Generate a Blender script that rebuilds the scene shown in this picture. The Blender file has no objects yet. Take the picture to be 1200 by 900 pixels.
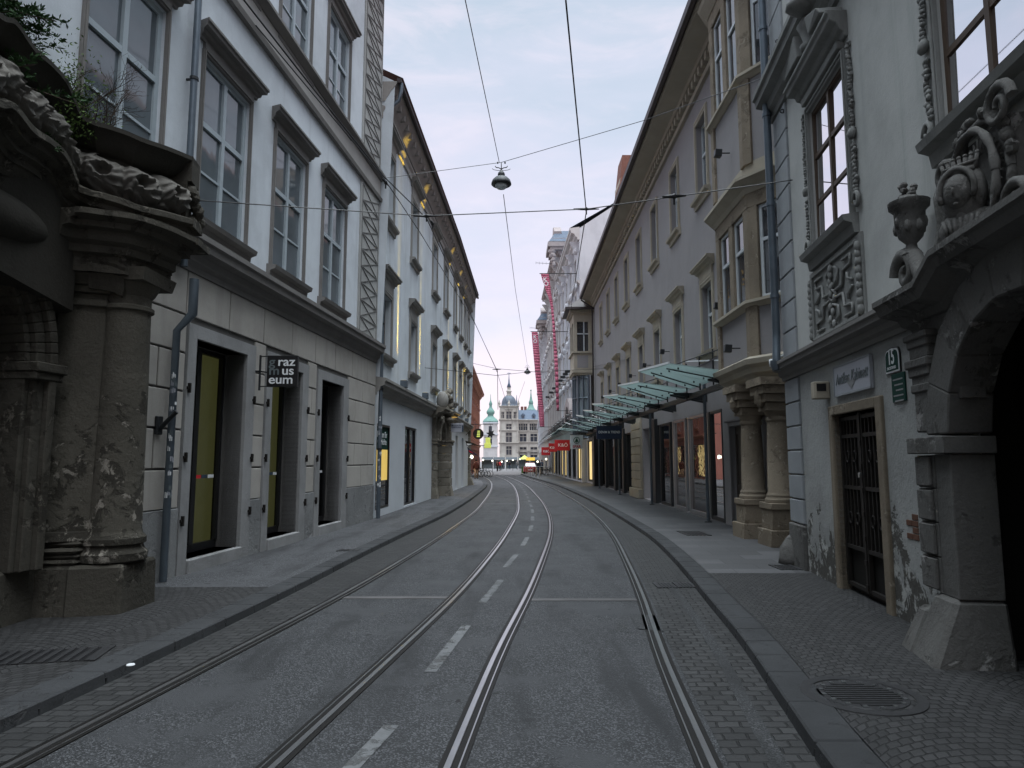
import bpy, bmesh, math, random
from mathutils import Vector, Matrix, noise
random.seed(7)
R = math.radians
sc = bpy.context.scene
C = sc.collection
EYE = 1.7; F = 800.0; TH = math.atan(90/F); CT, ST = math.cos(TH), math.sin(TH)
PV = .09                                            # height of the pavements

# ------------------------------------------------------------------ object helpers
def lk(name, me):
    o = bpy.data.objects.new(name, me); C.objects.link(o); return o
def world_origin(p):
    v = Vector((0,0,0))
    while p is not None: v += p.location; p = p.parent
    return v
def setp(o, parent):
    if parent is not None:
        o.parent = parent
        if parent.parent is None: o.matrix_parent_inverse = Matrix.Translation(-parent.location)
    return o
def tag(o, label=None, cat=None, group=None, kind=None):
    if label: o['label'] = label
    if cat: o['category'] = cat
    if group: o['group'] = group
    if kind: o['kind'] = kind
    return o
def thing(name, label, cat, loc, group=None):
    o = bpy.data.objects.new(name, None); C.objects.link(o); o.location = loc; o.empty_display_size = .2
    return tag(o, label, cat, group)

class MB:
    def __init__(s): s.v=[]; s.f=[]; s.uv=[]; s.m=[]; s.cur=0
    def poly(s, pts, uvs=None):
        b=len(s.v); s.v += [tuple(p) for p in pts]; s.f.append(tuple(range(b,b+len(pts)))); s.uv.append(uvs); s.m.append(s.cur)
    def mesh(s, vs, fs):
        b=len(s.v); s.v += [tuple(p) for p in vs]
        for f in fs: s.f.append(tuple(b+i for i in f)); s.uv.append(None); s.m.append(s.cur)
    def hexa(s, p):                                   # 8 corners: bottom ring, top ring
        s.mesh(p, [(0,3,2,1),(4,5,6,7),(0,1,5,4),(1,2,6,5),(2,3,7,6),(3,0,4,7)])
    def box(s, x0,x1,y0,y1,z0,z1):
        s.hexa([(x0,y0,z0),(x1,y0,z0),(x1,y1,z0),(x0,y1,z0),(x0,y0,z1),(x1,y0,z1),(x1,y1,z1),(x0,y1,z1)])
    def bar(s, a, b, w, h=None, up=(0,0,1)):
        a=Vector(a); b=Vector(b); d=(b-a).normalized(); up=Vector(up)
        if abs(d.dot(up))>.98: up=Vector((0,1,0))
        x=d.cross(up).normalized(); y=x.cross(d); h=h or w
        p=[]
        for q in (a,b):
            for sx,sy in ((-1,-1),(1,-1),(1,1),(-1,1)): p.append(q+x*sx*w/2+y*sy*h/2)
        s.hexa(p)
    def tube(s, pts, r, n=8, cap=True):
        pts=[Vector(p) for p in pts]; rs = r if isinstance(r,(list,tuple)) else [r]*len(pts)
        b=len(s.v); up=Vector((0,0,1)); x=None
        for i,p in enumerate(pts):
            d=(pts[min(i+1,len(pts)-1)]-pts[max(i-1,0)]).normalized()
            if x is None:
                if abs(d.dot(up))>.95: up=Vector((0,1,0))
                x=d.cross(up).normalized()
            else: x=(x-d*x.dot(d)).normalized()
            y=d.cross(x)
            for k in range(n):
                a=2*math.pi*k/n; s.v.append(tuple(p+(x*math.cos(a)+y*math.sin(a))*rs[i]))
        for i in range(len(pts)-1):
            for k in range(n):
                s.f.append((b+i*n+k,b+i*n+(k+1)%n,b+(i+1)*n+(k+1)%n,b+(i+1)*n+k)); s.uv.append(None); s.m.append(s.cur)
        if cap:
            s.f.append(tuple(b+k for k in range(n))[::-1]); s.uv.append(None); s.m.append(s.cur)
            s.f.append(tuple(b+(len(pts)-1)*n+k for k in range(n))); s.uv.append(None); s.m.append(s.cur)
    def lathe(s, c, prof, n=20, sx=1, sy=1, ax=None):   # prof: (r, z); ax maps local xyz to world
        b=len(s.v); c=Vector(c)
        for r,z in prof:
            for k in range(n):
                a=2*math.pi*k/n; l=Vector((r*math.cos(a)*sx,r*math.sin(a)*sy,z))
                if ax is not None: l=ax@l
                s.v.append(tuple(c+l))
        for i in range(len(prof)-1):
            for k in range(n):
                s.f.append((b+i*n+k,b+i*n+(k+1)%n,b+(i+1)*n+(k+1)%n,b+(i+1)*n+k)); s.uv.append(None); s.m.append(s.cur)
        for q in (0,len(prof)-1):
            if prof[q][0]>1e-4:
                s.f.append(tuple(b+q*n+k for k in range(n))); s.uv.append(None); s.m.append(s.cur)
    def ell(s, c, r, n=8, rot=None, jit=0):
        prof=[]; m=max(4,n//2+1)
        for i in range(m+1):
            a=-math.pi/2+math.pi*i/m; prof.append((max(math.cos(a),1e-4),math.sin(a)))
        b=len(s.v); c=Vector(c)
        for rr,z in prof:
            for k in range(n):
                a=2*math.pi*k/n; l=Vector((rr*math.cos(a)*r[0],rr*math.sin(a)*r[1],z*r[2]))
                if jit: l*=1+jit*(random.random()-.5)
                if rot is not None: l=rot@l
                s.v.append(tuple(c+l))
        for i in range(m):
            for k in range(n):
                s.f.append((b+i*n+k,b+i*n+(k+1)%n,b+(i+1)*n+(k+1)%n,b+(i+1)*n+k)); s.uv.append(None); s.m.append(s.cur)
    def build(s, name, mats, parent=None, smooth=False, bevel=0, fixn=True, autos=None):
        me=bpy.data.meshes.new(name); me.from_pydata(s.v,[],s.f)
        if not isinstance(mats,(list,tuple)): mats=[mats]
        for m in mats: me.materials.append(m)
        if any(u for u in s.uv):
            L=me.uv_layers.new(name='UVMap'); i=0
            for f,u in zip(s.f,s.uv):
                for k in range(len(f)):
                    if u: L.data[i].uv=u[k]
                    i+=1
        me.polygons.foreach_set('material_index', s.m)
        if smooth: me.polygons.foreach_set('use_smooth',[True]*len(s.f))
        me.validate(); me.update()
        if fixn:
            bm=bmesh.new(); bm.from_mesh(me); bmesh.ops.recalc_face_normals(bm,faces=bm.faces); bm.to_mesh(me); bm.free()
        if smooth and autos: me.set_sharp_from_angle(angle=R(autos))
        o=lk(name,me); setp(o,parent)
        if bevel:
            md=o.modifiers.new('bevel','BEVEL'); md.width=bevel; md.segments=1; md.limit_method='ANGLE'; md.angle_limit=R(40)
        return o

def struct(o): o['kind']='structure'; return o

def spline(pts):                                       # smooth function through (y, value) points
    def fn(y):
        n=len(pts)
        if y<=pts[0][0]:
            a,b=pts[0],pts[1]; return a[1]+(y-a[0])*(b[1]-a[1])/(b[0]-a[0])
        if y>=pts[-1][0]:
            a,b=pts[-2],pts[-1]; return b[1]+(y-b[0])*(b[1]-a[1])/(b[0]-a[0])
        for i in range(n-1):
            if pts[i][0]<=y<=pts[i+1][0]: break
        x0,y0=pts[i]; x1,y1=pts[i+1]
        def sl(j):
            if j==0: return (pts[1][1]-pts[0][1])/(pts[1][0]-pts[0][0])
            if j==n-1: return (pts[-1][1]-pts[-2][1])/(pts[-1][0]-pts[-2][0])
            h0=pts[j][0]-pts[j-1][0]; h1=pts[j+1][0]-pts[j][0]
            d0=(pts[j][1]-pts[j-1][1])/h0; d1=(pts[j+1][1]-pts[j][1])/h1
            return (d0*h1+d1*h0)/(h0+h1)
        h=x1-x0; t=(y-x0)/h; m0=sl(i)*h; m1=sl(i+1)*h
        return (2*t**3-3*t*t+1)*y0+(t**3-2*t*t+t)*m0+(-2*t**3+3*t*t)*y1+(t**3-t*t)*m1
    return fn

# ------------------------------------------------------------------ facade frame: s along, o outwards, z up
class Wall:
    def __init__(w, pts, side):                         # side -1: wall on the left of the street (faces +x), +1: on the right
        w.p=[Vector((a,b)) for a,b in pts]; w.side=side
        w.c=[0]
        for a,b in zip(w.p,w.p[1:]): w.c.append(w.c[-1]+(b-a).length)
    def seg(w,s):
        for i in range(len(w.p)-1):
            if s<=w.c[i+1] or i==len(w.p)-2: return i
    def dn(w,i):
        d=(w.p[i+1]-w.p[i]).normalized(); n=Vector((d.y,-d.x)) if w.side<0 else Vector((-d.y,d.x))
        return d,n
    def P(w,s,o,z):
        i=w.seg(s); d,n=w.dn(i); q=w.p[i]+d*(s-w.c[i])+n*o
        return Vector((q.x,q.y,z))
    def ax(w,s):                                        # rotation: local x along, y outward, z up
        d,n=w.dn(w.seg(s)); return Matrix(((d.x,n.x,0),(d.y,n.y,0),(0,0,1)))
    def sat(w,y): 
        for i in range(len(w.p)-1):
            if y<=w.p[i+1].y or i==len(w.p)-2:
                d=(w.p[i+1]-w.p[i]); t=(y-w.p[i].y)/d.y; return w.c[i]+t*d.length
    def zv(w,s,v,o=0):                                   # height seen at picture row v
        y=w.P(s,o,0).y; a=(450-v)/F; return EYE+y*(ST+a*CT)/(CT-a*ST)
    def box(w,mb,s0,s1,o0,o1,z0,z1):
        P=w.P
        mb.hexa([P(s0,o0,z0),P(s1,o0,z0),P(s1,o1,z0),P(s0,o1,z0),P(s0,o0,z1),P(s1,o0,z1),P(s1,o1,z1),P(s0,o1,z1)])
    def prof(w,mb,s0,s1,prof,mitre=0,caps=True):         # moulding: prof = [(o,z)...] closed polygon, run from s0 to s1
        ss=[s0]+[c for c in w.c if s0+.01<c<s1-.01]+[s1]; n=len(prof)
        vs=[]; 
        for s in ss:
            for o,z in prof:
                ds = 0
                if mitre: ds = (-1 if s==s0 else 1 if s==s1 else 0)*max(o,0)*mitre
                vs.append(w.P(s,0,z) + (w.P(s,o,z)-w.P(s,0,z)) + Vector((*(w.dn(w.seg(s))[0]*ds),0)))
        fs=[]
        for i in range(len(ss)-1):
            for k in range(n): fs.append((i*n+k,i*n+(k+1)%n,(i+1)*n+(k+1)%n,(i+1)*n+k))
        fs.append(tuple(range(n))); fs.append(tuple((len(ss)-1)*n+k for k in range(n)))
        mb.mesh(vs,fs)

def cornice_prof(z0,z1,out,base=-.02):
    h=z1-z0
    return [(base,z0),(out*.18,z0),(out*.22,z0+h*.18),(out*.42,z0+h*.28),(out*.5,z0+h*.5),(out*.85,z0+h*.58),(out*.88,z0+h*.78),(out,z0+h*.84),(out,z1),(base,z1+out*.15)]

def facade(w,mb,s0,s1,z0,z1,ops,depth=.22,arches=()):
    ops=list(ops)+[(c-r,c+r,a,zs+r) for (c,r,a,zs) in arches]
    S=sorted({s0,s1,*[c for c in w.c if s0<c<s1],*[v for o in ops for v in o[:2] if s0<v<s1]})
    Z=sorted({z0,z1,*[v for o in ops for v in o[2:4] if z0<v<z1]})
    for a,b in zip(S,S[1:]):
        for c,d in zip(Z,Z[1:]):
            ms,mz=(a+b)/2,(c+d)/2
            if any(o[0]<ms<o[1] and o[2]<mz<o[3] for o in ops): continue
            mb.poly([w.P(a,0,c),w.P(b,0,c),w.P(b,0,d),w.P(a,0,d)])
    for o in ops[:len(ops)-len(arches)]:
        a,b,c,d=o[:4]; q=-(o[4] if len(o)>4 else depth)
        mb.poly([w.P(a,0,c),w.P(a,q,c),w.P(a,q,d),w.P(a,0,d)]); mb.poly([w.P(b,0,c),w.P(b,q,c),w.P(b,q,d),w.P(b,0,d)])
        mb.poly([w.P(a,0,d),w.P(a,q,d),w.P(b,q,d),w.P(b,0,d)]); mb.poly([w.P(a,0,c),w.P(a,q,c),w.P(b,q,c),w.P(b,0,c)])
    for (c,r,a,zs) in arches:
        n=20; zt=zs+r
        pts=[(c-r*math.cos(math.pi*k/n),zs+r*math.sin(math.pi*k/n)) for k in range(n+1)]
        for (x0,y0),(x1,y1) in zip(pts,pts[1:]):
            mb.poly([w.P(x0,0,y0),w.P(x1,0,y1),w.P(x1,0,zt),w.P(x0,0,zt)])

def arch_ring(w,mb,c,r0,r1,zs,o0,o1,n=24,gap=0,a0=0,a1=180):
    for k in range(n):
        x0=R(a0+(a1-a0)*(k/n)); x1=R(a0+(a1-a0)*((k+1)/n)-gap)
        p=[]
        for o in (o0,o1):
            for r,a in ((r0,x0),(r1,x0),(r1,x1),(r0,x1)): p.append(w.P(c+r*math.cos(a),o,zs+r*math.sin(a)))
        mb.hexa(p)

def text(s, name, size, org, right, up, m, parent, ext=.004, bold=0, align='CENTER', shear=0, sx=1):
    cu=bpy.data.curves.new(name,'FONT'); cu.body=s; cu.size=size; cu.extrude=ext; cu.offset=bold; cu.align_x=align; cu.shear=shear; cu.space_line=.82
    o=bpy.data.objects.new('t',cu); C.objects.link(o)
    dg=bpy.context.evaluated_depsgraph_get(); me=bpy.data.meshes.new_from_object(o.evaluated_get(dg))
    bpy.data.objects.remove(o)
    r=Vector(right).normalized(); u=Vector(up).normalized(); n=r.cross(u)
    M=Matrix(((r.x*sx,u.x,n.x,org[0]),(r.y*sx,u.y,n.y,org[1]),(r.z*sx,u.z,n.z,org[2]),(0,0,0,1)))
    me.transform(M); me.materials.clear(); me.materials.append(m)
    t=lk(name,me); setp(t,parent); return t

# ------------------------------------------------------------------ materials
def nn(nt,t,**k):
    n=nt.nodes.new(t)
    for a,b in k.items():
        if a.startswith('i_'): n.inputs[int(a[2:]) if a[2:].isdigit() else a[2:].replace('_',' ')].default_value=b
        else: setattr(n,a,b)
    return n
def ramp(nt,stops,interp='LINEAR'):
    r=nt.nodes.new('ShaderNodeValToRGB'); r.color_ramp.interpolation=interp
    e=r.color_ramp.elements
    while len(e)>1: e.remove(e[-1])
    e[0].position=stops[0][0]; e[0].color=(*stops[0][1],1)
    for p,c in stops[1:]: x=e.new(p); x.color=(*c,1)
    return r
def mixc(nt,f,a,b,mode='MIX'):
    m=nt.nodes.new('ShaderNodeMix'); m.data_type='RGBA'; m.blend_type=mode
    for s,v in ((m.inputs[0],f),(m.inputs[6],a),(m.inputs[7],b)):
        if hasattr(v,'is_linked') or isinstance(v,bpy.types.NodeSocket): nt.links.new(v,s)
        elif isinstance(v,(int,float)): s.default_value=v
        else: s.default_value=(*v,1)
    return m.outputs[2]
def base(name,rough=.8,spec=.3,metal=0):
    m=bpy.data.materials.new(name); m.use_nodes=True; nt=m.node_tree; b=nt.nodes['Principled BSDF']
    b.inputs['Roughness'].default_value=rough; b.inputs['Metallic'].default_value=metal; b.inputs['Specular IOR Level'].default_value=spec
    return m,nt,b
def coords(nt,scale=(1,1,1),uv=False,rot=(0,0,0)):
    tc=nt.nodes.new('ShaderNodeTexCoord'); mp=nt.nodes.new('ShaderNodeMapping'); mp.inputs['Scale'].default_value=scale; mp.inputs['Rotation'].default_value=rot
    nt.links.new(tc.outputs['UV' if uv else 'Object'],mp.inputs[0]); return mp.outputs[0]
def noi(nt,co,scale,detail=5,rough=.6,dist=0):
    n=nn(nt,'ShaderNodeTexNoise'); n.inputs['Scale'].default_value=scale; n.inputs['Detail'].default_value=detail; n.inputs['Roughness'].default_value=rough; n.inputs['Distortion'].default_value=dist
    nt.links.new(co,n.inputs['Vector']); return n.outputs['Fac']
def bump(nt,b,h,st=.3,dist=.02,prev=None):
    n=nt.nodes.new('ShaderNodeBump'); n.inputs['Strength'].default_value=st; n.inputs['Distance'].default_value=dist
    nt.links.new(h,n.inputs['Height'])
    if prev is not None: nt.links.new(prev,n.inputs['Normal'])
    nt.links.new(n.outputs[0],b.inputs['Normal']); return n.outputs[0]
def sm(nt,v,a,b):
    n=nt.nodes.new('ShaderNodeMapRange'); n.interpolation_type='SMOOTHSTEP'; n.inputs['From Min'].default_value=a; n.inputs['From Max'].default_value=b
    nt.links.new(v,n.inputs['Value']); return n.outputs[0]
def sc3(c,k): return tuple(min(x*k,1) for x in c)

def plaster(name,c,dirt=.35,grain=60,bst=.25,stain=None,rough=.88):
    m,nt,b=base(name,rough,.15); co=coords(nt); cs=coords(nt,(1.6,1.6,.16))
    big=sm(nt,noi(nt,co,.55,6,.65),.38,.68); st=sm(nt,noi(nt,cs,1.6,5,.7,.4),.5,.8); fine=noi(nt,co,grain,3)
    a=mixc(nt,big,c,sc3(c,1-dirt*.5)); a2=mixc(nt,st,a,stain or sc3(c,1-dirt*.55)); 
    blot=sm(nt,noi(nt,co,3.1,8,.75),.62,.72)
    a3=mixc(nt,blot,a2,sc3(c,1-dirt*.45)); a4=mixc(nt,fine,a3,a3,'MULTIPLY')
    f=nt.nodes.new('ShaderNodeMath'); f.operation='MULTIPLY'; f.inputs[1].default_value=.12; nt.links.new(fine,f.inputs[0])
    a4=mixc(nt,f.outputs[0],a3,(0,0,0)); nt.links.new(a4,b.inputs['Base Color'])
    h=bump(nt,b,noi(nt,co,grain,4),bst,.01); bump(nt,b,noi(nt,co,2.2,5),.35,.03,h); return m
def patchy(name,c1,c2,c3,scale=2.2,t=(.5,.56),zmax=None,bst=.7,rough=.9):
    """stone or plaster that has come off in patches"""
    m,nt,b=base(name,rough,.15); co=coords(nt)
    n1=noi(nt,co,scale,9,.68,.6); n2=noi(nt,co,scale*2.3,8,.7,.3); fine=noi(nt,co,45,4)
    k=n1
    if zmax:
        sx=nt.nodes.new('ShaderNodeSeparateXYZ'); nt.links.new(co,sx.inputs[0])
        mr=nt.nodes.new('ShaderNodeMapRange'); mr.inputs['From Min'].default_value=zmax[0]; mr.inputs['From Max'].default_value=zmax[1]; mr.inputs['To Min'].default_value=zmax[2] if len(zmax)>2 else .12; mr.inputs['To Max'].default_value=-.3
        nt.links.new(sx.outputs[2],mr.inputs['Value']); ad=nt.nodes.new('ShaderNodeMath'); nt.links.new(n1,ad.inputs[0]); nt.links.new(mr.outputs[0],ad.inputs[1]); k=ad.outputs[0]
    f=sm(nt,k,*t); g=sm(nt,n2,.52,.6)
    inner=mixc(nt,g,c2,c3); a=mixc(nt,sm(nt,noi(nt,co,.8,5),.35,.7),c1,sc3(c1,.68)); a=mixc(nt,f,a,inner)
    ff=nt.nodes.new('ShaderNodeMath'); ff.operation='MULTIPLY'; ff.inputs[1].default_value=.35; nt.links.new(fine,ff.inputs[0])
    a=mixc(nt,ff.outputs[0],a,(0,0,0)); nt.links.new(a,b.inputs['Base Color'])
    iv=nt.nodes.new('ShaderNodeMath'); iv.operation='SUBTRACT'; iv.inputs[0].default_value=1; nt.links.new(f,iv.inputs[1])
    h=bump(nt,b,iv.outputs[0],.6,.015); h=bump(nt,b,noi(nt,co,14,6,.7),bst,.02,h); bump(nt,b,fine,.3,.006,h); return m
def simple(name,c,rough=.5,spec=.4,metal=0,var=.15,scale=8,em=None,es=0,bst=.1):
    m,nt,b=base(name,rough,spec,metal); co=coords(nt); n=noi(nt,co,scale,4)
    a=mixc(nt,n,sc3(c,1+var),sc3(c,1-var)); nt.links.new(a,b.inputs['Base Color'])
    if bst: bump(nt,b,noi(nt,co,scale*5,3),bst,.005)
    if em: b.inputs['Emission Color'].default_value=(*em,1); b.inputs['Emission Strength'].default_value=es
    return m
def glass_op(name,c,rough=.03,ior=1.6,wavy=.05,em=None,es=0):     # window pane with the dim room behind it as its base
    m,nt,b=base(name,rough,.5); b.inputs['IOR'].default_value=ior; co=coords(nt)
    n=noi(nt,co,1.1,3); a=mixc(nt,n,sc3(c,1.4),sc3(c,.6)); nt.links.new(a,b.inputs['Base Color'])
    bump(nt,b,noi(nt,co,2.5,2),wavy,.03)
    if em: b.inputs['Emission Color'].default_value=(*em,1); b.inputs['Emission Strength'].default_value=es
    return m
def glass_tr(name,tint=(.75,.8,.8),ior=1.5,wavy=.03,rough=.01):
    m=bpy.data.materials.new(name); m.use_nodes=True; nt=m.node_tree; nt.nodes.clear()
    out=nt.nodes.new('ShaderNodeOutputMaterial'); tr=nt.nodes.new('ShaderNodeBsdfTransparent'); tr.inputs[0].default_value=(*tint,1)
    gl=nt.nodes.new('ShaderNodeBsdfGlossy'); gl.inputs['Roughness'].default_value=rough; fr=nt.nodes.new('ShaderNodeFresnel'); fr.inputs[0].default_value=ior
    mx=nt.nodes.new('ShaderNodeMixShader'); co=coords(nt); bp=nt.nodes.new('ShaderNodeBump'); bp.inputs['Strength'].default_value=wavy; bp.inputs['Distance'].default_value=.03
    nt.links.new(noi(nt,co,2.2,2),bp.inputs['Height']); nt.links.new(bp.outputs[0],gl.inputs['Normal'])
    mu=nt.nodes.new('ShaderNodeMath'); mu.operation='MULTIPLY_ADD'; mu.inputs[1].default_value=1.25; mu.inputs[2].default_value=.02; mu.use_clamp=True
    nt.links.new(fr.outputs[0],mu.inputs[0]); nt.links.new(mu.outputs[0],mx.inputs[0]); nt.links.new(tr.outputs[0],mx.inputs[1]); nt.links.new(gl.outputs[0],mx.inputs[2]); nt.links.new(mx.outputs[0],out.inputs[0])
    return m

M={}
M['a_up']=plaster('pale_blue_plaster',(.66,.70,.74),.38)
M['a_trim']=plaster('grey_moulding',(.21,.20,.19),.4)
M['a_band']=plaster('beige_band',(.40,.385,.365),.3)
M['a_rust']=plaster('warm_grey_render',(.44,.415,.38),.45)
M['a_scr']=plaster('scratched_line',(.20,.195,.19),.3)
M['a_joint']=plaster('dark_joint',(.12,.115,.11),.4)
M['a_stone']=plaster('grey_stone_frame',(.31,.31,.31),.55,30,.6)
M['a_quoin']=plaster('sgraffito_grey',(.40,.40,.385),.35)
M['a_base']=patchy('grey_plinth',(.28,.285,.285),(.2,.2,.2),(.36,.36,.36),2.,(.55,.66))
M['frame_w']=simple('white_grey_frame_paint',(.50,.53,.55),.5,.3)
M['frame_g']=simple('grey_frame_paint',(.24,.27,.28),.5,.3)
M['frame_b']=simple('brown_frame_wood',(.07,.045,.03),.55,.3,scale=20)
M['portal']=patchy('old_dark_stone',(.088,.081,.067),(.048,.044,.036),(.17,.155,.13),2.6,(.52,.58),bst=.9)
M['portal_d']=plaster('sooty_stone',(.052,.048,.041),.6,30,.6)
M['carved']=plaster('carved_stone',(.16,.15,.135),.75,25,.9)
M['column']=patchy('peeling_column',(.115,.106,.087),(.05,.046,.038),(.30,.275,.235),3.1,(.44,.50),(0,4.2,.10),.9)
M['void']=simple('gate_wood_and_dark_passage',(.012,.011,.010),.7,.2,scale=6)  # near-black; also stands for the darkness inside the right portal
M['steel']=simple('galvanised_pipe',(.11,.135,.16),.42,.5,.5,var=.3,scale=5)
M['canvas']=simple('dark_canvas',(.07,.08,.09),.8,.2)
M['steel_d']=simple('dark_steel',(.03,.032,.034),.45,.4,.3)
M['black']=simple('black_paint',(.012,.012,.013),.4,.4)
M['chrome']=simple('brushed_steel',(.42,.43,.44),.28,.5,.9,var=.1)
M['b_up']=plaster('white_blue_render',(.62,.665,.70),.30,stain=(.40,.42,.43))
M['b_trim']=plaster('sandy_trim',(.30,.29,.27),.35)
M['b_eave']=plaster('eave_plaster',(.33,.31,.29),.3)
M['b_low']=plaster('smooth_pale_render',(.56,.59,.62),.18)
M['sand']=patchy('sandstone',(.25,.23,.19),(.16,.145,.12),(.36,.33,.28),3,(.52,.6))
M['r1']=plaster('pale_grey_green_render',(.47,.473,.458),.45,stain=(.33,.345,.33))
M['r1_low']=patchy('damp_render',(.43,.434,.422),(.11,.105,.095),(.5,.5,.48),1.9,(.50,.53),(0,1.9,.20))
M['r1_q']=plaster('quoin_grey',(.33,.345,.36),.35)
M['r1_orn']=plaster('stucco_ornament',(.26,.262,.252),.6,30,.5)
M['r1_stone']=patchy('portal_stone',(.165,.16,.152),(.10,.096,.09),(.32,.31,.30),2.4,(.53,.60),bst=.8)
M['brk']=simple('old_brick',(.13,.07,.05),.9,.1,var=.4)
M['iron']=simple('rusty_iron',(.022,.019,.017),.6,.4,.4,var=.5,scale=14)
M['r2']=plaster('grey_taupe_render',(.29,.275,.278),.2)
M['r2_trim']=plaster('cream_stone_trim',(.43,.385,.31),.35)
M['r2_stone']=patchy('ochre_stone',(.30,.25,.19),(.2,.165,.125),(.40,.35,.28),3,(.52,.62),bst=.4)
M['r2_soffit']=plaster('eave_cream',(.37,.33,.27),.25)
M['gutter']=simple('dark_gutter',(.045,.035,.035),.5,.4,.2)
M['pale']=plaster('pale_ornate_render',(.62,.63,.66),.3)
M['pale2']=plaster('pale_warm_render',(.58,.56,.55),.3)
M['pink_st']=plaster('pinkish_cornice',(.42,.37,.36),.4)
M['brick']=plaster('brick_red_render',(.33,.135,.105),.25)
M['brick_t']=plaster('brick_trim',(.5,.24,.17),.2)
M['tile']=simple('red_roof_tile',(.16,.07,.052),.8,.2,scale=3,var=.4)
M['slate']=simple('blue_slate',(.10,.135,.19),.6,.3,var=.25,scale=2)
M['copper']=simple('green_copper',(.15,.27,.235),.6,.3,var=.25,scale=2)
M['dome']=simple('dark_dome_metal',(.10,.12,.15),.5,.4,var=.3,scale=3)
M['rathaus']=plaster('cream_grey_stone',(.55,.525,.475),.35)
M['rath_t']=plaster('trim_stone_far',(.45,.42,.38),.4)
M['win_far']=glass_op('far_pane',(.035,.04,.055),.06,1.5)
M['pane_l']=glass_op('reflecting_pane_blue',(.14,.17,.19),.03,1.7)
M['pane_c']=glass_op('curtained_pane',(.11,.13,.145),.04,1.6)
M['frame_a']=simple('blue_grey_frame_paint',(.36,.41,.44),.5,.3)
M['pane_m']=simple('sky_reflecting_pane',(.80,.79,.82),.02,.5,1.0,var=.06,scale=.8,bst=0)
M['pane_k']=glass_op('reflecting_pane_dark',(.03,.033,.038),.02,1.9)
M['shop']=glass_op('shop_pane',(.012,.013,.014),.012,2.1,.04)
M['glass']=glass_tr('clear_pane')
M['canopy']=simple('green_canopy_glass',(.29,.35,.34),.12,.6,var=.12,scale=1.5,bst=0)
_m=M['canopy']; _nt=_m.node_tree; _b=_nt.nodes['Principled BSDF']; _o=_nt.nodes['Material Output']; _t=_nt.nodes.new('ShaderNodeBsdfTranslucent'); _t.inputs[0].default_value=(.50,.585,.575,1); _x=_nt.nodes.new('ShaderNodeMixShader'); _x.inputs[0].default_value=.7
_nt.links.new(_b.outputs[0],_x.inputs[1]); _nt.links.new(_t.outputs[0],_x.inputs[2]); _nt.links.new(_x.outputs[0],_o.inputs[0])
M['curtain']=simple('white_curtain',(.52,.55,.56),.9,.1,var=.12,scale=2)
M['room']=simple('dim_room',(.05,.055,.06),.9,.1)
M['yel_room']=simple('yellow_lit_wall',(.21,.205,.13),.8,.2,var=.45,scale=1.3,em=(.75,.72,.25),es=.02)
M['gold']=simple('lit_gold_blind',(.7,.5,.14),.6,.2,var=.3,scale=1.5,em=(1,.68,.16),es=.16)
M['wood']=simple('brown_door_wood',(.06,.048,.04),.6,.3,scale=10,var=.3)
M['navy']=simple('navy_sign',(.012,.025,.06),.4,.4)
M['whitep']=simple('white_sign_paint',(.75,.77,.78),.5,.3,var=.04)
M['greyp']=simple('dark_grey_letter',(.13,.155,.16),.5,.3,var=.04)
M['red']=simple('red_sign',(.32,.012,.018),.45,.4,var=.08,em=(.8,.03,.03),es=.03)
M['redm']=simple('red_letters',(.6,.03,.04),.5,.3)
M['green_s']=simple('green_enamel',(.015,.05,.04),.7,.1)
M['dgreen']=simple('dark_green',(.01,.10,.05),.4,.4)
M['pink']=simple('pink_banner_cloth',(.45,.13,.19),.8,.2,var=.2,scale=.7)
M['pinkl']=simple('banner_print',(.52,.22,.28),.8,.2,var=.05)
M['yelp']=simple('yellow_panel',(.75,.50,.08),.5,.3,em=(.9,.6,.1),es=.3)
M['lime']=simple('lit_lime_sign',(.75,.8,.2),.5,.3,em=(.8,.95,.18),es=.12)
M['lampw']=simple('lit_lamp_globe',(.9,.9,.85),.4,.3,em=(1,.97,.75),es=1.4,bst=0)
M['warm']=simple('warm_shop_light',(.8,.6,.3),.5,.3,em=(1,.72,.3),es=.32,var=.6,scale=1.8)
M['carred']=simple('car_paint_red',(.45,.03,.04),.3,.6)
M['rubber']=simple('rubber',(.015,.015,.015),.8,.2)
M['leaf']=simple('conifer_needles',(.035,.075,.028),.8,.2,var=.5,scale=6)
M['leaf2']=simple('pale_leaf',(.08,.13,.035),.7,.2,var=.4,scale=6)
M['twig']=simple('twig_bark',(.05,.038,.03),.9,.1)
M['skin']=simple('skin',(.42,.24,.17),.6,.3,var=.05)
M['hair']=simple('dark_hair',(.02,.014,.01),.7,.3)
M['coat']=simple('brown_coat',(.075,.025,.018),.9,.1)
M['tan']=simple('tan_trousers',(.30,.19,.12),.9,.1)
M['jean']=simple('blue_grey_denim',(.05,.07,.10),.9,.1,var=.3,scale=9)
M['rcoat']=simple('red_cloth',(.5,.03,.04),.9,.1)
M['paper']=simple('sign_plaque_grey',(.36,.37,.41),.6,.3,var=.06)
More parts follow.
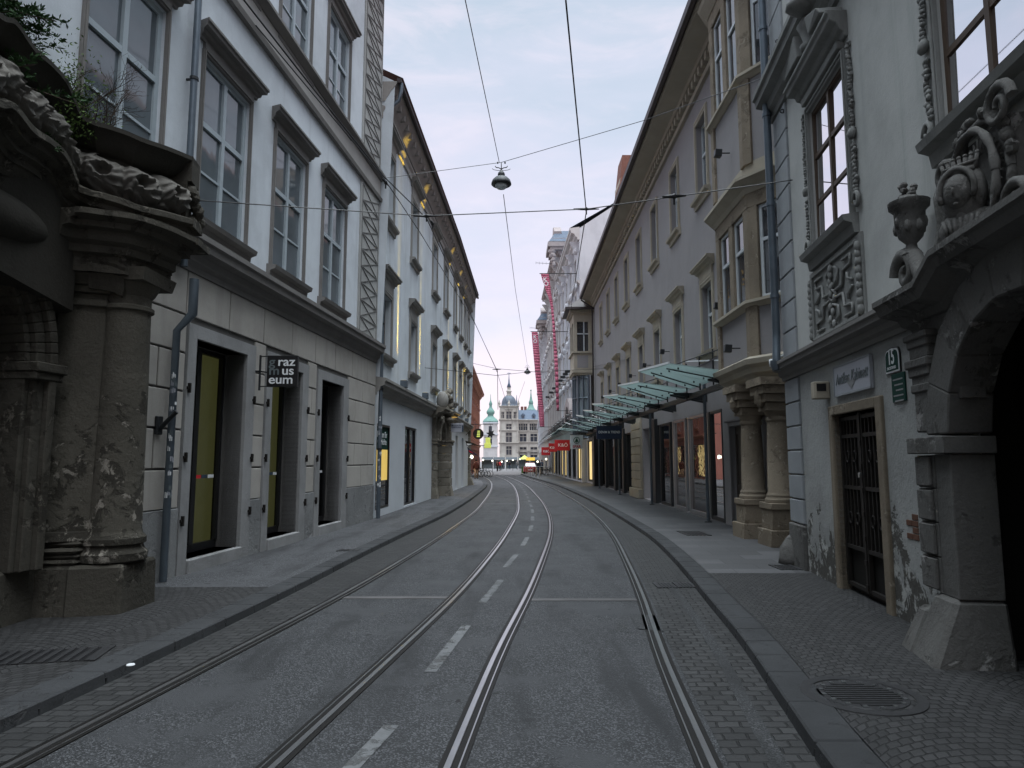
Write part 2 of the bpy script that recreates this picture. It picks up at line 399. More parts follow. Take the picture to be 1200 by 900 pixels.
# ------------------------------------------------------------------ world, sun, camera
w=bpy.data.worlds.new('World'); sc.world=w; w.use_nodes=True; nt=w.node_tree; nt.nodes.clear()
out=nt.nodes.new('ShaderNodeOutputWorld'); bg=nt.nodes.new('ShaderNodeBackground'); bg2=nt.nodes.new('ShaderNodeBackground'); add=nt.nodes.new('ShaderNodeAddShader')
sky=nt.nodes.new('ShaderNodeTexSky'); sky.sky_type='NISHITA'; sky.sun_disc=False; sky.sun_elevation=R(50); sky.sun_rotation=R(150)
nt.links.new(sky.outputs[0],bg2.inputs[0]); bg2.inputs[1].default_value=.012
tc=nt.nodes.new('ShaderNodeTexCoord'); sx=nt.nodes.new('ShaderNodeSeparateXYZ'); nt.links.new(tc.outputs['Generated'],sx.inputs[0])
mp=nt.nodes.new('ShaderNodeMapping'); mp.inputs['Scale'].default_value=(1.2,1.2,4.5); nt.links.new(tc.outputs['Generated'],mp.inputs[0])
cl=noi(nt,mp.outputs[0],1.9,6,.55,.4)
mr=nt.nodes.new('ShaderNodeMapRange'); mr.inputs['From Min'].default_value=.3; mr.inputs['From Max'].default_value=.7; mr.inputs['To Min'].default_value=-.11; mr.inputs['To Max'].default_value=.11; nt.links.new(cl,mr.inputs[0])
ad=nt.nodes.new('ShaderNodeMath'); nt.links.new(sx.outputs[2],ad.inputs[0]); nt.links.new(mr.outputs[0],ad.inputs[1])
rp=ramp(nt,[(0,(.33,.268,.288)),(.12,(.325,.275,.30)),(.24,(.285,.262,.298)),(.40,(.235,.245,.285)),(.60,(.19,.220,.255)),(.71,(.19,.220,.255)),(.88,(1.1,1.24,1.34)),(1,(2.5,2.75,2.92))])
nt.links.new(ad.outputs[0],rp.inputs[0]); mp2=nt.nodes.new('ShaderNodeMapping'); mp2.inputs['Scale'].default_value=(2.2,2.2,7); mp2.inputs['Rotation'].default_value=(.15,.2,.4); nt.links.new(tc.outputs['Generated'],mp2.inputs[0]); cf=nt.nodes.new('ShaderNodeMath'); cf.operation='MULTIPLY'; cf.inputs[1].default_value=.55; nt.links.new(sm(nt,noi(nt,mp2.outputs[0],2.6,8,.62,.5),.42,.72),cf.inputs[0]); hi=nt.nodes.new('ShaderNodeMapRange'); hi.inputs['From Min'].default_value=.62; hi.inputs['From Max'].default_value=.72; hi.inputs['To Min'].default_value=1; hi.inputs['To Max'].default_value=0; nt.links.new(sx.outputs[2],hi.inputs[0]); cg=nt.nodes.new('ShaderNodeMath'); cg.operation='MULTIPLY'; nt.links.new(cf.outputs[0],cg.inputs[0]); nt.links.new(hi.outputs[0],cg.inputs[1]); skc=mixc(nt,cg.outputs[0],rp.outputs[0],(.305,.28,.31)); nt.links.new(skc,bg.inputs[0]); bg.inputs[1].default_value=1
nt.links.new(bg.outputs[0],add.inputs[0]); nt.links.new(bg2.outputs[0],add.inputs[1]); nt.links.new(add.outputs[0],out.inputs[0])
sl=bpy.data.lights.new('sun','SUN'); sl.energy=.5; sl.angle=R(40); sl.color=(.95,.97,1); so=lk('sun',sl); so.rotation_euler=(R(22),R(8),0)
cam=bpy.data.cameras.new('camera'); co_=lk('camera',cam); co_.location=(0,0,EYE); co_.rotation_euler=(math.pi/2+TH,0,0)
cam.sensor_fit='HORIZONTAL'; cam.sensor_width=36; cam.lens=36*F/1200; cam.clip_end=2000; cam.clip_start=.05; sc.camera=co_
vs=sc.view_settings; vs.view_transform='Standard'; vs.look='None'; vs.exposure=1.5; vs.gamma=1
sc.render.engine='CYCLES'; sc.cycles.max_bounces=7; sc.cycles.diffuse_bounces=4; sc.cycles.glossy_bounces=4; sc.cycles.transparent_max_bounces=10

# ------------------------------------------------------------------ ground materials
def asphalt(name,c):
    m,nt,b=base(name,.72,.35); co=coords(nt)
    v=nn(nt,'ShaderNodeTexVoronoi'); v.inputs['Scale'].default_value=110; nt.links.new(co,v.inputs['Vector'])
    sp=nt.nodes.new('ShaderNodeSeparateXYZ'); nt.links.new(v.outputs['Color'],sp.inputs[0])
    a=mixc(nt,sm(nt,sp.outputs[0],.55,1),sc3(c,.7),sc3(c,3.2)); cs=coords(nt,(1,.12,1))
    a=mixc(nt,sm(nt,noi(nt,cs,2.4,5,.6),.45,.7),a,sc3(c,.62)); a=mixc(nt,sm(nt,noi(nt,co,.7,7,.7),.5,.62),a,sc3(c,1.35)); a=mixc(nt,sm(nt,noi(nt,co,1.7,8,.72,.5),.60,.68),a,sc3(c,.55)); a=mixc(nt,sm(nt,noi(nt,co,6,3,.5),.70,.74),a,sc3(c,.35))
    v2=nn(nt,'ShaderNodeTexVoronoi'); v2.feature='DISTANCE_TO_EDGE'; v2.inputs['Scale'].default_value=.55
    ds=nt.nodes.new('ShaderNodeVectorMath'); ds.operation='ADD'; n3=nn(nt,'ShaderNodeTexNoise'); n3.inputs['Scale'].default_value=1.6; n3.inputs['Detail'].default_value=7; nt.links.new(co,n3.inputs['Vector'])
    nt.links.new(co,ds.inputs[0]); nt.links.new(n3.outputs['Color'],ds.inputs[1]); nt.links.new(ds.outputs[0],v2.inputs['Vector'])
    cr=sm(nt,v2.outputs['Distance'],.008,.0); cr2=nt.nodes.new('ShaderNodeMath'); cr2.operation='MULTIPLY'; nt.links.new(cr,cr2.inputs[0]); nt.links.new(sm(nt,noi(nt,co,.35,3),.55,.62),cr2.inputs[1])
    a=mixc(nt,cr2.outputs[0],a,(.012,.012,.012)); nt.links.new(a,b.inputs['Base Color'])
    ro=nt.nodes.new('ShaderNodeMapRange'); ro.inputs['To Min'].default_value=.55; ro.inputs['To Max'].default_value=.85; nt.links.new(noi(nt,co,1.3,5),ro.inputs[0]); nt.links.new(ro.outputs[0],b.inputs['Roughness'])
    h=bump(nt,b,v.outputs['Distance'],.55,.004); bump(nt,b,noi(nt,co,3,4),.25,.02,h); return m
def setts(name,c,bw,rh,mort=.012,arc=None,uv=True,dist=.045,var=.4,bs=.9,off=.5):
    m,nt,b=base(name,.66,.4); co=coords(nt,uv=uv)
    n3=nn(nt,'ShaderNodeTexNoise'); n3.inputs['Scale'].default_value=5; n3.inputs['Detail'].default_value=3; nt.links.new(co,n3.inputs['Vector'])
    su=nt.nodes.new('ShaderNodeVectorMath'); su.operation='MULTIPLY_ADD'; su.inputs[1].default_value=(dist,dist,0); nt.links.new(n3.outputs['Color'],su.inputs[0]); nt.links.new(co,su.inputs[2]); v=su.outputs[0]
    if arc:
        W=arc; sp=nt.nodes.new('ShaderNodeSeparateXYZ'); nt.links.new(v,sp.inputs[0])
        def mt(op,a,b_=None,cl=False):
            q=nt.nodes.new('ShaderNodeMath'); q.operation=op; q.use_clamp=cl
            for i,x in enumerate((a,b_)):
                if x is None: continue
                if isinstance(x,(int,float)): q.inputs[i].default_value=x
                else: nt.links.new(x,q.inputs[i])
            return q.outputs[0]
        fx=mt('SUBTRACT',mt('FRACT',mt('DIVIDE',sp.outputs[0],W)),.5); a2=mt('SQRT',mt('SUBTRACT',.5,mt('MULTIPLY',fx,fx)))
        yy=mt('SUBTRACT',sp.outputs[1],mt('MULTIPLY',a2,W*1.0)); cb=nt.nodes.new('ShaderNodeCombineXYZ'); nt.links.new(sp.outputs[0],cb.inputs[0]); nt.links.new(yy,cb.inputs[1]); v=cb.outputs[0]
    br=nt.nodes.new('ShaderNodeTexBrick'); br.inputs['Scale'].default_value=1; br.inputs['Brick Width'].default_value=bw; br.inputs['Row Height'].default_value=rh; br.inputs['Mortar Size'].default_value=mort; br.inputs['Mortar Smooth'].default_value=.55; br.offset=off
    br.inputs['Color1'].default_value=(*sc3(c,1+var),1); br.inputs['Color2'].default_value=(*sc3(c,1-var),1); br.inputs['Mortar'].default_value=(*sc3(c,.28),1); nt.links.new(v,br.inputs['Vector'])
    a=mixc(nt,sm(nt,noi(nt,coords(nt),1.1,6,.65),.4,.65),br.outputs[0],sc3(c,.8),'MIX'); a=mixc(nt,.5,br.outputs[0],a); 
    fi=nt.nodes.new('ShaderNodeMath'); fi.operation='MULTIPLY'; fi.inputs[1].default_value=.4; nt.links.new(noi(nt,co,70,3),fi.inputs[0]); a=mixc(nt,fi.outputs[0],a,sc3(c,.4)); nt.links.new(a,b.inputs['Base Color'])
    iv=nt.nodes.new('ShaderNodeMath'); iv.operation='SUBTRACT'; iv.inputs[0].default_value=1; nt.links.new(br.outputs['Fac'],iv.inputs[1])
    h=bump(nt,b,iv.outputs[0],bs,.022); bump(nt,b,noi(nt,co,22,4),.4,.012,h); return m
M['asph']=asphalt('road_asphalt',(.032,.033,.035)); M['asph2']=asphalt('pavement_asphalt',(.050,.051,.054)); M['asph3']=asphalt('dark_patch_asphalt',(.028,.029,.030))
M['strip']=setts('granite_setts',(.036,.036,.036),.15,.10,.009)
M['arc']=setts('arched_setts',(.038,.0375,.038),.085,.078,.007,arc=1.35)
M['arc2']=setts('arched_setts_light',(.035,.0345,.035),.085,.08,.007,arc=1.25,var=.35)
M['slab']=setts('stone_slabs',(.088,.088,.091),.85,.5,.005,dist=.006,var=.3,bs=.4)
M['sqr']=setts('square_paving',(.20,.19,.19),1.2,.8,.02,dist=.01,var=.2,bs=.2)
M['kerb']=patchy('granite_kerb',(.064,.066,.069),(.048,.048,.05),(.09,.09,.09),5,(.55,.7),bst=.35,rough=.7)
M['paint']=patchy('worn_road_paint',(.19,.195,.20),(.11,.11,.11),(.06,.06,.06),7,(.50,.60),bst=.3,rough=.75)
M['rail']=simple('polished_rail',(.50,.50,.51),.30,.5,.95,var=.2,scale=3,bst=.05)
M['rail_s']=simple('rusty_rail_side',(.012,.011,.010),.6,.3,.3,var=.3,scale=9)
M['castiron']=simple('cast_iron',(.05,.05,.052),.5,.4,.5,var=.4,scale=20)

cL=spline([(2.2,-2.3),(4,-2.07),(6,-1.8),(9,-1.42),(12,-1.15),(15,-.93),(18,-.76),(23,-.53),(29,-.46),(35,-.46),(46,-.62),(56,-1.0),(66,-1.65),(76,-2.6),(90,-4.4),(110,-8)])
cR=spline([(2.2,.22),(4,.38),(6,.57),(9,.93),(12,1.24),(16,1.6),(20,1.82),(27,1.97),(35,1.93),(46,1.76),(56,1.35),(66,.75),(76,-.05),(90,-1.7),(110,-5)])
kL=spline([(2,-3.4),(4.4,-3.2),(5.5,-3.09),(7,-2.95),(9,-2.81),(12,-2.66),(16.4,-2.38),(20.7,-2.07),(28,-1.80),(35.5,-1.68),(46,-1.66),(52,-1.9),(58,-2.35),(64,-3.05),(70,-3.9),(80,-4.6)])
kR=spline([(2,1.5),(4.05,1.72),(5,1.87),(6.6,2.12),(8.4,2.33),(10.2,2.55),(12.2,2.76),(14.7,2.97),(18,3.1),(22,3.2),(31,3.3),(40,3.2),(47,3.03),(55,2.65),(62,2.2),(70,1.75),(80,1.3),(86,1.05)])
def rng(a,b,st):
    n=max(1,int(round((b-a)/st))); return [a+(b-a)*i/n for i in range(n+1)]
def sheet(mb,fa,fb,y0,y1,z,st=.6,uvf=None):
    ys=rng(y0,y1,st)
    for a,b in zip(ys,ys[1:]):
        p=[(fa(a),a,z),(fb(a),a,z),(fb(b),b,z),(fa(b),b,z)]
        mb.poly(p,[(0,a),(fb(a)-fa(a),a),(fb(b)-fa(b),b),(0,b)])
def path_off(f,y,off):                                # sideways offset from a centre line
    d=.05; t=Vector((f(y+d)-f(y-d),2*d)).normalized(); return f(y)+t.y*off, y-t.x*off

g=MB(); g.poly([(-400,-60,-.03),(400,-60,-.03),(400,900,-.03),(-400,900,-.03)],[(-400,-60),(400,-60),(400,900),(-400,900)]); struct(g.build('ground',M['sqr'],fixn=False))
g=MB(); g.poly([(-40,80,-.002),(40,80,-.002),(40,330,-.002),(-40,330,-.002)],[(-40,80),(40,80),(40,330),(-40,330)]); struct(g.build('square_paving',M['sqr'],fixn=False))
g=MB(); sheet(g,lambda y:kL(y)-.02,lambda y:kR(y)+.02,-4,85,.003,.8); road=struct(g.build('road',M['asph'],fixn=False))
# sett strips beside the outer rails
g=MB(); sheet(g,kL,lambda y:path_off(cL,y,-.7175-.10)[0],1.2,60,.007,.5); struct(g.build('sett_strip',M['strip'],fixn=False))
g=MB(); sheet(g,lambda y:path_off(cR,y,.7175+.12)[0],kR,1.2,60,.007,.5); struct(g.build('sett_strip',M['strip'],fixn=False))
# dark asphalt seam running through the right sett strip, patches in the road
g=MB(); f1=spline([(2,1.62-.35),(4.05,1.50),(6.6,1.87),(8.4,2.06),(9.5,2.15)]); sheet(g,lambda y:f1(y)-.05,lambda y:f1(y)+.05,2,9.4,.0105,.4)
g.poly([(1.27,7.15,.0105),(1.52,7.05,.0105),(1.60,7.75,.0105),(1.30,7.8,.0105)]); g.poly([(-1.45,36.2,.0062),(.1,36.2,.0062),(.1,41.5,.0062),(-1.3,41.5,.0062)]); g.poly([(1.02,7.1,.0062),(1.19,7.0,.0062),(1.22,7.55,.0062),(1.1,7.55,.0062)]); struct(g.build('asphalt_patch',M['asph3'],fixn=False))
# pavements
def lin(pts):
    def fn(y):
        for (a,b),(c,d) in zip(pts,pts[1:]):
            if y<=c: return b+(d-b)*(max(y,a)-a)/(c-a)
        return pts[-1][1]
    return fn
WL0=lin([(-4,-5.9),(5,-5.2),(9.3,-4.75),(19.3,-3.85),(34,-3.25),(46.5,-2.9),(47.5,-6),(60,-6),(80,-6)])
WR0=lin([(-4,3.6),(5,4.6),(8.7,5.0),(10.9,6.5),(60,6.5),(90,6.5)])
kin=.30
g=MB(); sheet(g,lambda y:WL0(y)-.6,lambda y:kL(y)-kin,9.0,80,PV,.7); g.cur=1; sheet(g,lambda y:WL0(y)-1.2,lambda y:kL(y)-kin,-4,9.0,PV,.7); struct(g.build('pavement_left',[M['asph2'],M['arc2']],fixn=False))
g=MB(); sheet(g,lambda y:kR(y)+kin,lambda y:WR0(y)+.8,10.1,86,PV,.7); g.cur=1; sheet(g,lambda y:kR(y)+kin,lambda y:WR0(y)+.8,-4,10.1,PV,.7); struct(g.build('pavement_right',[M['slab'],M['arc']],fixn=False))
# kerb stones with joints
def kerb(f,sgn,y0,y1,name,drop=None):
    g=MB(); y=y0; random.seed(3)
    while y<y1:
        L=random.choice((.9,1.0,1.15,1.3)); b=min(y+L,y1)
        for (p,q,ws) in ((y,b-.012,1),):
            n=2 if y<30 else 1; yy=rng(p,q,(q-p)/n)
            for c,d in zip(yy,yy[1:]):
                hc,hd=[PV+.006 if not drop or not (drop[0]<t<drop[1]) else .03 for t in (c,d)]
                x0,x1=f(c),f(d); g.hexa([(x0,c,-.02),(x1,d,-.02),(x1+sgn*kin,d,-.02),(x0+sgn*kin,c,-.02),(x0+sgn*.015,c,hc),(x1+sgn*.015,d,hd),(x1+sgn*kin,d,hd),(x0+sgn*kin,c,hc)])
        y=b
    struct(g.build(name,M['kerb'],bevel=.012))
kerb(kL,-1,1,80,'kerb_left'); kerb(kR,1,1,86,'kerb_right')
g=MB(); sheet(g,lambda y:kL(y)-kin-.02,lambda y:kL(y)-.01,-4,80,.05,.8); sheet(g,lambda y:kR(y)+.01,lambda y:kR(y)+kin+.02,-4,86,.05,.8); struct(g.build('kerb_bedding',M['asph3'],fixn=False))
# road markings (centre dashes between the tracks)
cm=spline([(3.5,-.98),(4.02,-.89),(4.6,-.78),(5.74,-.66),(7.33,-.47),(8.44,-.36),(10.03,-.16),(11.2,-.1),(12.7,.08),(15,.3),(18,.5),(23,.68),(30,.73),(38,.71),(50,.45),(60,-.1),(70,-.85)])
g=MB(); 
for y0,y1 in [(3.4,4.62),(5.74,7.33),(8.44,10.03),(11.2,12.7)]+[(14.0+2.9*k,15.5+2.9*k) for k in range(15)]:
    ys=rng(y0,y1,.8)
    for a,b in zip(ys,ys[1:]): g.poly([(cm(a)-.05,a,.0072),(cm(a)+.05,a,.0072),(cm(b)+.05,b,.0072),(cm(b)-.05,b,.0072)])
g.poly([(-1.2,27.3,.0072),(.2,27.3,.0072),(.2,27.55,.0072),(-1.2,27.55,.0072)]); g.poly([(.3,28.6,.0072),(1.15,28.6,.0072),(1.15,28.8,.0072),(.3,28.8,.0072)])
ma=g.build('lane_marking',M['paint'],fixn=False); struct(ma)
# cross drain channels
for f,y,sd in ((cR,8.62,'right'),(cL,8.75,'left')):
    g=MB(); a=path_off(f,y,-.66); b=path_off(f,y,.66); g.hexa([(a[0],y-.07,0),(b[0],y-.07,0),(b[0],y+.07,0),(a[0],y+.07,0),(a[0],y-.07,.009),(b[0],y-.07,.009),(b[0],y+.07,.009),(a[0],y+.07,.009)])
    tag(g.build('drain_channel',M['sqr']),'narrow pale metal drain channel set in the asphalt across the '+sd+' tram track','drain','drain channels across the tracks')
for f,lab in ((cL,'left tram track of grooved rails curving down the street'),(cR,'right tram track of grooved rails curving down the street')):
    t=thing('tram_track',lab,'tram track',(f(4),4,0),'tram tracks in the road')
    for s in (-1,1):
        g=MB(); g2=MB(); ys=rng(1.0,84,.5)
        for a,b in zip(ys,ys[1:]):
            def st(m,o0,o1,z0,z1):
                p=[path_off(f,a,s*o0),path_off(f,a,s*o1),path_off(f,b,s*o1),path_off(f,b,s*o0)]
                m.hexa([(x,y,z0) for x,y in p]+[(x,y,z1) for x,y in p])
            st(g,.7175,.754,.002,.0165); st(g,.668,.677,.002,.0125); st(g2,.677,.7175,.002,.0085); st(g2,.755,.79,.002,.0105); st(g2,.640,.668,.002,.0105)
        r=g.build('rail',M['rail'],t); g2.build('groove',M['rail_s'],r)

# manhole cover, small drain covers
t=thing('manhole_cover','round cast iron manhole cover in the setts of the right pavement','manhole cover',(2.42,4.93,PV))
q=MB(); q.lathe((2.42,4.93,PV-.01),[(.001,.016),(.29,.016),(.295,.008),(.325,.008),(.33,.018),(.40,.018),(.405,.0)],40); q.build('frame_ring',M['castiron'],t,True,autos=30)
q=MB()
for i in range(-5,6):
    hw=math.sqrt(.24**2-(i*.042)**2) if abs(i*.042)<.24 else 0
    if hw>.03: q.box(2.42-hw,2.42+hw,4.93+i*.042-.012,4.93+i*.042+.012,PV+.004,PV+.012)
q.build('tread_pattern',M['castiron'],t)
q=MB()
for k in range(16):
    a=k*math.pi/8; q.box(2.42+.262*math.cos(a)-.014,2.42+.262*math.cos(a)+.014,4.93+.262*math.sin(a)-.014,4.93+.262*math.sin(a)+.014,PV+.004,PV+.013)
q.build('stud',M['chrome'],t)
def grate(x,y,wx,wy,z,lab,n=7,ang=0):
    t=thing('drain_cover',lab,'drain cover',(x,y,z)); q=MB(); c,s_=math.cos(ang),math.sin(ang)
    def bx(a,b,c0,d,z0,z1):
        pts=[(a,c0),(b,c0),(b,d),(a,d)]; q.hexa([(x+u*c-v*s_,y+u*s_+v*c,zz) for zz in (z0,z1) for u,v in pts])
    bx(-wx/2,wx/2,-wy/2,wy/2,z-.01,z+.004); q.build('base_plate',M['black'],t); q=MB()
    for i in range(n): u=-wx/2+wx*(i+.5)/n; bx(u-wx/n*.27,u+wx/n*.27,-wy/2,wy/2,z+.004,z+.010)
    for e in (-1,1): bx(e*wx/2-.02,e*wx/2+.02,-wy/2-.02,wy/2+.02,z-.01,z+.012)
    q.build('grid_bars',M['castiron'],t)
grate(2.08,9.55,.22,.34,.008,'small iron cover in the setts by the right kerb, nearer half of a pair',5)
grate(2.36,9.58,.22,.34,.008,'small iron cover in the setts touching the right kerb',5)
grate(4.05,15.5,.5,.9,PV,'dark rectangular cover in the slabs of the right pavement beyond the columns',6)
grate(4.15,10.6,.3,.45,PV,'iron grate in the right pavement near the corner stone',6)
grate(-3.95,5.85,1.05,.42,PV,'long iron chequered cover in the setts by the left kerb',12,.2)
grate(-2.95,12.6,.35,.25,PV,'small valve cover in the left asphalt pavement',4)
q=MB(); q.lathe((-3.02,5.62,PV+.004),[(.001,.006),(.03,.006),(.033,0)],12); tag(q.build('bottle_cap',M['whitep']),'tiny white round lid lying on the left kerb','litter')
# ================================================================== LEFT: palace with museum (A)
def wy_at(W,u,zp):                                    # along-wall position seen at picture column u and height zp
    pass
def win(W,parent,s0,s1,z0,z1,fr,pane,sur=None,hood=None,sill=None,ti=(.62,),mull=1,rec=.16,curt=None,bars=(),surw=.14,hz=.28,hd=.24,hgap=.22,fw=.07,name='window',tilt=0,po=-.01):
    f=MB(); W.box(f,s0,s0+fw,-rec-.05,-rec+.02,z0,z1); W.box(f,s1-fw,s1,-rec-.05,-rec+.02,z0,z1)
    W.box(f,s0+fw,s1-fw,-rec-.05,-rec+.02,z0,z0+fw); W.box(f,s0+fw,s1-fw,-rec-.05,-rec+.02,z1-fw,z1)
    H=z1-z0
    for i in range(mull):
        c=s0+(s1-s0)*(i+1)/(mull+1); W.box(f,c-fw*.55,c+fw*.55,-rec-.04,-rec+.035,z0+fw,z1-fw)
    for k in ti: W.box(f,s0+fw,s1-fw,-rec-.045,-rec+.03,z0+H*k-fw*.5,z0+H*k+fw*.5)
    for k in bars: W.box(f,s0+fw,s1-fw,-rec-.03,-rec+.01,z0+H*k-.018,z0+H*k+.018)
    o=f.build(name,fr,parent)
    g=MB(); g.poly([W.P(s0,-rec+po,z0),W.P(s1,-rec+po,z0),W.P(s1,-rec+po-tilt,z1),W.P(s0,-rec+po-tilt,z1)]); g.build('pane',pane,o,fixn=False)
    if curt:
        g=MB(); a,b=curt[1]; n=14
        for k in range(n):
            x0=s0+(s1-s0)*k/n; x1=s0+(s1-s0)*(k+1)/n; g.poly([W.P(x0,-rec-.2-.04*(k%2),z0+H*a),W.P(x1,-rec-.2-.04*((k+1)%2),z0+H*a),W.P(x1,-rec-.2-.04*((k+1)%2),z0+H*b),W.P(x0,-rec-.2-.04*(k%2),z0+H*b)])
        g.build('curtain',curt[0],o,True,fixn=False)
        g=MB(); g.poly([W.P(s0-.1,-rec-.6,z0-.1),W.P(s1+.1,-rec-.6,z0-.1),W.P(s1+.1,-rec-.6,z1+.1),W.P(s0-.1,-rec-.6,z1+.1)])
        for s in (s0-.1,s1+.1): g.poly([W.P(s,-rec-.6,z0-.1),W.P(s,-rec-.06,z0-.1),W.P(s,-rec-.06,z1+.1),W.P(s,-rec-.6,z1+.1)])
        for z in (z0-.1,z1+.1): g.poly([W.P(s0-.1,-rec-.6,z),W.P(s0-.1,-rec-.06,z),W.P(s1+.1,-rec-.06,z),W.P(s1+.1,-rec-.6,z)])
        g.build('room_niche',M['room'],o,fixn=False)
    if sur:
        g=MB(); t=.045
        for a,b in ((s0-surw,s0),(s1,s1+surw)):
            W.box(g,a,b,-.01,t,z0,z1+surw)
            W.box(g,a+(surw*.1),b-(surw*.5),t,t+.02,z0,z1+surw*.8)
        W.box(g,s0,s1,-.01,t,z1,z1+surw); W.box(g,s0-surw*.4,s1+surw*.4,t,t+.02,z1+surw*.45,z1+surw*.9)
        g.build('surround',sur,o,bevel=.006)
    if sill:
        g=MB(); W.prof(g,s0-surw-.08,s1+surw+.08,[(-.01,z0-.24),(.06,z0-.24),(.08,z0-.12),(.17,z0-.09),(.19,z0-.02),(-.01,z0+.005)]); g.build('sill',sill,o)
    if hood:
        zb=z1+surw+hgap; g=MB(); W.box(g,s0-surw*.7,s1+surw*.7,-.01,.05,z1+surw+.003,zb)
        W.prof(g,s0-surw-.1,s1+surw+.1,cornice_prof(zb,zb+hz,hd),mitre=.55); g.build('hood',hood,o)
    return o

WA=Wall([(-5.817,-2.0),(-3.9,19.3)],-1)
SA=lambda y:(y+2.0)*math.hypot(1,.09)
LA=WA.c[-1]
mus=thing('museum_palace','pale blue palace front with rusticated grey ground floor and round sign, nearest on the left','building',(WA.P(SA(14),0,0)))
def AY(u,zp,off=0):                                    # y where column u meets wall A at height zp above eye
    t=(600-u)/F; return ((5.637-off)-t*zp*ST)/(t*CT+.09)
z=WA.zv
# windows first floor
sW=[7.43,9.9,12.42,14.93]; wz0,wz1=5.32,7.93; wz2,wz3=10.02,12.35
ops=[]
for y in sW: ops.append((SA(y),SA(y+1.48),wz0,wz1))
for y in sW: ops.append((SA(y),SA(y+1.48),wz2,wz3))
for y in (2.4,4.9): ops.append((SA(y),SA(y+1.48),wz0,wz1)); ops.append((SA(y),SA(y+1.48),wz2,wz3))
zc0,zc1=WA.zv(SA(19.0),424),WA.zv(SA(19.0),404)
g=MB(); facade(WA,g,0,LA,zc1,15.9,ops,.25); g.build('upper_wall',M['a_up'],mus,fixn=False)
for o in ops: win(WA,mus,*o,M['frame_a'],M['pane_c'],M['a_trim'],M['a_trim'],M['a_trim'],ti=(.60,),bars=(.31,),surw=.07,fw=.085,rec=.07,hgap=.10,hz=.24,hd=.22)
g=MB(); WA.prof(g,0,LA,cornice_prof(zc0,zc1+.02,.3)); g.build('ground_floor_cornice',M['a_trim'],mus)
zb0,zb1=WA.zv(SA(19.2),236),WA.zv(SA(19.2),212)
g=MB(); WA.box(g,0,LA,-.01,.05,zb0+.1,zb1); g.build('storey_band',M['a_band'],mus)
g=MB(); WA.prof(g,0,LA,[(-.01,zb0),(.09,zb0),(.11,zb0+.1),(-.01,zb0+.12)]); WA.prof(g,0,LA,[(-.01,zb1),(.08,zb1),(.2,zb1+.1),(.2,zb1+.16),(-.01,zb1+.2)]); g.build('band_moulding',M['a_trim'],mus)
# quoin strip with scratched diamond pattern
q0,q1=SA(17.55),SA(19.28)
g=MB(); WA.box(g,q0,q1,-.01,.035,zc1+.03,zb0-.003); WA.box(g,q0,q1,-.01,.035,zb1+.21,15.9); g.build('corner_strip',M['a_quoin'],mus)
g=MB(); 
for a,b in ((zc1+.1,zb0-.1),(zb1+.25,15.8)):
    n=int((b-a)/.42); h=(b-a)/n
    for k in range(n):
        z0=a+k*h; L=lambda p,r: g.bar(WA.P(p[0],.037,p[1]),WA.P(r[0],.037,r[1]),.028,.02)
        x0,x1,xm=q0+.12,q1-.12,(q0+q1)/2
        L((x0,z0),(x1,z0)); L((x0,z0),(x0,z0+h)); L((x1,z0),(x1,z0+h))
        L((x0,z0),(xm,z0+h/2)); L((xm,z0+h/2),(x0,z0+h)); L((x1,z0),(xm,z0+h/2)); L((xm,z0+h/2),(x1,z0+h))
g.build('scratched_pattern',M['a_scr'],mus)
# ground floor with doors
D=[]
for (uo0,ui0,ui1,uo1) in ((212,222,283,293),(307,314,350,357),(368,373,399,405)):
    D.append([AY(u,.6) for u in (uo0,ui0,ui1,uo1)])
dz=[.30,WA.zv(SA(D[0][1]),396,)]
dtop=WA.zv(SA(D[2][1]),445)
dtop=(dz[1]+dtop)/2
print('doors',D,dz,dtop,zc0,zc1,zb0,zb1)
ARC=(SA(5.65),1.22,-.1,2.70)
ops=[(SA(d[1]),SA(d[2]),.28,dtop,.42) for d in D]
g=MB(); facade(WA,g,0,LA,0,zc0+.02,ops,.42,[ARC]); g.build('ground_floor_wall',M['a_joint'],mus,fixn=False)
base_top=1.03
g=MB(); gp=.03
fx=[(SA(d[0])-.01,SA(d[3])+.01) for d in D]; segs=[]; cur=SA(8.5)
for a,b in fx: segs.append((cur,a)); cur=b
segs.append((cur,LA-.01)); top=dtop+.30
for (a,b) in segs:
    n=5; h=(top-base_top)/n; 
    for k in range(n):
        m=max(1,int(round((b-a)/1.15))); offs=.5 if k%2 else 0; cuts=[a]+[a+(b-a)*(i+offs)/m for i in range(0 if offs else 1,m) if a+.25<a+(b-a)*(i+offs)/m<b-.25]+[b]
        for c,d in zip(cuts,cuts[1:]): WA.box(g,c+gp/2,d-gp/2,-.01,.03,base_top+k*h+gp/2,base_top+(k+1)*h-gp/2)
x=SA(8.5)
while x<LA-.1:
    e=min(x+1.25,LA-.01); WA.box(g,x+gp/2,e-gp/2,-.01,.03,top+gp/2,zc0-.003); x=e
g.build('rusticated_blocks',M['a_rust'],mus,bevel=.008)
g=MB()
for (a,b) in segs: WA.box(g,a,b,-.01,.045,-.02,base_top)
g.build('plinth',M['a_base'],mus,bevel=.008)
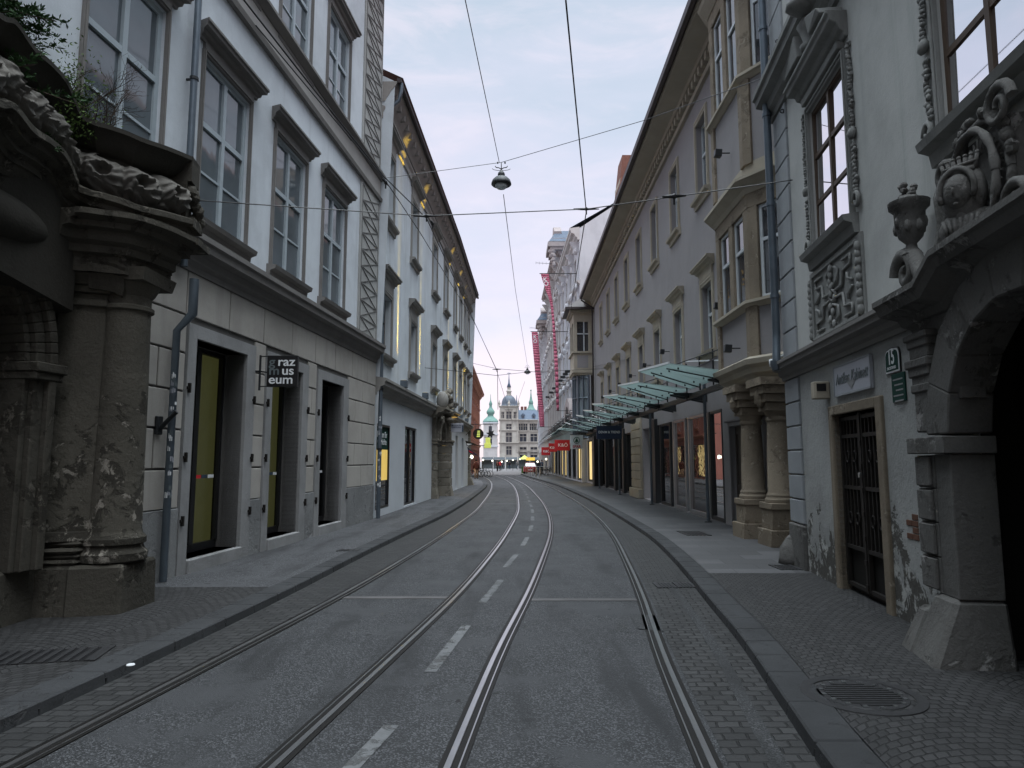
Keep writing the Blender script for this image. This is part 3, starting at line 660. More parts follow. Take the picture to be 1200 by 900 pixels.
for i,d in enumerate(D):
    a,b=SA(d[1]),SA(d[2]); A0,B0=SA(d[0]),SA(d[3])
    dr=MB(); WA.box(dr,a,b,-.42,-.36,.28,.40); 
    for x in (a,b-.07,(a+b)/2-.06): WA.box(dr,x,x+(.12 if x not in(a,b-.07) else .07),-.42,-.34,.40,dtop-.06)
    WA.box(dr,a,b,-.42,-.35,dtop-.08,dtop)
    o=dr.build('door',M['black'],mus)
    q=MB(); q.poly([WA.P(a,-.39,.4),WA.P(b,-.39,.4),WA.P(b,-.39,dtop-.05),WA.P(a,-.39,dtop-.05)]); q.build('pane',M['glass'],o,fixn=False)
    q=MB(); 
    if i<2:
        for x0,x1 in ((a-.1,a+.42),(a+.55,a+.98),(a+1.06,b+.3)): q.poly([WA.P(x0,-.52,.2),WA.P(x1,-.52,.2),WA.P(x1,-.52,dtop),WA.P(x0,-.52,dtop)])
    if i<2: q.build('lit_wall_panel',M['yel_room'],o,fixn=False)
    q=MB()
    q.poly([WA.P(a-.6,-1.3,.1),WA.P(b+.6,-1.3,.1),WA.P(b+.6,-1.3,dtop+.1),WA.P(a-.6,-1.3,dtop+.1)])
    for x in (a-.6,b+.6): q.poly([WA.P(x,-1.3,.1),WA.P(x,-.43,.1),WA.P(x,-.43,dtop+.1),WA.P(x,-1.3,dtop+.1)])
    for zz in (.1,dtop+.1): q.poly([WA.P(a-.6,-1.3,zz),WA.P(a-.6,-.43,zz),WA.P(b+.6,-.43,zz),WA.P(b+.6,-1.3,zz)])
    q.build('room_niche',M['room'],o,fixn=False)
    q=MB(); 
    for k in range(7): 
        q.cur=k%3; c=a+.1+(b-a-.2)*k/7; WA.box(q,c,c+(b-a)*.11,-.388,-.383,1.42,1.475)
    q.build('coloured_sticker_band',[M['whitep'],M['redm'],M['jean']],o)
    f=MB(); w_=A0; 
    WA.box(f,A0,a,-.30,.06,.0,dtop+.2); WA.box(f,b,B0,-.30,.06,.0,dtop+.2); WA.box(f,a,b,-.30,.06,dtop,dtop+.2); WA.box(f,b-.002+.004,b+.006,-.41,-.30,.28,dtop)
    f.build('stone_door_frame',M['a_stone'],o,bevel=.01)
    f=MB(); WA.box(f,a,b,-.45,.10,.0,.28); f.build('threshold',M['a_stone'],o,bevel=.01)
    f=MB()
    for s_ in (A0+.03,B0-.05):
        for zz in (.85,1.75,2.75): WA.box(f,s_,s_+.03,.06,.10,zz-.07,zz+.07); WA.box(f,s_-.03,s_+.05,.06,.085,zz-.02,zz+.02)
    f.build('shutter_hinge',M['iron'],o)
# wall body above and behind
g=MB(); 
for s in (0,LA): g.poly([WA.P(s,0,0),WA.P(s,-9,0),WA.P(s,-9,15.9),WA.P(s,0,15.9)])
g.poly([WA.P(0,-9,0),WA.P(LA,-9,0),WA.P(LA,-9,15.9),WA.P(0,-9,15.9)]); g.poly([WA.P(0,.5,15.9),WA.P(LA,.5,15.9),WA.P(LA,-5,17.6),WA.P(0,-5,17.6)]); g.poly([WA.P(0,-9,15.9),WA.P(LA,-9,15.9),WA.P(LA,-5,17.6),WA.P(0,-5,17.6)])
g.build('side_and_roof',M['a_rust'],mus,fixn=False)
# drainpipes
def pipe(W,parent,s,zt,zb,r=.055,o=.13,m='steel',elbow=None,name='drainpipe'):
    q=MB(); pts=[W.P(s,o,zt),W.P(s,o,zb+.12)]+([W.P(s,o,zb)] if not elbow else [])
    if elbow: pts=elbow+pts[0:]
    q.tube(pts,r,12); p=q.build(name,M[m],parent,True,autos=50)
    q=MB(); zz=zb+.9
    while zz<zt-.3: q.lathe(W.P(s,o,zz),[(r,0),(r+.012,.0),(r+.012,.045),(r,.045)],12); W.box(q,s-.012,s+.012,0,o-r,zz,zz+.03); zz+=1.9
    q.build('bracket',M['steel_d'],p); return p
yp=AY(216,5); 
pipe(WA,mus,SA(yp),15.8,5.2-.75,.05,.12)
pp=MB(); y1=AY(196,.5,.12); yb=AY(192,0,.12)
pp.tube([WA.P(SA(yp)-.02,.30,4.25),WA.P(SA(yp)-.02,.30,3.75),WA.P(SA(yp)-.1,.13,3.50),WA.P(SA(yp)-.1,.13,.1)],[.065,.065,.05,.05],12)
pp.build('drainpipe',M['steel'],mus,True,autos=50)
q=MB(); random.seed(5)
for k in range(26):
    a=random.uniform(-2.2,.3); zz=random.uniform(1.2,2.9); c=WA.P(SA(yp)-.1,.13,0); r=.052
    q.cur=random.choice((0,0,1,2)); 
    pts=[]
    for (da,dz_) in ((0,0),(.7,0),(.7,.05),(0,.06)): pts.append((c.x+r*math.cos(a+da),c.y+r*math.sin(a+da),zz+dz_*random.uniform(.7,1.4)))
    q.poly(pts)
q.build('sticker_remains',[M['whitep'],M['greyp'],M['paper']],mus,fixn=False)

# wall bracket lamp by the pipe
t=thing('flag_holder','small dark steel flag pole socket on the grey wall beside the left drainpipe','flag holder',WA.P(SA(AY(183,.1)),.0,2.3)); c=WA.P(SA(AY(180,.1)),.03,2.17)
q=MB(); ss=SA(AY(180,.1)); WA.box(q,ss-.07,ss+.07,.03,.07,2.05,2.30); q.build('back_plate',M['steel_d'],t,bevel=.01)
q=MB(); q.tube([WA.P(ss,.07,2.13),WA.P(ss+.02,.28,2.36)],[.03,.03],10); q.build('socket_tube',M['steel_d'],t,True,autos=40)

# hanging museum sign
ys=11.9; s_=SA(ys); x0=WA.P(s_,0,0).x
A=WA.P(s_,.0,0)
def onp(u,v,y):                                        # point of the vertical plane y = const, for sizes
    a=(450-v)/F; zz=EYE+y*(ST+a*CT)/(CT-a*ST); fw=y*CT+(zz-EYE)*ST; return Vector(((u-600)/F*fw,y,zz))
p0=onp(313,453.5,ys); p1=onp(350,417,ys)
t=thing('museum_sign','square black hanging sign lettered graz museum on a steel bracket','sign',((p0.x+p1.x)/2,ys,p0.z))
q=MB(); q.box(p0.x,p1.x,ys-.045,ys+.045,p0.z,p1.z); q.build('sign_box',M['black'],t,bevel=.006)
q=MB(); e=p0.x-.135
q.bar((e,ys,p0.z-.06),(e,ys,p1.z+.01),.03); q.bar((e,ys,p0.z+.01),(p0.x,ys,p0.z+.01),.018); q.bar((e,ys,p1.z-.01),(p0.x,ys,p1.z-.01),.018); q.bar((x0,ys,(p0.z+p1.z)/2),(e,ys,(p0.z+p1.z)/2),.03); q.bar((e,ys,(p0.z+p1.z)/2),(p0.x,ys,(p0.z+p1.z)/2-.02),.025); q.build('bracket',M['steel_d'],t)
wd=p1.x-p0.x; h=p1.z-p0.z
lx=p0.x+.035; sz=h*.40; kw=dict(ext=.003,bold=.003,align='LEFT',sx=1.12)
def row(parts,zz):
    x=lx
    for s,m,wf in parts: text(s,'letters',sz,(x,ys-.050,zz),(1,0,0),(0,0,1),M[m],t,**kw); x+=wf
row([('g','greyp',.15),('raz','whitep',0)],p0.z+h*.67); row([('m','greyp',.225),('us','whitep',0)],p0.z+h*.385); row([('eum','whitep',0)],p0.z+h*.10)
# ================================================================== LEFT PORTAL (part of the palace)
por=setp(bpy.data.objects.new('portal',bpy.data.meshes.new('portal')),None)
def onray(u,v,x=None,y=None):
    a=(450-v)/F; r=Vector(((u-600)/F,CT-a*ST,ST+a*CT)); t=(x/r.x) if x is not None else y/r.y
    return Vector((0,0,EYE))+r*t
# plinth blocks + jamb as the portal's own mesh
g=MB()
g.hexa([(-5.6,6.95,0),(-4.95,6.60,0),(-4.95,7.35,0),(-5.6,7.6,0),(-5.6,6.95,.62),(-4.97,6.62,.62),(-4.97,7.35,.62),(-5.6,7.6,.62)])
g.hexa([(-5.25,7.22,0),(-4.60,7.30,0),(-4.52,7.95,0),(-5.25,7.95,0),(-5.25,7.24,.60),(-4.62,7.32,.60),(-4.54,7.95,.60),(-5.25,7.95,.60)])
g.hexa([(-4.66,7.27,0),(-4.14,7.42,0),(-4.10,8.1,0),(-4.85,8.2,0),(-4.66,7.29,.60),(-4.16,7.44,.60),(-4.12,8.1,.60),(-4.85,8.2,.60)])
# stepped base mouldings
for k,(zz,e) in enumerate(((.60,.0),(.66,-.03),(.72,-.0),(.79,-.05))):
    h=.06
    g.hexa([(-5.2,7.24+e*-1,zz),(-4.60,7.34-e,zz),(-4.54,7.9,zz),(-5.2,7.9,zz),(-5.2,7.24-e,zz+h),(-4.60,7.34-e,zz+h),(-4.54,7.9,zz+h),(-5.2,7.9,zz+h)])
# core behind
g.hexa([(-5.2,7.45,.5),(-4.75,7.75,.5),(-4.65,8.1,.5),(-5.2,8.1,.5),(-5.2,7.45,4.6),(-4.75,7.75,4.6),(-4.65,8.1,4.6),(-5.2,8.1,4.6)])
me0=g
por=g.build('portal',M['portal'],mus,bevel=.03)
# pilaster
g=MB()
g.hexa([(-4.99,7.30,.78),(-4.56,7.50,.78),(-4.56,7.85,.78),(-4.99,7.85,.78),(-4.95,7.30,3.55),(-4.54,7.50,3.55),(-4.54,7.85,3.55),(-4.95,7.85,3.55)])
g.hexa([(-5.03,7.24,.84),(-4.52,7.46,.84),(-4.52,7.8,.84),(-5.03,7.8,.84),(-5.0,7.27,.95),(-4.55,7.48,.95),(-4.55,7.8,.95),(-5.0,7.8,.95)])
for zz,e in ((3.40,.03),(3.55,.05),(3.63,.10),(3.72,.15),(3.80,.10)):
    g.hexa([(-4.97-e,7.28-e,zz),(-4.54+e,7.48-e,zz),(-4.54+e,7.85,zz),(-4.97-e,7.85,zz),(-4.97-e,7.28-e,zz+.08),(-4.54+e,7.48-e,zz+.08),(-4.54+e,7.85,zz+.08),(-4.97-e,7.85,zz+.08)])
g.build('pilaster',M['column'],por,bevel=.01)
# column
g=MB(); cx,cy=-4.42,7.72
g.lathe((cx,cy,0),[(.30,.60),(.34,.62),(.345,.70),(.31,.74),(.295,.78),(.325,.80),(.325,.86),(.29,.90),(.275,.95),(.262,1.6),(.252,2.6),(.236,3.38),(.27,3.40),(.27,3.44),(.236,3.46),(.236,3.56),(.27,3.60),(.30,.66+3.0),(.315,3.70)],40)
g.hexa([(cx-.33,cy-.33,3.70),(cx+.33,cy-.33,3.70),(cx+.33,cy+.33,3.70),(cx-.33,cy+.33,3.70),(cx-.36,cy-.36,3.84),(cx+.36,cy-.36,3.84),(cx+.36,cy+.36,3.84),(cx-.36,cy+.36,3.84)])
g.build('column',M['column'],por,True,autos=35)
# arch mouldings on the wall
g=MB(); sc_=ARC[0]
for r0,r1,o1 in ((1.20,1.27,.10),(1.27,1.40,.16),(1.40,1.50,.22),(1.50,1.56,.16)):
    arch_ring(WA,g,sc_,r0,r1,2.70,-.35,o1,40)
    WA.box(g,sc_+r0,sc_+r1,-.35,o1,.6,2.62); WA.box(g,sc_-r1,sc_-r0,-.35,o1,.6,2.62)
WA.box(g,sc_+1.18,sc_+1.60,-.35,.26,2.60,2.70); WA.box(g,sc_+1.19,sc_+1.58,-.35,.23,2.52,2.60)
g.build('archivolt',M['portal'],por,bevel=.012)
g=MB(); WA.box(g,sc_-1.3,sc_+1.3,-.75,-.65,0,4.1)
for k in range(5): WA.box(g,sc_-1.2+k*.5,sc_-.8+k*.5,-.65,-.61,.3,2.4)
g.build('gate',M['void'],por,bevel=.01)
# entablature swept along its plan line (heights taken on the plan line)
def sweep(mb,pts,prof,flip=1,closed=True,smooth_n=None):
    pts=[Vector(p) for p in pts]; n=len(prof); vs=[]
    for i,p in enumerate(pts):
        a=pts[max(i-1,0)]; b=pts[min(i+1,len(pts)-1)]; t=Vector((b.x-a.x,b.y-a.y,0)).normalized(); nr=Vector((t.y,-t.x,0))*flip
        for o,z in prof: vs.append(p+nr*o+Vector((0,0,z)))
    fs=[]
    for i in range(len(pts)-1):
        for k in range(n if closed else n-1): fs.append((i*n+k,i*n+(k+1)%n,(i+1)*n+(k+1)%n,(i+1)*n+k))
    if closed: fs+= [tuple(range(n)),tuple((len(pts)-1)*n+k for k in range(n))]
    mb.mesh(vs,fs)
raw=[(0,14,-4.45),(20,24,-4.47),(42,55,-4.50),(62,73,-4.55),(80,95,-4.60),(95,131,-4.62),(110,141,-4.50),(127,146,-4.38),(148,153,-4.22),(169,162,-4.08),(198,172,-3.95),(227,184,-3.86)]
line=[onray(u,v,x=x) for u,v,x in raw]
print('portal line',[tuple(round(c,2) for c in p) for p in line])
pre=[Vector((-4.42,line[0].y-1.2,line[0].z+.12)),Vector((-4.44,line[0].y-.5,line[0].z+.08))]
end=[Vector((-4.1,line[-1].y+.25,line[-1].z)),Vector((-4.9,line[-1].y+.3,line[-1].z))]
full=pre+line+end
def fine(pts,n=4):
    fx=spline([(i,p.x) for i,p in enumerate(pts)]); fy=spline([(i,p.y) for i,p in enumerate(pts)]); fz=spline([(i,p.z) for i,p in enumerate(pts)])
    return [Vector((fx(i/n),fy(i/n),fz(i/n))) for i in range((len(pts)-1)*n+1)]
main=fine(pre+line,9)
g=MB(); sweep(g,main,[(-1.2,.02),(0,0),(.0,-.05),(-.06,-.08),(-.10,-.16),(-.20,-.25),(-.26,-.27),(-.26,-.31),(-1.2,-.31)])
g.build('crowning_cornice',M['portal_d'],por,True,autos=40)
# frieze: bulging band of carved shells with deep eye holes
tot=[0]
for p_,q_ in zip(main,main[1:]): tot.append(tot[-1]+(q_-p_).length)
n=int(tot[-1]/.018); K=40; fx_,fy_,fz_=[spline([(tot[i],getattr(p,c)) for i,p in enumerate(main)]) for c in 'xyz']
g=MB(); vs=[]; SP=.46
for i in range(n+1):
    d=tot[-1]*i/n; p=Vector((fx_(d),fy_(d),fz_(d))); t=Vector((fx_(d+.02)-fx_(d-.02),fy_(d+.02)-fy_(d-.02),0)).normalized(); nr=Vector((t.y,-t.x,0))
    for k in range(K+1):
        f=k/K; o=-.24+.27*math.sin(math.pi*f)**.6; zz=-.31-.46*f; q=p+nr*o+Vector((0,0,zz))
        u=((d/SP+.12*noise.noise(Vector((d,0,0))))%1-.5)*SP; w_=(f-.42)*.46
        u2=u+.35*w_; rr=math.hypot(u2/.075,w_/.062); pit=math.exp(-rr**4*.6); rim=math.exp(-((rr-1.45)/.35)**2); an=math.atan2(w_,u2)
        lobe=math.exp(-((abs(u)-SP*.5)/.035)**2)
        dd=-.15*pit+.030*rim*(1+.5*math.cos(an*7))-.05*lobe+.016*math.sin(an*9+rr*2.5)*(1-pit)*min(1,rr/2)+.022*math.sin(zz*60+d*22)*(f>.72)
        dd+=noise.fractal(q*7,.9,2.1,4)*.022; q+=nr*dd+Vector((0,0,.02*math.sin(d*13.6))); vs.append(q)
g.mesh(vs,[(i*(K+1)+k,i*(K+1)+k+1,(i+1)*(K+1)+k+1,(i+1)*(K+1)+k) for i in range(n) for k in range(K)])
def rot_to(nv):
    nv=nv.normalized(); t=Vector((-nv.y,nv.x,0)).normalized(); return Matrix((t,nv,Vector((0,0,1)))).transposed()
g.build('carved_frieze',M['carved'],por,True,autos=60)
g=MB(); sweep(g,main,[(-1.2,-.76),(-.02,-.76),(.05,-.79),(.05,-.85),(-.02,-.88),(-.02,-.93),(-.10,-.97),(-.08,-1.03),(-.14,-1.06),(-.14,-1.12),(-1.2,-1.12)])
g.build('architrave',M['portal'],por,True,autos=30)
i0=next(i for i,p in enumerate(main) if p.x>=-4.61 and p.y>6.7); tail=[p for p in main if p.y>7.05]
tail=[Vector((-5.3,tail[0].y-.1,tail[0].z))]+tail
flat=[Vector((p.x,p.y,line[-1].z)) for p in main if p.y>6.9]
g=MB(); sweep(g,flat,[(-1.0,-1.0),(.10,-1.02),(.10,-1.08),(.0,-1.12),(.0,-1.18),(-.08,-1.2),(-.10,-1.30),(-.16,-1.34),(-.16,-1.42),(-.22,-1.44),(-.22,-1.62),(-1.0,-1.62)])
g.build('corona_steps',M['portal'],por,True,autos=30)
# end returns closing the profile
e=line[-1]; g=MB()
for (o,z0,z1) in ((0,-.31,0),(-.05,-.77,-.31),(.05,-.88,-.76),(-.02,-1.12,-.88),(.12,-1.10,-1.02),(-.04,-1.2,-1.1),(-.18,-1.45,-1.2),(-.25,-1.62,-1.45)):
    g.hexa([(-5.3,e.y-.02,e.z+z0),(e.x+o,e.y-.02,e.z+z0),(e.x+o-.05,e.y+.28+o,e.z+z0),(-5.3,e.y+.28+o,e.z+z0),(-5.3,e.y-.02,e.z+z1),(e.x+o,e.y-.02,e.z+z1),(e.x+o-.05,e.y+.28+o,e.z+z1),(-5.3,e.y+.28+o,e.z+z1)])
for k in range(7): g.ell((e.x-.03+.02*math.sin(k*2.1),e.y+.06+.04*k,e.z-.42-.05*k),(.07,.08,.08),8,None,.3)
g.build('end_return',M['portal'],por,bevel=.02)
# spandrel over the arch
g=MB(); a=SA(4.4); 
g.hexa([(-5.3,3.5,3.9),(-4.9,3.5,3.9),(-4.72,7.2,3.3),(-5.2,7.6,3.3),(-5.3,3.5,5.4),(-4.75,3.5,5.4),(-4.72,7.2,4.4),(-5.2,7.6,4.4)])
g.ell((-4.85,6.15,4.0),(.20,.75,.24),18); g.build('spandrel_cushion',M['portal_d'],por,True,autos=40)
g=MB(); lft=[p for p in main if p.y<7.15]
for o_,z_,h_ in ((-.16,-1.12,.12),(-.24,-1.26,.16),(-.20,-1.46,.07),(-.28,-1.55,.2)): sweep(g,lft,[(-.9,z_),(o_,z_),(o_-.02,z_-h_*.5),(o_-.07,z_-h_),(-.9,z_-h_)])
g.build('lower_mouldings',M['portal'],por,True,autos=35)

# conifer and bare shrub on the portal balcony
def needles(mb,p,d,L,n,size):
    for k in range(n):
        t=random.random(); c=p+d*L*t; dv=(d*.6+Vector((random.gauss(0,1),random.gauss(0,1),random.gauss(0,.7)))).normalized(); s=size*random.uniform(.6,1.3)
        x=dv.cross(Vector((random.random(),random.random(),random.random()))).normalized()*s*.10; mb.poly([c-x,c+dv*s*.6-x*1.5,c+dv*s,c+dv*s*.6+x*1.5][0:4])
random.seed(21)
t=thing('conifer_shrub','dark green conifer shrub growing above the left stone portal','shrub',(-5.05,6.35,4.95))
tr=MB(); lf=MB()
tr.tube([(-5.1,5.9,4.7),(-5.05,6.0,5.5),(-5.0,5.95,6.6)],[.05,.035,.012],7)
for k in range(95):
    zz=random.uniform(4.85,6.5); b=Vector((-5.03,5.95,zz)); an=random.uniform(0,6.28); d=Vector((math.cos(an)*.7,math.sin(an)*1.1+.25,random.uniform(-.25,.25))).normalized(); L=random.uniform(.35,1.15)*(1-(zz-4.8)/3.4)
    pts=[b,b+d*L*.5+Vector((0,0,.03)),b+d*L+Vector((0,0,-.06))]; tr.tube(pts,[.012,.008,.003],5)
    for j in range(6):
        f=.25+.75*j/6; needles(lf,b+d*L*f,(d+Vector((random.gauss(0,.5),random.gauss(0,.5),random.gauss(0,.3)))).normalized(),.16,26,.065)
tr.build('branches',M['twig'],t,True); o=lf.build('needles',M['leaf'],t,fixn=False)
t=thing('bare_shrub','leafless twiggy shrub with few yellow green leaves above the left portal','shrub',(-4.75,7.3,5.0))
tr=MB(); lf=MB()
def twig(p,d,L,r,dep):
    q=p+d*L*.5+Vector((random.gauss(0,.03),random.gauss(0,.03),0)); e=p+d*L; tr.tube([p,q,e],[r,r*.8,r*.6],5,False)
    if dep==0: return
    for k in range(3 if dep>1 else 3):
        nd=(d+Vector((random.gauss(0,.48),random.gauss(0,.48),random.gauss(.1,.35)))).normalized(); twig(p+d*L*random.uniform(.45,1),nd,L*random.uniform(.55,.8),r*.6,dep-1)
for k in range(5): twig(Vector((-4.78,7.15+.08*k,4.85)),Vector((random.gauss(0,.15),random.gauss(.1,.3),1)).normalized(),.62,.013,4)
for k in range(3000):
    c=Vector((-4.8+random.gauss(0,.12),7.0+random.gauss(0,.2),5.15+abs(random.gauss(0,.38)))); u_=Vector((random.gauss(0,1),random.gauss(0,1),random.gauss(0,1))).normalized()*.02; v_=u_.cross(Vector((random.random(),1,0))).normalized()*.010
    lf.poly([c-u_,c+v_,c+u_,c-v_])
tr.build('branches',M['twig'],t,True,fixn=False); lf.build('leaves',M['leaf2'],t,fixn=False)

# ================================================================== LEFT: curved white museum of history (B)
WB=Wall([(-3.9,19.32),(-3.26,34.0),(-2.92,46.5)],-1); LB=WB.c[-1]; SB=WB.sat
hb=thing('history_museum','long white plaster building with uplights, arched stone portal and deep eaves on the left','building',WB.P(12,0,0))
zB=WB.zv
zr2=(zB(SB(20.3),416),zB(SB(20.3),345)); zr3=(zB(SB(20.3),258),zB(SB(20.3),178)); zcb=(zB(SB(20),465),zB(SB(20),446)); ez=zB(SB(40),322,.5)
print('B rows',zr2,zr3,zcb,ez)
ez=13.0
sb=[20.0,24.25,29.1,32.6,36.6,39.6,42.3,44.7]
ops=[]
for y in sb:
    ops.append((SB(y),SB(y)+1.15,*zr2)); ops.append((SB(y),SB(y)+1.15,*zr3))
g=MB(); facade(WB,g,0,LB,zcb[1],ez,ops,.28); g.build('upper_wall',M['b_up'],hb,fixn=False)
for i,o in enumerate(ops):
    win(WB,hb,*o,M['frame_b'] if i%2==0 else M['frame_g'],M[('pane_k','pane_c','pane_k')[(i*7)%3]],M['b_trim'],M['b_trim'],M['b_trim'],ti=(.62,.33),rec=.2,surw=.16,hgap=.30,hd=.27)
g=MB(); WB.prof(g,0,LB,cornice_prof(zcb[0],zcb[1],.32)); g.build('ground_floor_cornice',M['b_trim'],hb)
ap=(SB(30.9),.85,0,2.55)
opsl=[(SB(19.62),SB(21.35),.30,2.78,.05),(SB(23.7),SB(25.9),.15,2.9,.10),(SB(35.2),SB(35.2)+1.1,.12,3.1),(SB(38.2),SB(38.2)+1.3,.12,3.1),(SB(41.6),SB(41.6)+1.3,.12,3.1)]
g=MB(); facade(WB,g,0,LB,0,zcb[0]+.02,opsl,.22,[ap]); g.build('ground_floor_wall',M['b_low'],hb,fixn=False)
for i,o in enumerate(opsl):
    f=MB(); q=o[4] if len(o)>4 else .22
    for a,b,c,d in ((o[0],o[0]+.06,o[2],o[3]),(o[1]-.06,o[1],o[2],o[3]),(o[0],o[1],o[3]-.07,o[3]),(o[0],o[1],o[2],o[2]+.07)): WB.box(f,a,b,-q-.03,-q+.05,c,d)
    if i: WB.box(f,(o[0]+o[1])/2-.05,(o[0]+o[1])/2+.05,-q-.03,-q+.05,o[2],o[3])
    d=f.build('door' if i else 'poster_window',M['black'],hb)
    if i: f=MB(); f.poly([WB.P(o[0],-q,o[2]),WB.P(o[1],-q,o[2]),WB.P(o[1],-q,o[3]),WB.P(o[0],-q,o[3])]); f.build('pane',M['pane_k'],d,fixn=False)
    else:
        H=o[3]-o[2]
        for nm,m,a,b in (('green_poster','green_s',.70,1),('lit_blind','gold',.33,.70),('dim_pane','pane_k',0,.33)):
            f=MB(); f.poly([WB.P(o[0],-q,o[2]+H*a),WB.P(o[1],-q,o[2]+H*a),WB.P(o[1],-q,o[2]+H*b),WB.P(o[0],-q,o[2]+H*b)]); f.build(nm,M[m],d,fixn=False)
        dd,nv=WB.dn(0); c=WB.P((o[0]+o[1])/2,-q+.012,o[2]+H*.845)
        text('Museum für\nGeschichte','lettering',.26,c,(-dd.x*-1,dd.y,0) if False else (dd.x,dd.y,0),(0,0,1),M['whitep'],d,.002,.002)
        f=MB(); random.seed(2)
        for k in range(7): f.tube([WB.P(o[0]+.25+random.random()*.5,-q+.012,o[2]+.1+.11*k),WB.P(o[0]+.35+random.random()*.4,-q+.012,o[2]+.25+.11*k),WB.P(o[0]+.3+random.random()*.5,-q+.012,o[2]+.12+.11*k)],.012,5)
        f.build('graffiti',M['whitep'],d)
g=MB(); 
# eaves: stepped soffit with brackets and gutter
EO=.46
WB.prof(g,0,LB,[(-.05,ez-1.15),(.06,ez-1.15),(.06,ez-.95),(.12,ez-.85),(.12,ez-.78),(-.05,ez-.7)])
WB.prof(g,0,LB,[(-.05,ez-.62),(.10,ez-.62),(.16,ez-.5),(.24,ez-.38),(.29,ez-.28),(.38,ez-.18),(.45,ez-.08),(EO+.02,ez),(-.05,ez)])
g.build('eave_cornice',M['b_eave'],hb)
g=MB(); s=.4
while s<LB: WB.box(g,s,s+.13,.10,.37,ez-.40,ez-.19); s+=.62
g.build('eave_bracket',M['b_eave'],hb,bevel=.01)
g=MB(); WB.prof(g,-.02,LB+.3,[(EO,ez-.02),(EO+.07,ez-.07),(EO+.13,ez-.03),(EO+.13,ez+.07),(EO,ez+.09)]); g.build('gutter',M['gutter'],hb)
g=MB()
for a,b in ((0,WB.c[1]),(WB.c[1],LB)): g.poly([WB.P(a,EO+.18,ez+.09),WB.P(b,EO+.18,ez+.09),WB.P(b,-5,ez+2.9),WB.P(a,-5,ez+2.9)])
g.build('roof',M['tile'],hb,fixn=False)
g=MB()
for s in (0.02,LB): g.poly([WB.P(s,-.0,0),WB.P(s,-9,0),WB.P(s,-9,ez),WB.P(s,-5,ez+2.8),WB.P(s,0.4,ez)])
g.poly([WB.P(0,-9,0),WB.P(LB,-9,0),WB.P(LB,-9,ez),WB.P(0,-9,ez)]); g.build('end_walls',M['b_up'],hb,fixn=False)
s=.12; q=MB(); q.tube([WB.P(s,EO+.1,ez),WB.P(s,EO+.1,ez-.25),WB.P(s,.5,ez-.55),WB.P(s,.14,ez-.85),WB.P(s,.14,ez-1.3),WB.P(s,.14,3.9),WB.P(s,.14,.1)],.06,12); p=q.build('drainpipe',M['steel'],hb,True,autos=50)
q=MB(); 
for zz in (2,3.7,5.6,8,10.2,12): q.lathe(WB.P(s,.14,zz),[(.06,0),(.075,.0),(.075,.06),(.06,.06)],12)
q.build('bracket',M['steel_d'],p)
q=MB(); random.seed(8)
for k in range(30):
    a=random.uniform(-2.4,0); zz=random.uniform(.9,2.9); c=WB.P(s,.14,0); r=.062; q.cur=random.choice((0,0,1,2)); q.poly([(c.x+r*math.cos(a+x),c.y+r*math.sin(a+x),zz+y_) for x,y_ in ((0,0),(.7,0),(.7,.07),(0,.05))])
q.build('sticker_remains',[M['whitep'],M['greyp'],M['paper']],hb,fixn=False)
# arched portal of B
g=MB(); sc_=ap[0]
arch_ring(WB,g,sc_,.85,1.15,2.55,-.3,.34,12,.02); arch_ring(WB,g,sc_,1.16,1.26,2.55,-.02,.26,24)
pb=g.build('portal',M['sand'],hb,bevel=.015)
for sgn,o1 in ((-1,.20),(1,.50)):
    g=MB(); a,b=sorted((sc_+sgn*.86,sc_+sgn*(1.62 if sgn>0 else 1.35)))
    n=5
    for k in range(n): WB.box(g,a,b,-.3,o1-.02*(k%2),.55+k*.37,.905+k*.37)
    WB.box(g,a-.04,b+.04,-.3,o1+.05,2.41,2.55); WB.box(g,a-.07,b+.07,-.3,o1+.1,2.55,2.65)
    WB.box(g,a,b,-.1,o1-.04,2.65,3.65)
    g.hexa([WB.P(a-.08,-.3,0),WB.P(b+.08,-.3,0),WB.P(b+.05,o1+.10,0),WB.P(a-.05,o1+.10,0),WB.P(a,-.3,.55),WB.P(b,-.3,.55),WB.P(b,o1,.55),WB.P(a,o1,.55)])
    g.build('pier',M['sand'],pb,bevel=.02)
g=MB(); WB.prof(g,sc_-1.85,sc_-.7,cornice_prof(3.55,3.95,.7),mitre=.3); WB.prof(g,sc_+.7,sc_+1.95,cornice_prof(3.55,3.95,.8),mitre=.3)
g.build('entablature',M['sand'],pb)
g=MB()   # carved crest with scrolls and helmet shaped niche
g.ell(WB.P(sc_-.75,.35,4.35),(.27,.27,.42),12); g.build('rounded_finial',M['b_trim'],pb,True)
g=MB()
for k in range(16): g.ell(WB.P(sc_+.35+.25*math.sin(k*.9),.42+.1*math.cos(k*1.7),3.55+k*.09),(.22-.004*k,.22,.14),8,None,.35)
sp=[WB.P(sc_+.55+.3*math.cos(k*.5)*(1-k/16),.55,4.3+.35*math.sin(k*.5)*(1-k/16)) for k in range(14)]; g.tube(sp,.08,7); g.build('carved_crest',M['sand'],pb,True)
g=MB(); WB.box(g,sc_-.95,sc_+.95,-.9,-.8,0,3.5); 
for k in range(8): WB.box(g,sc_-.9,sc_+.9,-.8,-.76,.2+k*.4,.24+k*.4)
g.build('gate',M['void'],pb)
g=MB(); a,b=LB-.75,LB-.02
for k in range(7): WB.box(g,a+.02,b,-.02,.16-.03*(k%2),.6+k*.45,1.02+k*.45)
g.hexa([WB.P(a-.08,-.1,0),WB.P(b,-.1,0),WB.P(b,.42,0),WB.P(a-.08,.42,0),WB.P(a,-.1,.6),WB.P(b,-.1,.6),WB.P(b,.2,.6),WB.P(a,.2,.6)])
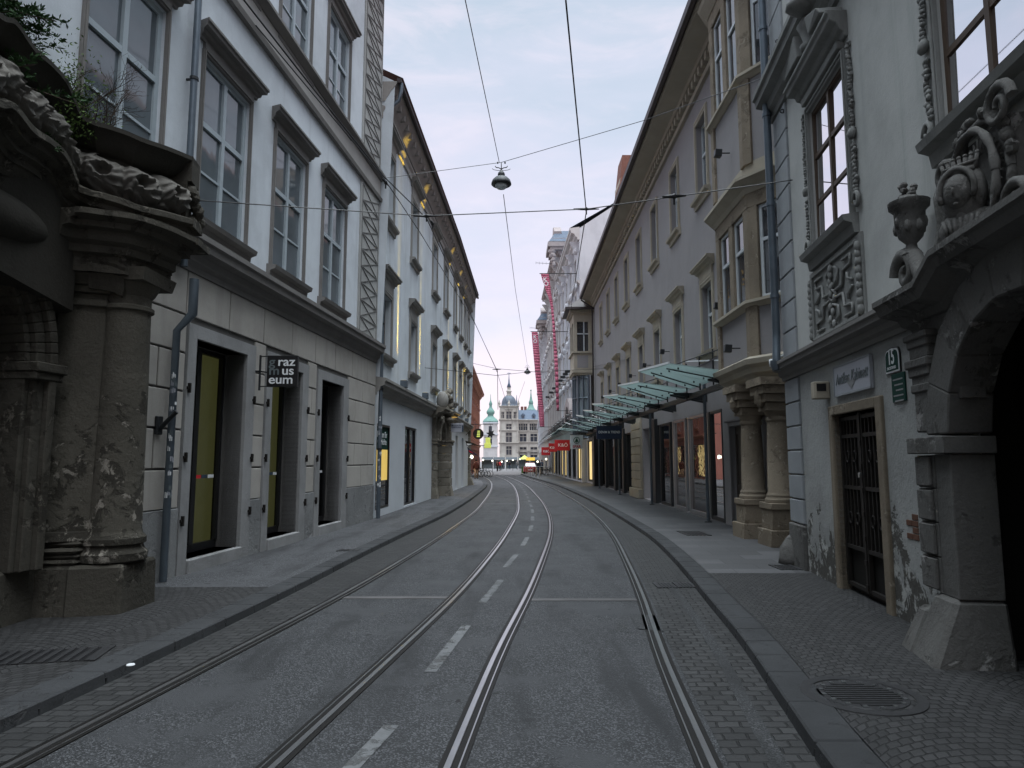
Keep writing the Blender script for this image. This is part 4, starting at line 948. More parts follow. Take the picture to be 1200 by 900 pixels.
g.build('corner_pier',M['sand'],hb,bevel=.02)

# uplights on the cornice with real beams
for i,y in enumerate((22.2,26.3,30.2,34.4,38.6,42.0)):
    s=SB(y); t=thing('facade_uplight',('nearest','second','third','fourth','fifth','farthest')[i]+' small box uplight on the white building cornice, counted from the camera','wall lamp',WB.P(s,.3,zcb[1]),'uplights on the white building')
    q=MB(); WB.box(q,s-.13,s+.13,.14,.36,zcb[1]+.02,zcb[1]+.26); q.build('lamp_housing',M['steel'],t,bevel=.01)
    q=MB(); WB.box(q,s-.09,s+.09,.17,.33,zcb[1]+.261,zcb[1]+.268); q.build('lamp_lens',M['gold'],t)
    l=bpy.data.lights.new('beam','SPOT'); l.energy=2300; l.spot_size=R(7); l.spot_blend=.6; l.color=(1,.68,.10); l.shadow_soft_size=.05
    lo=lk('beam',l); lo.location=WB.P(s,.10,zcb[1]+.30); dv=(WB.P(s,-.18,ez)-lo.location); lo.rotation_euler=dv.to_track_quat('-Z','Y').to_euler(); lo.parent=t; lo.matrix_parent_inverse=Matrix.Translation(-t.location)
# warm lamp in the portal's lee
s=SB(33.6); t=thing('portal_lantern','lit warm lantern on the white wall just beyond the arched stone portal','wall lamp',WB.P(s,.25,3.4))
q=MB(); q.lathe(WB.P(s,.22,3.25),[(.02,0),(.08,.03),(.10,.2),(.02,.26)],10); q.build('lit_shade',M['warm'],t,True); q=MB(); q.tube([WB.P(s,0,3.55),WB.P(s,.22,3.5)],.02,6); q.build('arm',M['steel_d'],t)
l=bpy.data.lights.new('glow','POINT'); l.energy=28; l.color=(1,.62,.15); l.shadow_soft_size=.15; lo=lk('glow',l); lo.location=WB.P(s-.4,.30,3.1); lo.parent=t; lo.matrix_parent_inverse=Matrix.Translation(-t.location)
# signs beyond
def board(y,x0,x1,z0,z1,name,label,m,arm=True,wallx=None):
    t=thing(name,label,'sign',((x0+x1)/2,y,z0)); q=MB(); q.box(x0,x1,y-.05,y+.05,z0,z1); q.build('sign_board',M[m],t,bevel=.008)
    if wallx is not None: q=MB(); q.bar((wallx,y,z1-.08),(x0,y,z1-.08),.03); q.bar((wallx,y,z0+.08),(x0,y,z0+.08),.03); q.build('bracket',M['steel_d'],t)
    return t
a=onp(528.5,506.5,31.8) ; b=onp(543,496,31.8)
t=board(31.8,a.x,b.x,a.z,b.z,'museum_board','pale grey hanging board with blue edge lettered Museum für Geschichte, above the left pavement','paper',wallx=-3.35)
text('Museum für\nGeschichte','lettering',.105,(a.x+.03,31.8-.056,b.z-.14),(1,0,0),(0,0,1),M['navy'],t,.002,.001,'LEFT',sx=.9)
q=MB(); q.box(b.x-.06,b.x+.01,31.8-.062,31.8-.052,a.z+.02,b.z-.1); q.build('blue_strip',M['jean'],t)
c=onp(560.5,508.5,44.0); t=thing('round_hanging_sign','round black hanging sign with a yellow picture of a shop front on an iron bracket','sign',c)
q=MB(); ax=Matrix(((1,0,0),(0,0,-1),(0,1,0))); q.lathe(c,[(.30,-.04),(.345,-.04),(.345,.04),(.30,.04)],28,ax=ax); q.lathe(c,[(.001,-.03),(.31,-.03),(.31,.03),(.001,.03)],28,ax=ax); q.build('sign_disc',M['black'],t,True,autos=30)
q=MB(); 
for k in range(4): q.box(c.x-.10+.015*k,c.x+.11,44-.046,44-.034,c.z-.20+.11*k,c.z-.12+.11*k)
q.build('yellow_motif',M['lime'],t)
q=MB(); wx=WB.P(SB(44),0,0).x; zt=c.z+.62
q.bar((wx,44,zt),(c.x+.95,44,zt),.035); 
for x in (c.x-.16,c.x+.16): q.bar((x,44,c.z+.30),(x,44,zt),.025)
q.tube([(wx+.02,44,zt-.7),(wx+.25,44,zt-.45),(wx+.1,44,zt-.2),(wx+.35,44,zt-.05)],.02,6); q.build('bracket',M['steel_d'],t)
c2=(c.x+.78,44.6,c.z+.02); t=thing('star_sign','dark iron hanging star sign beside the round black sign','sign',c2); q=MB(); pts=[]
for k in range(12):
    al=math.pi*k/6+.3; r=.33 if k%2 else .15; pts.append((c2[0]+r*math.cos(al),c2[2]+r*math.sin(al)))
q.mesh([(x,44.57,z) for x,z in pts]+[(x,44.63,z) for x,z in pts],[tuple(range(12)),tuple(range(12,24))]+[(k,(k+1)%12,12+(k+1)%12,12+k) for k in range(12)]); q.build('star_plate',M['steel_d'],t); q=MB(); q.bar((c2[0],44.6,c2[2]+.3),(c2[0],44.3,c.z+.62),.02); q.build('hanger',M['steel_d'],t)
for i,(dx,dz_,m) in enumerate(((0.0,-.75,'black'),(.12,-1.15,'navy'))):
    x=WB.P(SB(43),0,0).x+.08+dx; t=thing('pennant_sign',('upper small black triangular sign edged white','lower slanting dark pennant sign with red tip')[i]+' on the left wall under the round sign','sign',(x,43,c.z+dz_)); q=MB()
    q.mesh([(x,42.97,c.z+dz_+.3),(x+.1,42.97,c.z+dz_-.05),(x+.75,42.97,c.z+dz_-.3+.35*(1-i)),(x,43.03,c.z+dz_+.3),(x+.1,43.03,c.z+dz_-.05),(x+.75,43.03,c.z+dz_-.3+.35*(1-i))],[(0,1,2),(3,4,5),(0,1,4,3),(1,2,5,4),(2,0,3,5)]); q.build('pennant_plate',M[m],t)
    q=MB(); q.mesh([(x+.08,42.955,c.z+dz_+.12),(x+.15,42.955,c.z+dz_-.02),(x+.45,42.955,c.z+dz_-.12+.2*(1-i))],[(0,1,2)]); q.build('pale_mark',M['whitep' if i==0 else 'redm'],t,fixn=False)
# ================================================================== RIGHT: house number 15 (R1)
WR=Wall([(3.13-.36,-3.0),(3.13+.12*10.95,10.95)],1); LR=WR.c[-1]; SR=WR.sat; zR=WR.zv
def BY(u,zp,off=0):
    t=(u-600)/F; return (3.13-off-t*zp*ST)/(t*CT-.12)
h1=thing('number_fifteen_house','pale grey green stuccoed house with barred gate and carved stone portal, nearest on the right','building',WR.P(10,0,0))
zc0,zc1=zR(SR(10.9),446),zR(SR(10.9),428)
zb0,zb1=zR(SR(10.9),140),zR(SR(10.9),108)
w1=(SR(7.87),SR(9.24),zR(SR(9.24),295),zR(SR(9.24),133))
w2=(SR(4.35),SR(5.72),zR(SR(5.72),158),w1[3]+.1)
w0=(SR(1.0),SR(2.4),w2[2],w2[3])
print('R1',zc0,zc1,zb0,zb1,w1,w2)
ops=[w1,w2,w0]; up=[(a,b,c+4.4,d+4.4) for a,b,c,d in ops]
g=MB(); facade(WR,g,0,LR,zc1,14,ops+up,.2); g.build('upper_wall',M['r1'],h1,fixn=False)
for i,o in enumerate(ops+up):
    win(WR,h1,*o,M['frame_b'],M['pane_m'],M['r1_orn'],None,M['r1_orn'],ti=(.66,.33),rec=.05,surw=.08,fw=.06,tilt=.02,po=.018)
gate_y=(7.50,8.88); gz=(.12,zR(SR(8.88),487)); ya=4.6; ar=(SR(ya),.95,0,1.92)
g=MB(); facade(WR,g,0,LR,0,zc0+.02,[(SR(gate_y[0]),SR(gate_y[1]),0,gz[1],.3)],.3,[ar]); g.build('ground_floor_wall',M['r1_low'],h1,fixn=False)
g=MB(); WR.prof(g,SR(6.0),LR+.12,cornice_prof(zc0,zc1+.03,.22)); g.build('ground_floor_cornice',M['a_trim'],h1)
g=MB(); WR.prof(g,0,LR+.1,cornice_prof(zb0,zb1,.34)); g.build('upper_cornice',M['r1_orn'],h1)
# quoins
g=MB(); a,b=SR(10.28),LR
def quoins(z0,z1,n):
    h=(z1-z0)/n
    for k in range(n): WR.box(g,a,b+.03,-.02,.035,z0+k*h+.012,z0+(k+1)*h-.012)
quoins(.75,zc0-.01,6); quoins(zc1+.05,zb0-.01,9); quoins(zb1+.05,13.8,10); g.build('quoin',M['r1_q'],h1,bevel=.008)
g=MB(); WR.box(g,a-.02,b+.06,-.03,.06,0,.74); g.build('quoin_base',M['r1_stone'],h1,bevel=.02)
g=MB()
for s in (0.01,LR): g.poly([WR.P(s,0,0),WR.P(s,-9,0),WR.P(s,-9,14),WR.P(s,0,14)])
g.poly([WR.P(0,-9,0),WR.P(LR,-9,0),WR.P(LR,-9,14),WR.P(0,-9,14)]); g.poly([WR.P(0,.5,14),WR.P(LR,.5,14),WR.P(LR,-5,18),WR.P(0,-5,18)]); g.build('side_and_roof',M['r1'],h1,fixn=False)
# hood of the small window with broken pediment
yh=(7.72,9.38); zh=zR(SR(9.5),118,.3)
s0,s1=SR(yh[0]),SR(yh[1]); zt=w1[3]+.18
g=MB(); WR.box(g,s0+.12,s1-.12,-.01,.1,w1[3]+.1,zt+.03); WR.prof(g,s0,s1,cornice_prof(zt,zt+.30,.28),mitre=.35)
g.hexa([WR.P(s1-.7,.02,zt+.36),WR.P(s1-.05,.02,zt+.36),WR.P(s1-.05,.3,zt+.36),WR.P(s1-.7,.3,zt+.36),WR.P(s1-.7,.02,zt+.66),WR.P(s1-.08,.02,zt+.44),WR.P(s1-.08,.34,zt+.44),WR.P(s1-.7,.34,zt+.66)])
g.hexa([WR.P(s0+.05,.02,zt+.36),WR.P(s0+.5,.02,zt+.36),WR.P(s0+.5,.3,zt+.36),WR.P(s0+.05,.3,zt+.36),WR.P(s0+.08,.02,zt+.44),WR.P(s0+.5,.02,zt+.60),WR.P(s0+.5,.34,zt+.60),WR.P(s0+.08,.34,zt+.44)])
hd=g.build('window_pediment',M['r1_orn'],h1,bevel=.01)
g=MB(); sm_=(s0+s1)/2; g.lathe(WR.P(sm_,.18,zt+.36),[(.10,0),(.12,.06),(.07,.12),(.12,.28),(.15,.34),(.11,.40),(.06,.50)],14)
g.ell(WR.P(sm_-.1,.2,zt+.92),(.30,.22,.09),12,None,.1); g.build('pediment_urn',M['r1_orn'],hd,True)
# garlands and strapwork
random.seed(11)
def garland(mb,s,z0,z1,wd=.036,n=30):
    for k in range(n):
        f=k/(n-1); zz=z1+(z0-z1)*f; mb.ell(WR.P(s+random.gauss(0,.012),.03,zz),(wd*(.5+.7*random.random()),.03,(z1-z0)/n*.7),7,WR.ax(s),.6)
g=MB()
for o in (w1,w2):
    for e in (-1,1):
        s=(o[0]-.20) if e<0 else (o[1]+.20)
        garland(g,s,o[2]+1.0,o[3]+.05); garland(g,s,o[2]+.25,o[2]+.8,.055,12)
        sp=[WR.P(s+e*.02+.09*math.cos(k*.6)*(1-k/15),.04,o[2]+.12+.12*math.sin(k*.6)*(1-k/15)) for k in range(12)]; g.tube(sp,.028,6)
        g.ell(WR.P(s,.04,o[2]+.95),(.08,.05,.07),8,WR.ax(s),.3)
g.build('stucco_garland',M['r1_orn'],h1,True)
g=MB(); a,b=w1[0]-.12,w1[1]+.12; zt,zb=w1[2]-.26,zc1+.12
WR.box(g,a-.14,b+.14,-.01,.03,zb-.1,zt); 
for (p,q,r,s_) in ((a-.02,b+.02,zb,zb+.04),(a-.02,b+.02,zt-.1,zt-.06),(a-.02,a+.02,zb,zt-.08),(b-.02,b+.02,zb,zt-.08)): WR.box(g,p,q,.03,.06,r,s_)
g.build('apron_panel',M['r1_orn'],h1,bevel=.006)
g=MB(); cs,cz=(a+b)/2,(zb+zt)/2-.04; W_,H_=(b-a)/2-.1,(zt-zb)/2-.12
def strap(pts,r=.019): g.tube([WR.P(cs+x*W_,.05,cz+y*H_) for x,y in pts],r,6)
for sx_ in (-1,1):
    for sy in (-1,1):
        strap([(.12*sx_,.12*sy),(.5*sx_,.15*sy),(.55*sx_,.6*sy),(.9*sx_,.65*sy),(.92*sx_,.95*sy),(.55*sx_,.95*sy)])
        strap([(0,.3*sy),(.25*sx_,.45*sy),(.3*sx_,.8*sy),(.12*sx_,.95*sy)]); strap([(.95*sx_,.1*sy),(.75*sx_,.25*sy),(.75*sx_,.45*sy)])
strap([(-.18,0),(0,.2),(.18,0),(0,-.2),(-.18,0)]); 
for k in range(10): g.ell(WR.P(cs+random.uniform(-.12,.12),.05,cz+(-1+k*.22)*H_),(.05,.03,.06),7,WR.ax(cs),.3)
for e in (-1,1): 
    for k in range(9): g.ell(WR.P(cs+e*(W_+.17),.05,cz-H_+k*.25*H_),(.05,.04,.07),7,WR.ax(cs),.3)
g.build('strapwork',M['r1_orn'],h1,True)
# gate: stone frame, bars
A0,A1=SR(gate_y[0]),SR(gate_y[1])
g=MB(); WR.box(g,A0-.16,A0,-.2,.04,.05,gz[1]+.12); WR.box(g,A1,A1+.12,-.2,.04,.05,gz[1]+.12); WR.box(g,A0,A1,-.2,.04,gz[1],gz[1]+.12)
dr=g.build('gate_frame',M['r2_stone'],h1,bevel=.01)
g=MB(); md=(A0+A1)/2
for a,b in ((A0+.02,md-.01),(md+.01,A1-.02)):
    for x in (a,b-.05): WR.box(g,x,x+.05,-.10,-.05,.16,gz[1]-.02)
    for z_ in (.16,.62,gz[1]-.08,gz[1]-.30,1.35): WR.box(g,a,b,-.10,-.055,z_,z_+.045)
    for k in range(5):
        x=a+.05+(b-a-.1)*(k+.5)/5; WR.box(g,x-.011,x+.011,-.09,-.065,.66,gz[1]-.08)
        if k in(1,3):
            for zz in (1.0,1.75): g.tube([WR.P(x+.05*math.cos(t*.7),-.06,zz+.07*math.sin(t*.7)) for t in range(10)],.011,5)
for k in range(7): WR.box(g,md-.03,md+.03,-.06,-.03,.2+k*.28,.26+k*.28)
WR.box(g,md-.02,md+.02,-.12,-.04,.16,gz[1]+.03); g.build('barred_gate',M['iron'],dr)
g=MB(); WR.box(g,A0,A1,-.13,-.11,.1,.66); WR.box(g,A0,A1,-.22,-.20,.1,gz[1]); g.build('backing_panel',M['void'],dr)
g=MB(); c=WR.P(md,-.02,1.55); WR.box(g,md-.03,md+.03,-.04,-.01,1.50,1.56); g.build('padlock',M['chrome'],dr,bevel=.005)
# plaque
pz0,pz1=zR(SR(8.75),466),zR(SR(8.75),431); P0,P1=SR(7.55),SR(8.72)
g=MB(); WR.box(g,P0,P1,.0,.035,pz0,pz1); t=thing('shop_plaque','grey plaque lettered Antikes Kabinett in script above the barred gate','sign',WR.P(P0,0,pz0)); g.build('plaque_board',M['paper'],t,bevel=.006)
g=MB(); 
for a,b,c,d in ((P0,P1,pz0,pz0+.02),(P0,P1,pz1-.02,pz1),(P0,P0+.02,pz0,pz1),(P1-.02,P1,pz0,pz1)): WR.box(g,a,b,.035,.042,c,d)
g.build('plaque_rim',M['r1_q'],t)
dd,nv=WR.dn(0); rt=(-dd.x,-dd.y,0)
text('Antikes Kabinett','lettering',.19,WR.P((P0+P1)/2,.040,pz1-.24),rt,(0,0,1),M['greyp'],t,.002,.001,shear=.35,sx=.80)
g=MB(); c_=(P0+P1)/2; g.mesh([WR.P(c_-.16,.040,pz0+.16),WR.P(c_+.16,.040,pz0+.16),WR.P(c_,.040,pz0+.05)],[(0,1,2)]); g.build('emblem',M['a_stone'],t,fixn=False)
# number plate
n0,n1=SR(6.86),SR(7.20); nz1,nz0=zR(n1,411),zR(n1,440)
t=thing('house_number_plate','dark enamel house number 15 plate with white rim on the wall right of the gate','sign',WR.P(n0,0,nz0))
def arched(s0,s1,z0,z1,o0,o1,m,nm,tt,ins=0):
    q=MB(); s0+=ins; s1-=ins; z0+=ins; z1-=ins; r=(s1-s0)*.22; pts=[(s0,z0),(s1,z0),(s1,z1-r)]+[(s1-r+r*math.cos(k*.31),z1-r+r*math.sin(k*.31)) for k in range(1,5)]+[((s0+s1)/2,z1+.01)]+[(s0+r-r*math.cos(k*.31),z1-r+r*math.sin(k*.31)) for k in range(4,0,-1)]+[(s0,z1-r)]
    n=len(pts); q.mesh([WR.P(a,o0,b) for a,b in pts]+[WR.P(a,o1,b) for a,b in pts],[tuple(range(n)),tuple(range(n,2*n))]+[(k,(k+1)%n,n+(k+1)%n,n+k) for k in range(n)]); q.build(nm,M[m],tt)
arched(n0,n1,nz0,nz1,.0,.015,'black','rim_back',t); arched(n0,n1,nz0,nz1,.015,.021,'whitep','white_rim',t,.012); arched(n0,n1,nz0,nz1,.021,.026,'green_s','enamel_face',t,.028)
text('15','numerals',.22,WR.P((n0+n1)/2,.029,nz0+.10),rt,(0,0,1),M['whitep'],t,.002,.003,sx=.72)
text('SACKSTRASSE','street_line',.042,WR.P((n0+n1)/2,.029,nz0+.045),rt,(0,0,1),M['whitep'],t,.001,0,sx=.8)
g0,g1=SR(6.78),SR(7.08); gz0,gz1=zR(g1,472),nz0-.01
t=thing('green_notice_plate','dark green plate with faint gold lines of text just below the house number','sign',WR.P(g0,0,gz0)); q=MB(); WR.box(q,g0,g1,0,.018,gz0,gz1); q.build('notice_board',M['green_s'],t,bevel=.004)
q=MB()
for k in range(6): WR.box(q,g0+.04,g1-.04-.03*(k%3),.018,.021,gz1-.07-.055*k,gz1-.055-.055*k)
q.build('text_lines',M['gold'] if False else M['a_stone'],t)
# alarm box
a,b=SR(8.98),SR(9.13); z0,z1=zR(SR(9.1),468),zR(SR(9.1),448)
t=thing('alarm_box','cream box with dark lens on the wall left above the barred gate','alarm box',WR.P(a,0,z0)); q=MB(); WR.box(q,a,b,0,.2,z0,z1); q.build('casing',M['r2_trim'],t,bevel=.012); q=MB(); WR.box(q,a+.0,a-.004,.05,.17,z0+.1,z1-.03); q.build('lens',M['black'],t)
# stone portal
g=MB(); c,r=ar[0],ar[1]; o1=.25
arch_ring(WR,g,c,r,r+.36,1.92,-.10,o1,9,.012); pR=g.build('portal',M['r1_stone'],h1,bevel=.012)
for e in (-1,1):
    g=MB(); a,b=sorted((c+e*r,c+e*(r+.56)))
    n=4
    for k in range(n): 
        WR.box(g,b-.30,b,-.1,o1,.615+k*.285,.893+k*.285)
        if e>0: WR.box(g,b-.27,b-.02,o1,o1+.03,.63+k*.285,.88+k*.285)
    (WR.box(g,a,b-.301,-.1,o1-.008,.6,1.755) if e>0 else WR.box(g,a+.0,b,-.1,o1-.008,.6,1.755)); WR.box(g,a-.04,b+.05,-.1,o1+.06,1.76,1.90); g.build('pier',M['r1_stone'],pR,bevel=.007)
    g=MB(); g.hexa([WR.P(a-.10,-.12,.0),WR.P(b-.12,-.12,.0),WR.P(b-.12,o1+.24,.0),WR.P(a-.10,o1+.30,.0),WR.P(a,-.12,.60),WR.P(b-.2,-.12,.60),WR.P(b-.2,o1+.02,.60),WR.P(a,o1+.02,.60)])
    g.hexa([WR.P(b-.17,-.12,.0),WR.P(b+.16,-.12,.0),WR.P(b+.14,o1+.22,.0),WR.P(b-.17,o1+.26,.0),WR.P(b-.17,-.12,.46),WR.P(b+.02,-.12,.46),WR.P(b+.02,o1+.06,.46),WR.P(b-.17,o1+.06,.46)])
    g.build('guard_stone',M['r1_stone'],pR,bevel=.035)
    if e>0:
        g=MB(); a2,b2=b-.30,b+.02
        for z_,h_,ex in ((1.95,.36,.0),(2.30,.08,.02),(2.37,.08,.01),(2.44,.09,.03),(2.52,.08,.05),(2.60,.11,.015),(2.70,.08,.03),(2.77,.06,.05)): WR.box(g,a2-ex,b2+ex,-.05,o1-.02+ex,z_,z_+h_)
        g.build('console_pilaster',M['r1_stone'],pR,bevel=.012)
        g=MB(); WR.box(g,a2-.35,b2-.02,-.03,o1-.08,2.2,3.02); g.build('spandrel',M['r1_stone'],pR,bevel=.01)
g=MB(); WR.box(g,c-r-.3,c+r+.3,-.5,-.45,0,3.0); WR.box(g,c-r-.3,c-r-.25,-.45,-.12,0,3.0); WR.box(g,c+r+.25,c+r+.3,-.45,-.12,0,3.0); WR.box(g,c-r-.3,c+r+.3,-.45,-.12,2.95,3.0); g.build('gate',M['void'],pR)  # near-black box: the darkness of the passage is put into its colour
ze=zR(SR(6.31),388,.45)
prf=[(-.02,-.08),(.10,-.08),(.12,0),(.2,.03),(.24,.09),(.40,.13),(.43,.20),(.46,.22),(.46,.27),(-.02,.33)]
g=MB()
def pc(s0,s1,za,zb_):
    n=len(prf); vs=[WR.P(s,o,zz+z_) for s,z_ in ((s0,za),(s1,zb_)) for o,zz in prf]; g.mesh(vs,[(k,(k+1)%n,n+(k+1)%n,n+k) for k in range(n)]+[tuple(range(n)),tuple(range(n,2*n))])
pc(SR(5.52),SR(6.34),ze,ze); pc(SR(5.22),SR(5.519),ze+.17,ze); pc(SR(4.0),SR(5.219),ze+.20,ze+.17); pc(SR(3.0),SR(3.999),ze,ze+.2)
g.build('portal_cornice',M['r1_stone'],pR)
g=MB(); zt=ze+.30
# scroll + urn at the far end
sU=SR(6.02)
sp=[WR.P(sU+.06+.20*math.cos(k*.42)*(1-k/22),.24,zt+.20+.20*math.sin(k*.42)*(1-k/22)) for k in range(20)]; g.tube(sp,[.075-.002*k for k in range(20)],8)
g.tube([WR.P(sU-.3,.22,zt+.05),WR.P(sU-.18,.22,zt+.10),WR.P(sU-.06,.22,zt+.32),WR.P(sU+.1,.22,zt+.38)],[.07,.075,.07,.06],8)
g.lathe(WR.P(sU-.02,.22,zt+.34),[(.09,0),(.05,.06),(.045,.10),(.10,.16),(.125,.26),(.13,.40),(.17,.44),(.175,.49),(.10,.52),(.07,.55)],18)
for k in range(14): a=random.uniform(0,6.3); g.ell(WR.P(sU-.02,.22,zt+.90)+Vector((.05*math.cos(a),.05*math.sin(a),random.uniform(-.02,.10))),(.035,.035,.03),6,None,.3)
for k in range(8): a=k*.8; g.ell(WR.P(sU-.02,.22,zt+.60)+Vector((.118*math.cos(a),.118*math.sin(a),.03*math.sin(k*2))),(.03,.03,.06),6)
g.build('scroll_urn',M['r1_stone'],pR,True,autos=50)
# relief: crowned veiled woman in an oval frame
g=MB(); sM=SR(4.98); zM=ze+.86; ax=WR.ax(sM)
def loc(x,o,z_): return WR.P(sM-x,o,zM+z_)      # x to the right as seen from the street
ring=[loc(.31*math.cos(t),.2+.02,.42*math.sin(t)) for t in [2*math.pi*k/40 for k in range(41)]]; g.tube(ring,[.030+.006*math.sin(k*1.7) for k in range(41)],8)
ring=[loc(.375*math.cos(t),.15,.49*math.sin(t)) for t in [2*math.pi*k/40 for k in range(41)]]; g.tube(ring,[.030+.008*math.sin(k*2.3) for k in range(41)],7)
WR.box(g,sM-.36,sM+.36,-.02,.12,zM-.46,zM+.4)
for k in range(30):
    t=2*math.pi*k/30; g.tube([loc(.15*math.cos(t),.15,.08+.17*math.sin(t)),loc(.27*math.cos(t),.14,.08+.30*math.sin(t))],[.014,.010],5)
for sx_,x0,z0,rr,tn in ((1,-.42,.25,.13,2),(1,.36,.45,.17,2),(-1,-.50,-.32,.12,2),(1,.46,-.30,.16,2)):
    g.tube([loc(x0+sx_*rr*math.cos(k*.45)*(1-k/26),.20,z0+rr*math.sin(k*.45)*(1-k/26)) for k in range(22)],[.038-.001*k for k in range(22)],7)
g.tube([loc(-.40,.15,.35),loc(-.50,.2,.1),loc(-.42,.22,-.15),loc(-.55,.2,-.40),loc(-.66,.18,-.52)],[.05,.06,.06,.07,.05],8)
for k in range(34):
    t=random.uniform(0,1); g.ell(loc(-.36-.24*t+random.gauss(0,.03),.16,-.1-.42*t+random.gauss(0,.05)),(.05,.05,.04),6,None,.4)
for k in range(22): t=random.uniform(-.6,2.4); g.ell(loc(.42*math.cos(t),.16,.55*math.sin(t)),(.05,.05,.045),6,None,.4)
fr_=g.build('relief_cartouche',M['r1_stone'],pR,True,autos=60)
g=MB(); ex=WR.ax(sM)
g.ell(loc(0,.20,-.06),(.155,.09,.22),16,ex); g.ell(loc(0,.17,-.30),(.20,.10,.15),16,ex); g.ell(loc(0,.19,-.22),(.06,.08,.10),12,ex)      # veil, shoulders, neck
g.ell(loc(0,.262,-.055),(.098,.072,.128),16,ex)                                        # face
g.ell(loc(0,.325,-.065),(.014,.02,.032),8,ex); g.ell(loc(0,.315,-.115),(.026,.012,.009),8,ex); g.ell(loc(0,.30,-.150),(.022,.02,.016),8,ex)
for e in (-1,1): g.ell(loc(e*.032,.308,-.035),(.019,.010,.008),8,ex); g.ell(loc(e*.045,.295,-.085),(.022,.018,.022),8,ex); g.tube([loc(e*.055,.30,-.012),loc(e*.015,.318,-.012)],.006,5)
g.tube([loc(.118*math.cos(t),.285,-.05+.155*math.sin(t)) for t in [math.pi*(k/14)*1.3-.48 for k in range(15)]],.020,7)
for k in range(7): g.tube([loc(-.12+.04*k,.26,-.24),loc(-.09+.03*k,.27,-.36)],[.014,.014],5)
for k in range(7):
    x=-.10+.033*k; g.tube([loc(x,.22,.09),loc(x*1.25,.225,.19)],[.018,.012],6); g.ell(loc(x*1.25,.225,.195),(.016,.016,.016),6)
g.tube([loc(-.10,.23,.09),loc(0,.27,.08),loc(.10,.23,.09)],.022,7); g.tube([loc(-.11,.23,.14),loc(0,.26,.13),loc(.11,.23,.14)],.012,6)
pv=loc(0,.16,0); rt_=Matrix.Rotation(R(34),3,'Z'); sh_=WR.P(sM,.10,0)-WR.P(sM,0,0)
g.v=[tuple(pv+rt_@(Vector(v)-pv)*1.08+sh_) for v in g.v]
g.build('crowned_bust',M['r1_stone'],fr_ if False else pR,True)
# drainpipe on the corner, rings, bollard stone
s=LR-.08; s=SR(10.86); q=MB(); r=.062
q.tube([WR.P(s,.16,14),WR.P(s,.16,zc1+.55),WR.P(s+.02,.16,zc1+.40),WR.P(s-.10,.2,zc1+.15),WR.P(s-.10,.2,zc1-.02)],r,14); p=q.build('drainpipe',M['steel'],h1,True,autos=50)
q=MB(); zz=zc1+1.1
while zz<13: q.lathe(WR.P(s,.16,zz),[(r,0),(r+.014,0),(r+.014,.06),(r,.06)],12); zz+=1.55
q.lathe(WR.P(s-.10,.2,zc1-.10),[(.075,0),(.10,.10),(.10,.16),(.07,.16)],12)
q.build('bracket',M['steel'],p,True,autos=40)
q=MB()
for u,v in ((923,48),(927,130)):
    zp=3.8; y=BY(u,4.6 if v<100 else 3.9,0); z_=zR(SR(y),v); q.tube([WR.P(SR(y),.06+.035*math.cos(t*.6),z_+.03*math.sin(t*.6)) for t in range(12)],.009,6); q.tube([WR.P(SR(y),-.01,z_),WR.P(SR(y),.05,z_)],.012,6)
q.build('hook_ring',M['steel_d'],h1,True)
t=thing('corner_guard_stone','rough dark conical guard stone at the foot of the house corner on the right','bollard',(4.45,11.05,PV))
q=MB(); q.lathe((4.43,11.0,PV-.02),[(.22,0),(.21,.12),(.17,.28),(.10,.42),(.03,.48)],14); 
for i,v in enumerate(q.v): d=noise.noise(Vector(v)*6)*.06; q.v[i]=(v[0]+d,v[1]+d,v[2])
q.build('stone',M['r1_stone'],t,True)
# exposed bricks in broken render
q=MB(); a=SR(6.72)
for k in range(4): 
    for j in range(2-(k%2)): WR.box(q,a+.13*j,a+.12+.13*j,-.02,.008,.93+k*.065,.985+k*.065)
q.build('exposed_brick',M['brk'],h1,bevel=.004)
# ================================================================== RIGHT: grey house with bays and glass canopies (R2)
W2=Wall([(5.3+.1095,10.95),(5.3+.47,47.0)],1); L2=W2.c[-1]; S2=W2.sat; z2=W2.zv
h2=thing('grey_arcade_house','long grey house with cream window trims and stone bay on two columns, on the right','building',W2.P(15,0,0))
E2=13.15; EO2=.85
lo=[18.25+3.45*k for k in range(8)]
zl=(z2(S2(18.3),409),z2(S2(18.3),328)); zu=(z2(S2(18.5),222),z2(S2(18.5),132)); print('R2',zl,zu)
ops=[(S2(y),S2(y)+1.05,*zl) for y in lo]+[(S2(y+.1),S2(y+.1)+1.05,*zu) for y in lo]
GF=4.0
g=MB(); facade(W2,g,0,L2,GF-.2,E2,ops,.24); g.build('upper_wall',M['r2'],h2,fixn=False)
for i,o in enumerate(ops): win(W2,h2,*o,M['frame_w'],M[('pane_k','pane_c','pane_k','pane_k','pane_c')[(i*3)%5]],M['r2_trim'],M['r2_trim'] if i<8 else None,M['r2_trim'],ti=(.58,),rec=.17,surw=.16,hgap=.24,hz=.22,hd=.26,fw=.08)
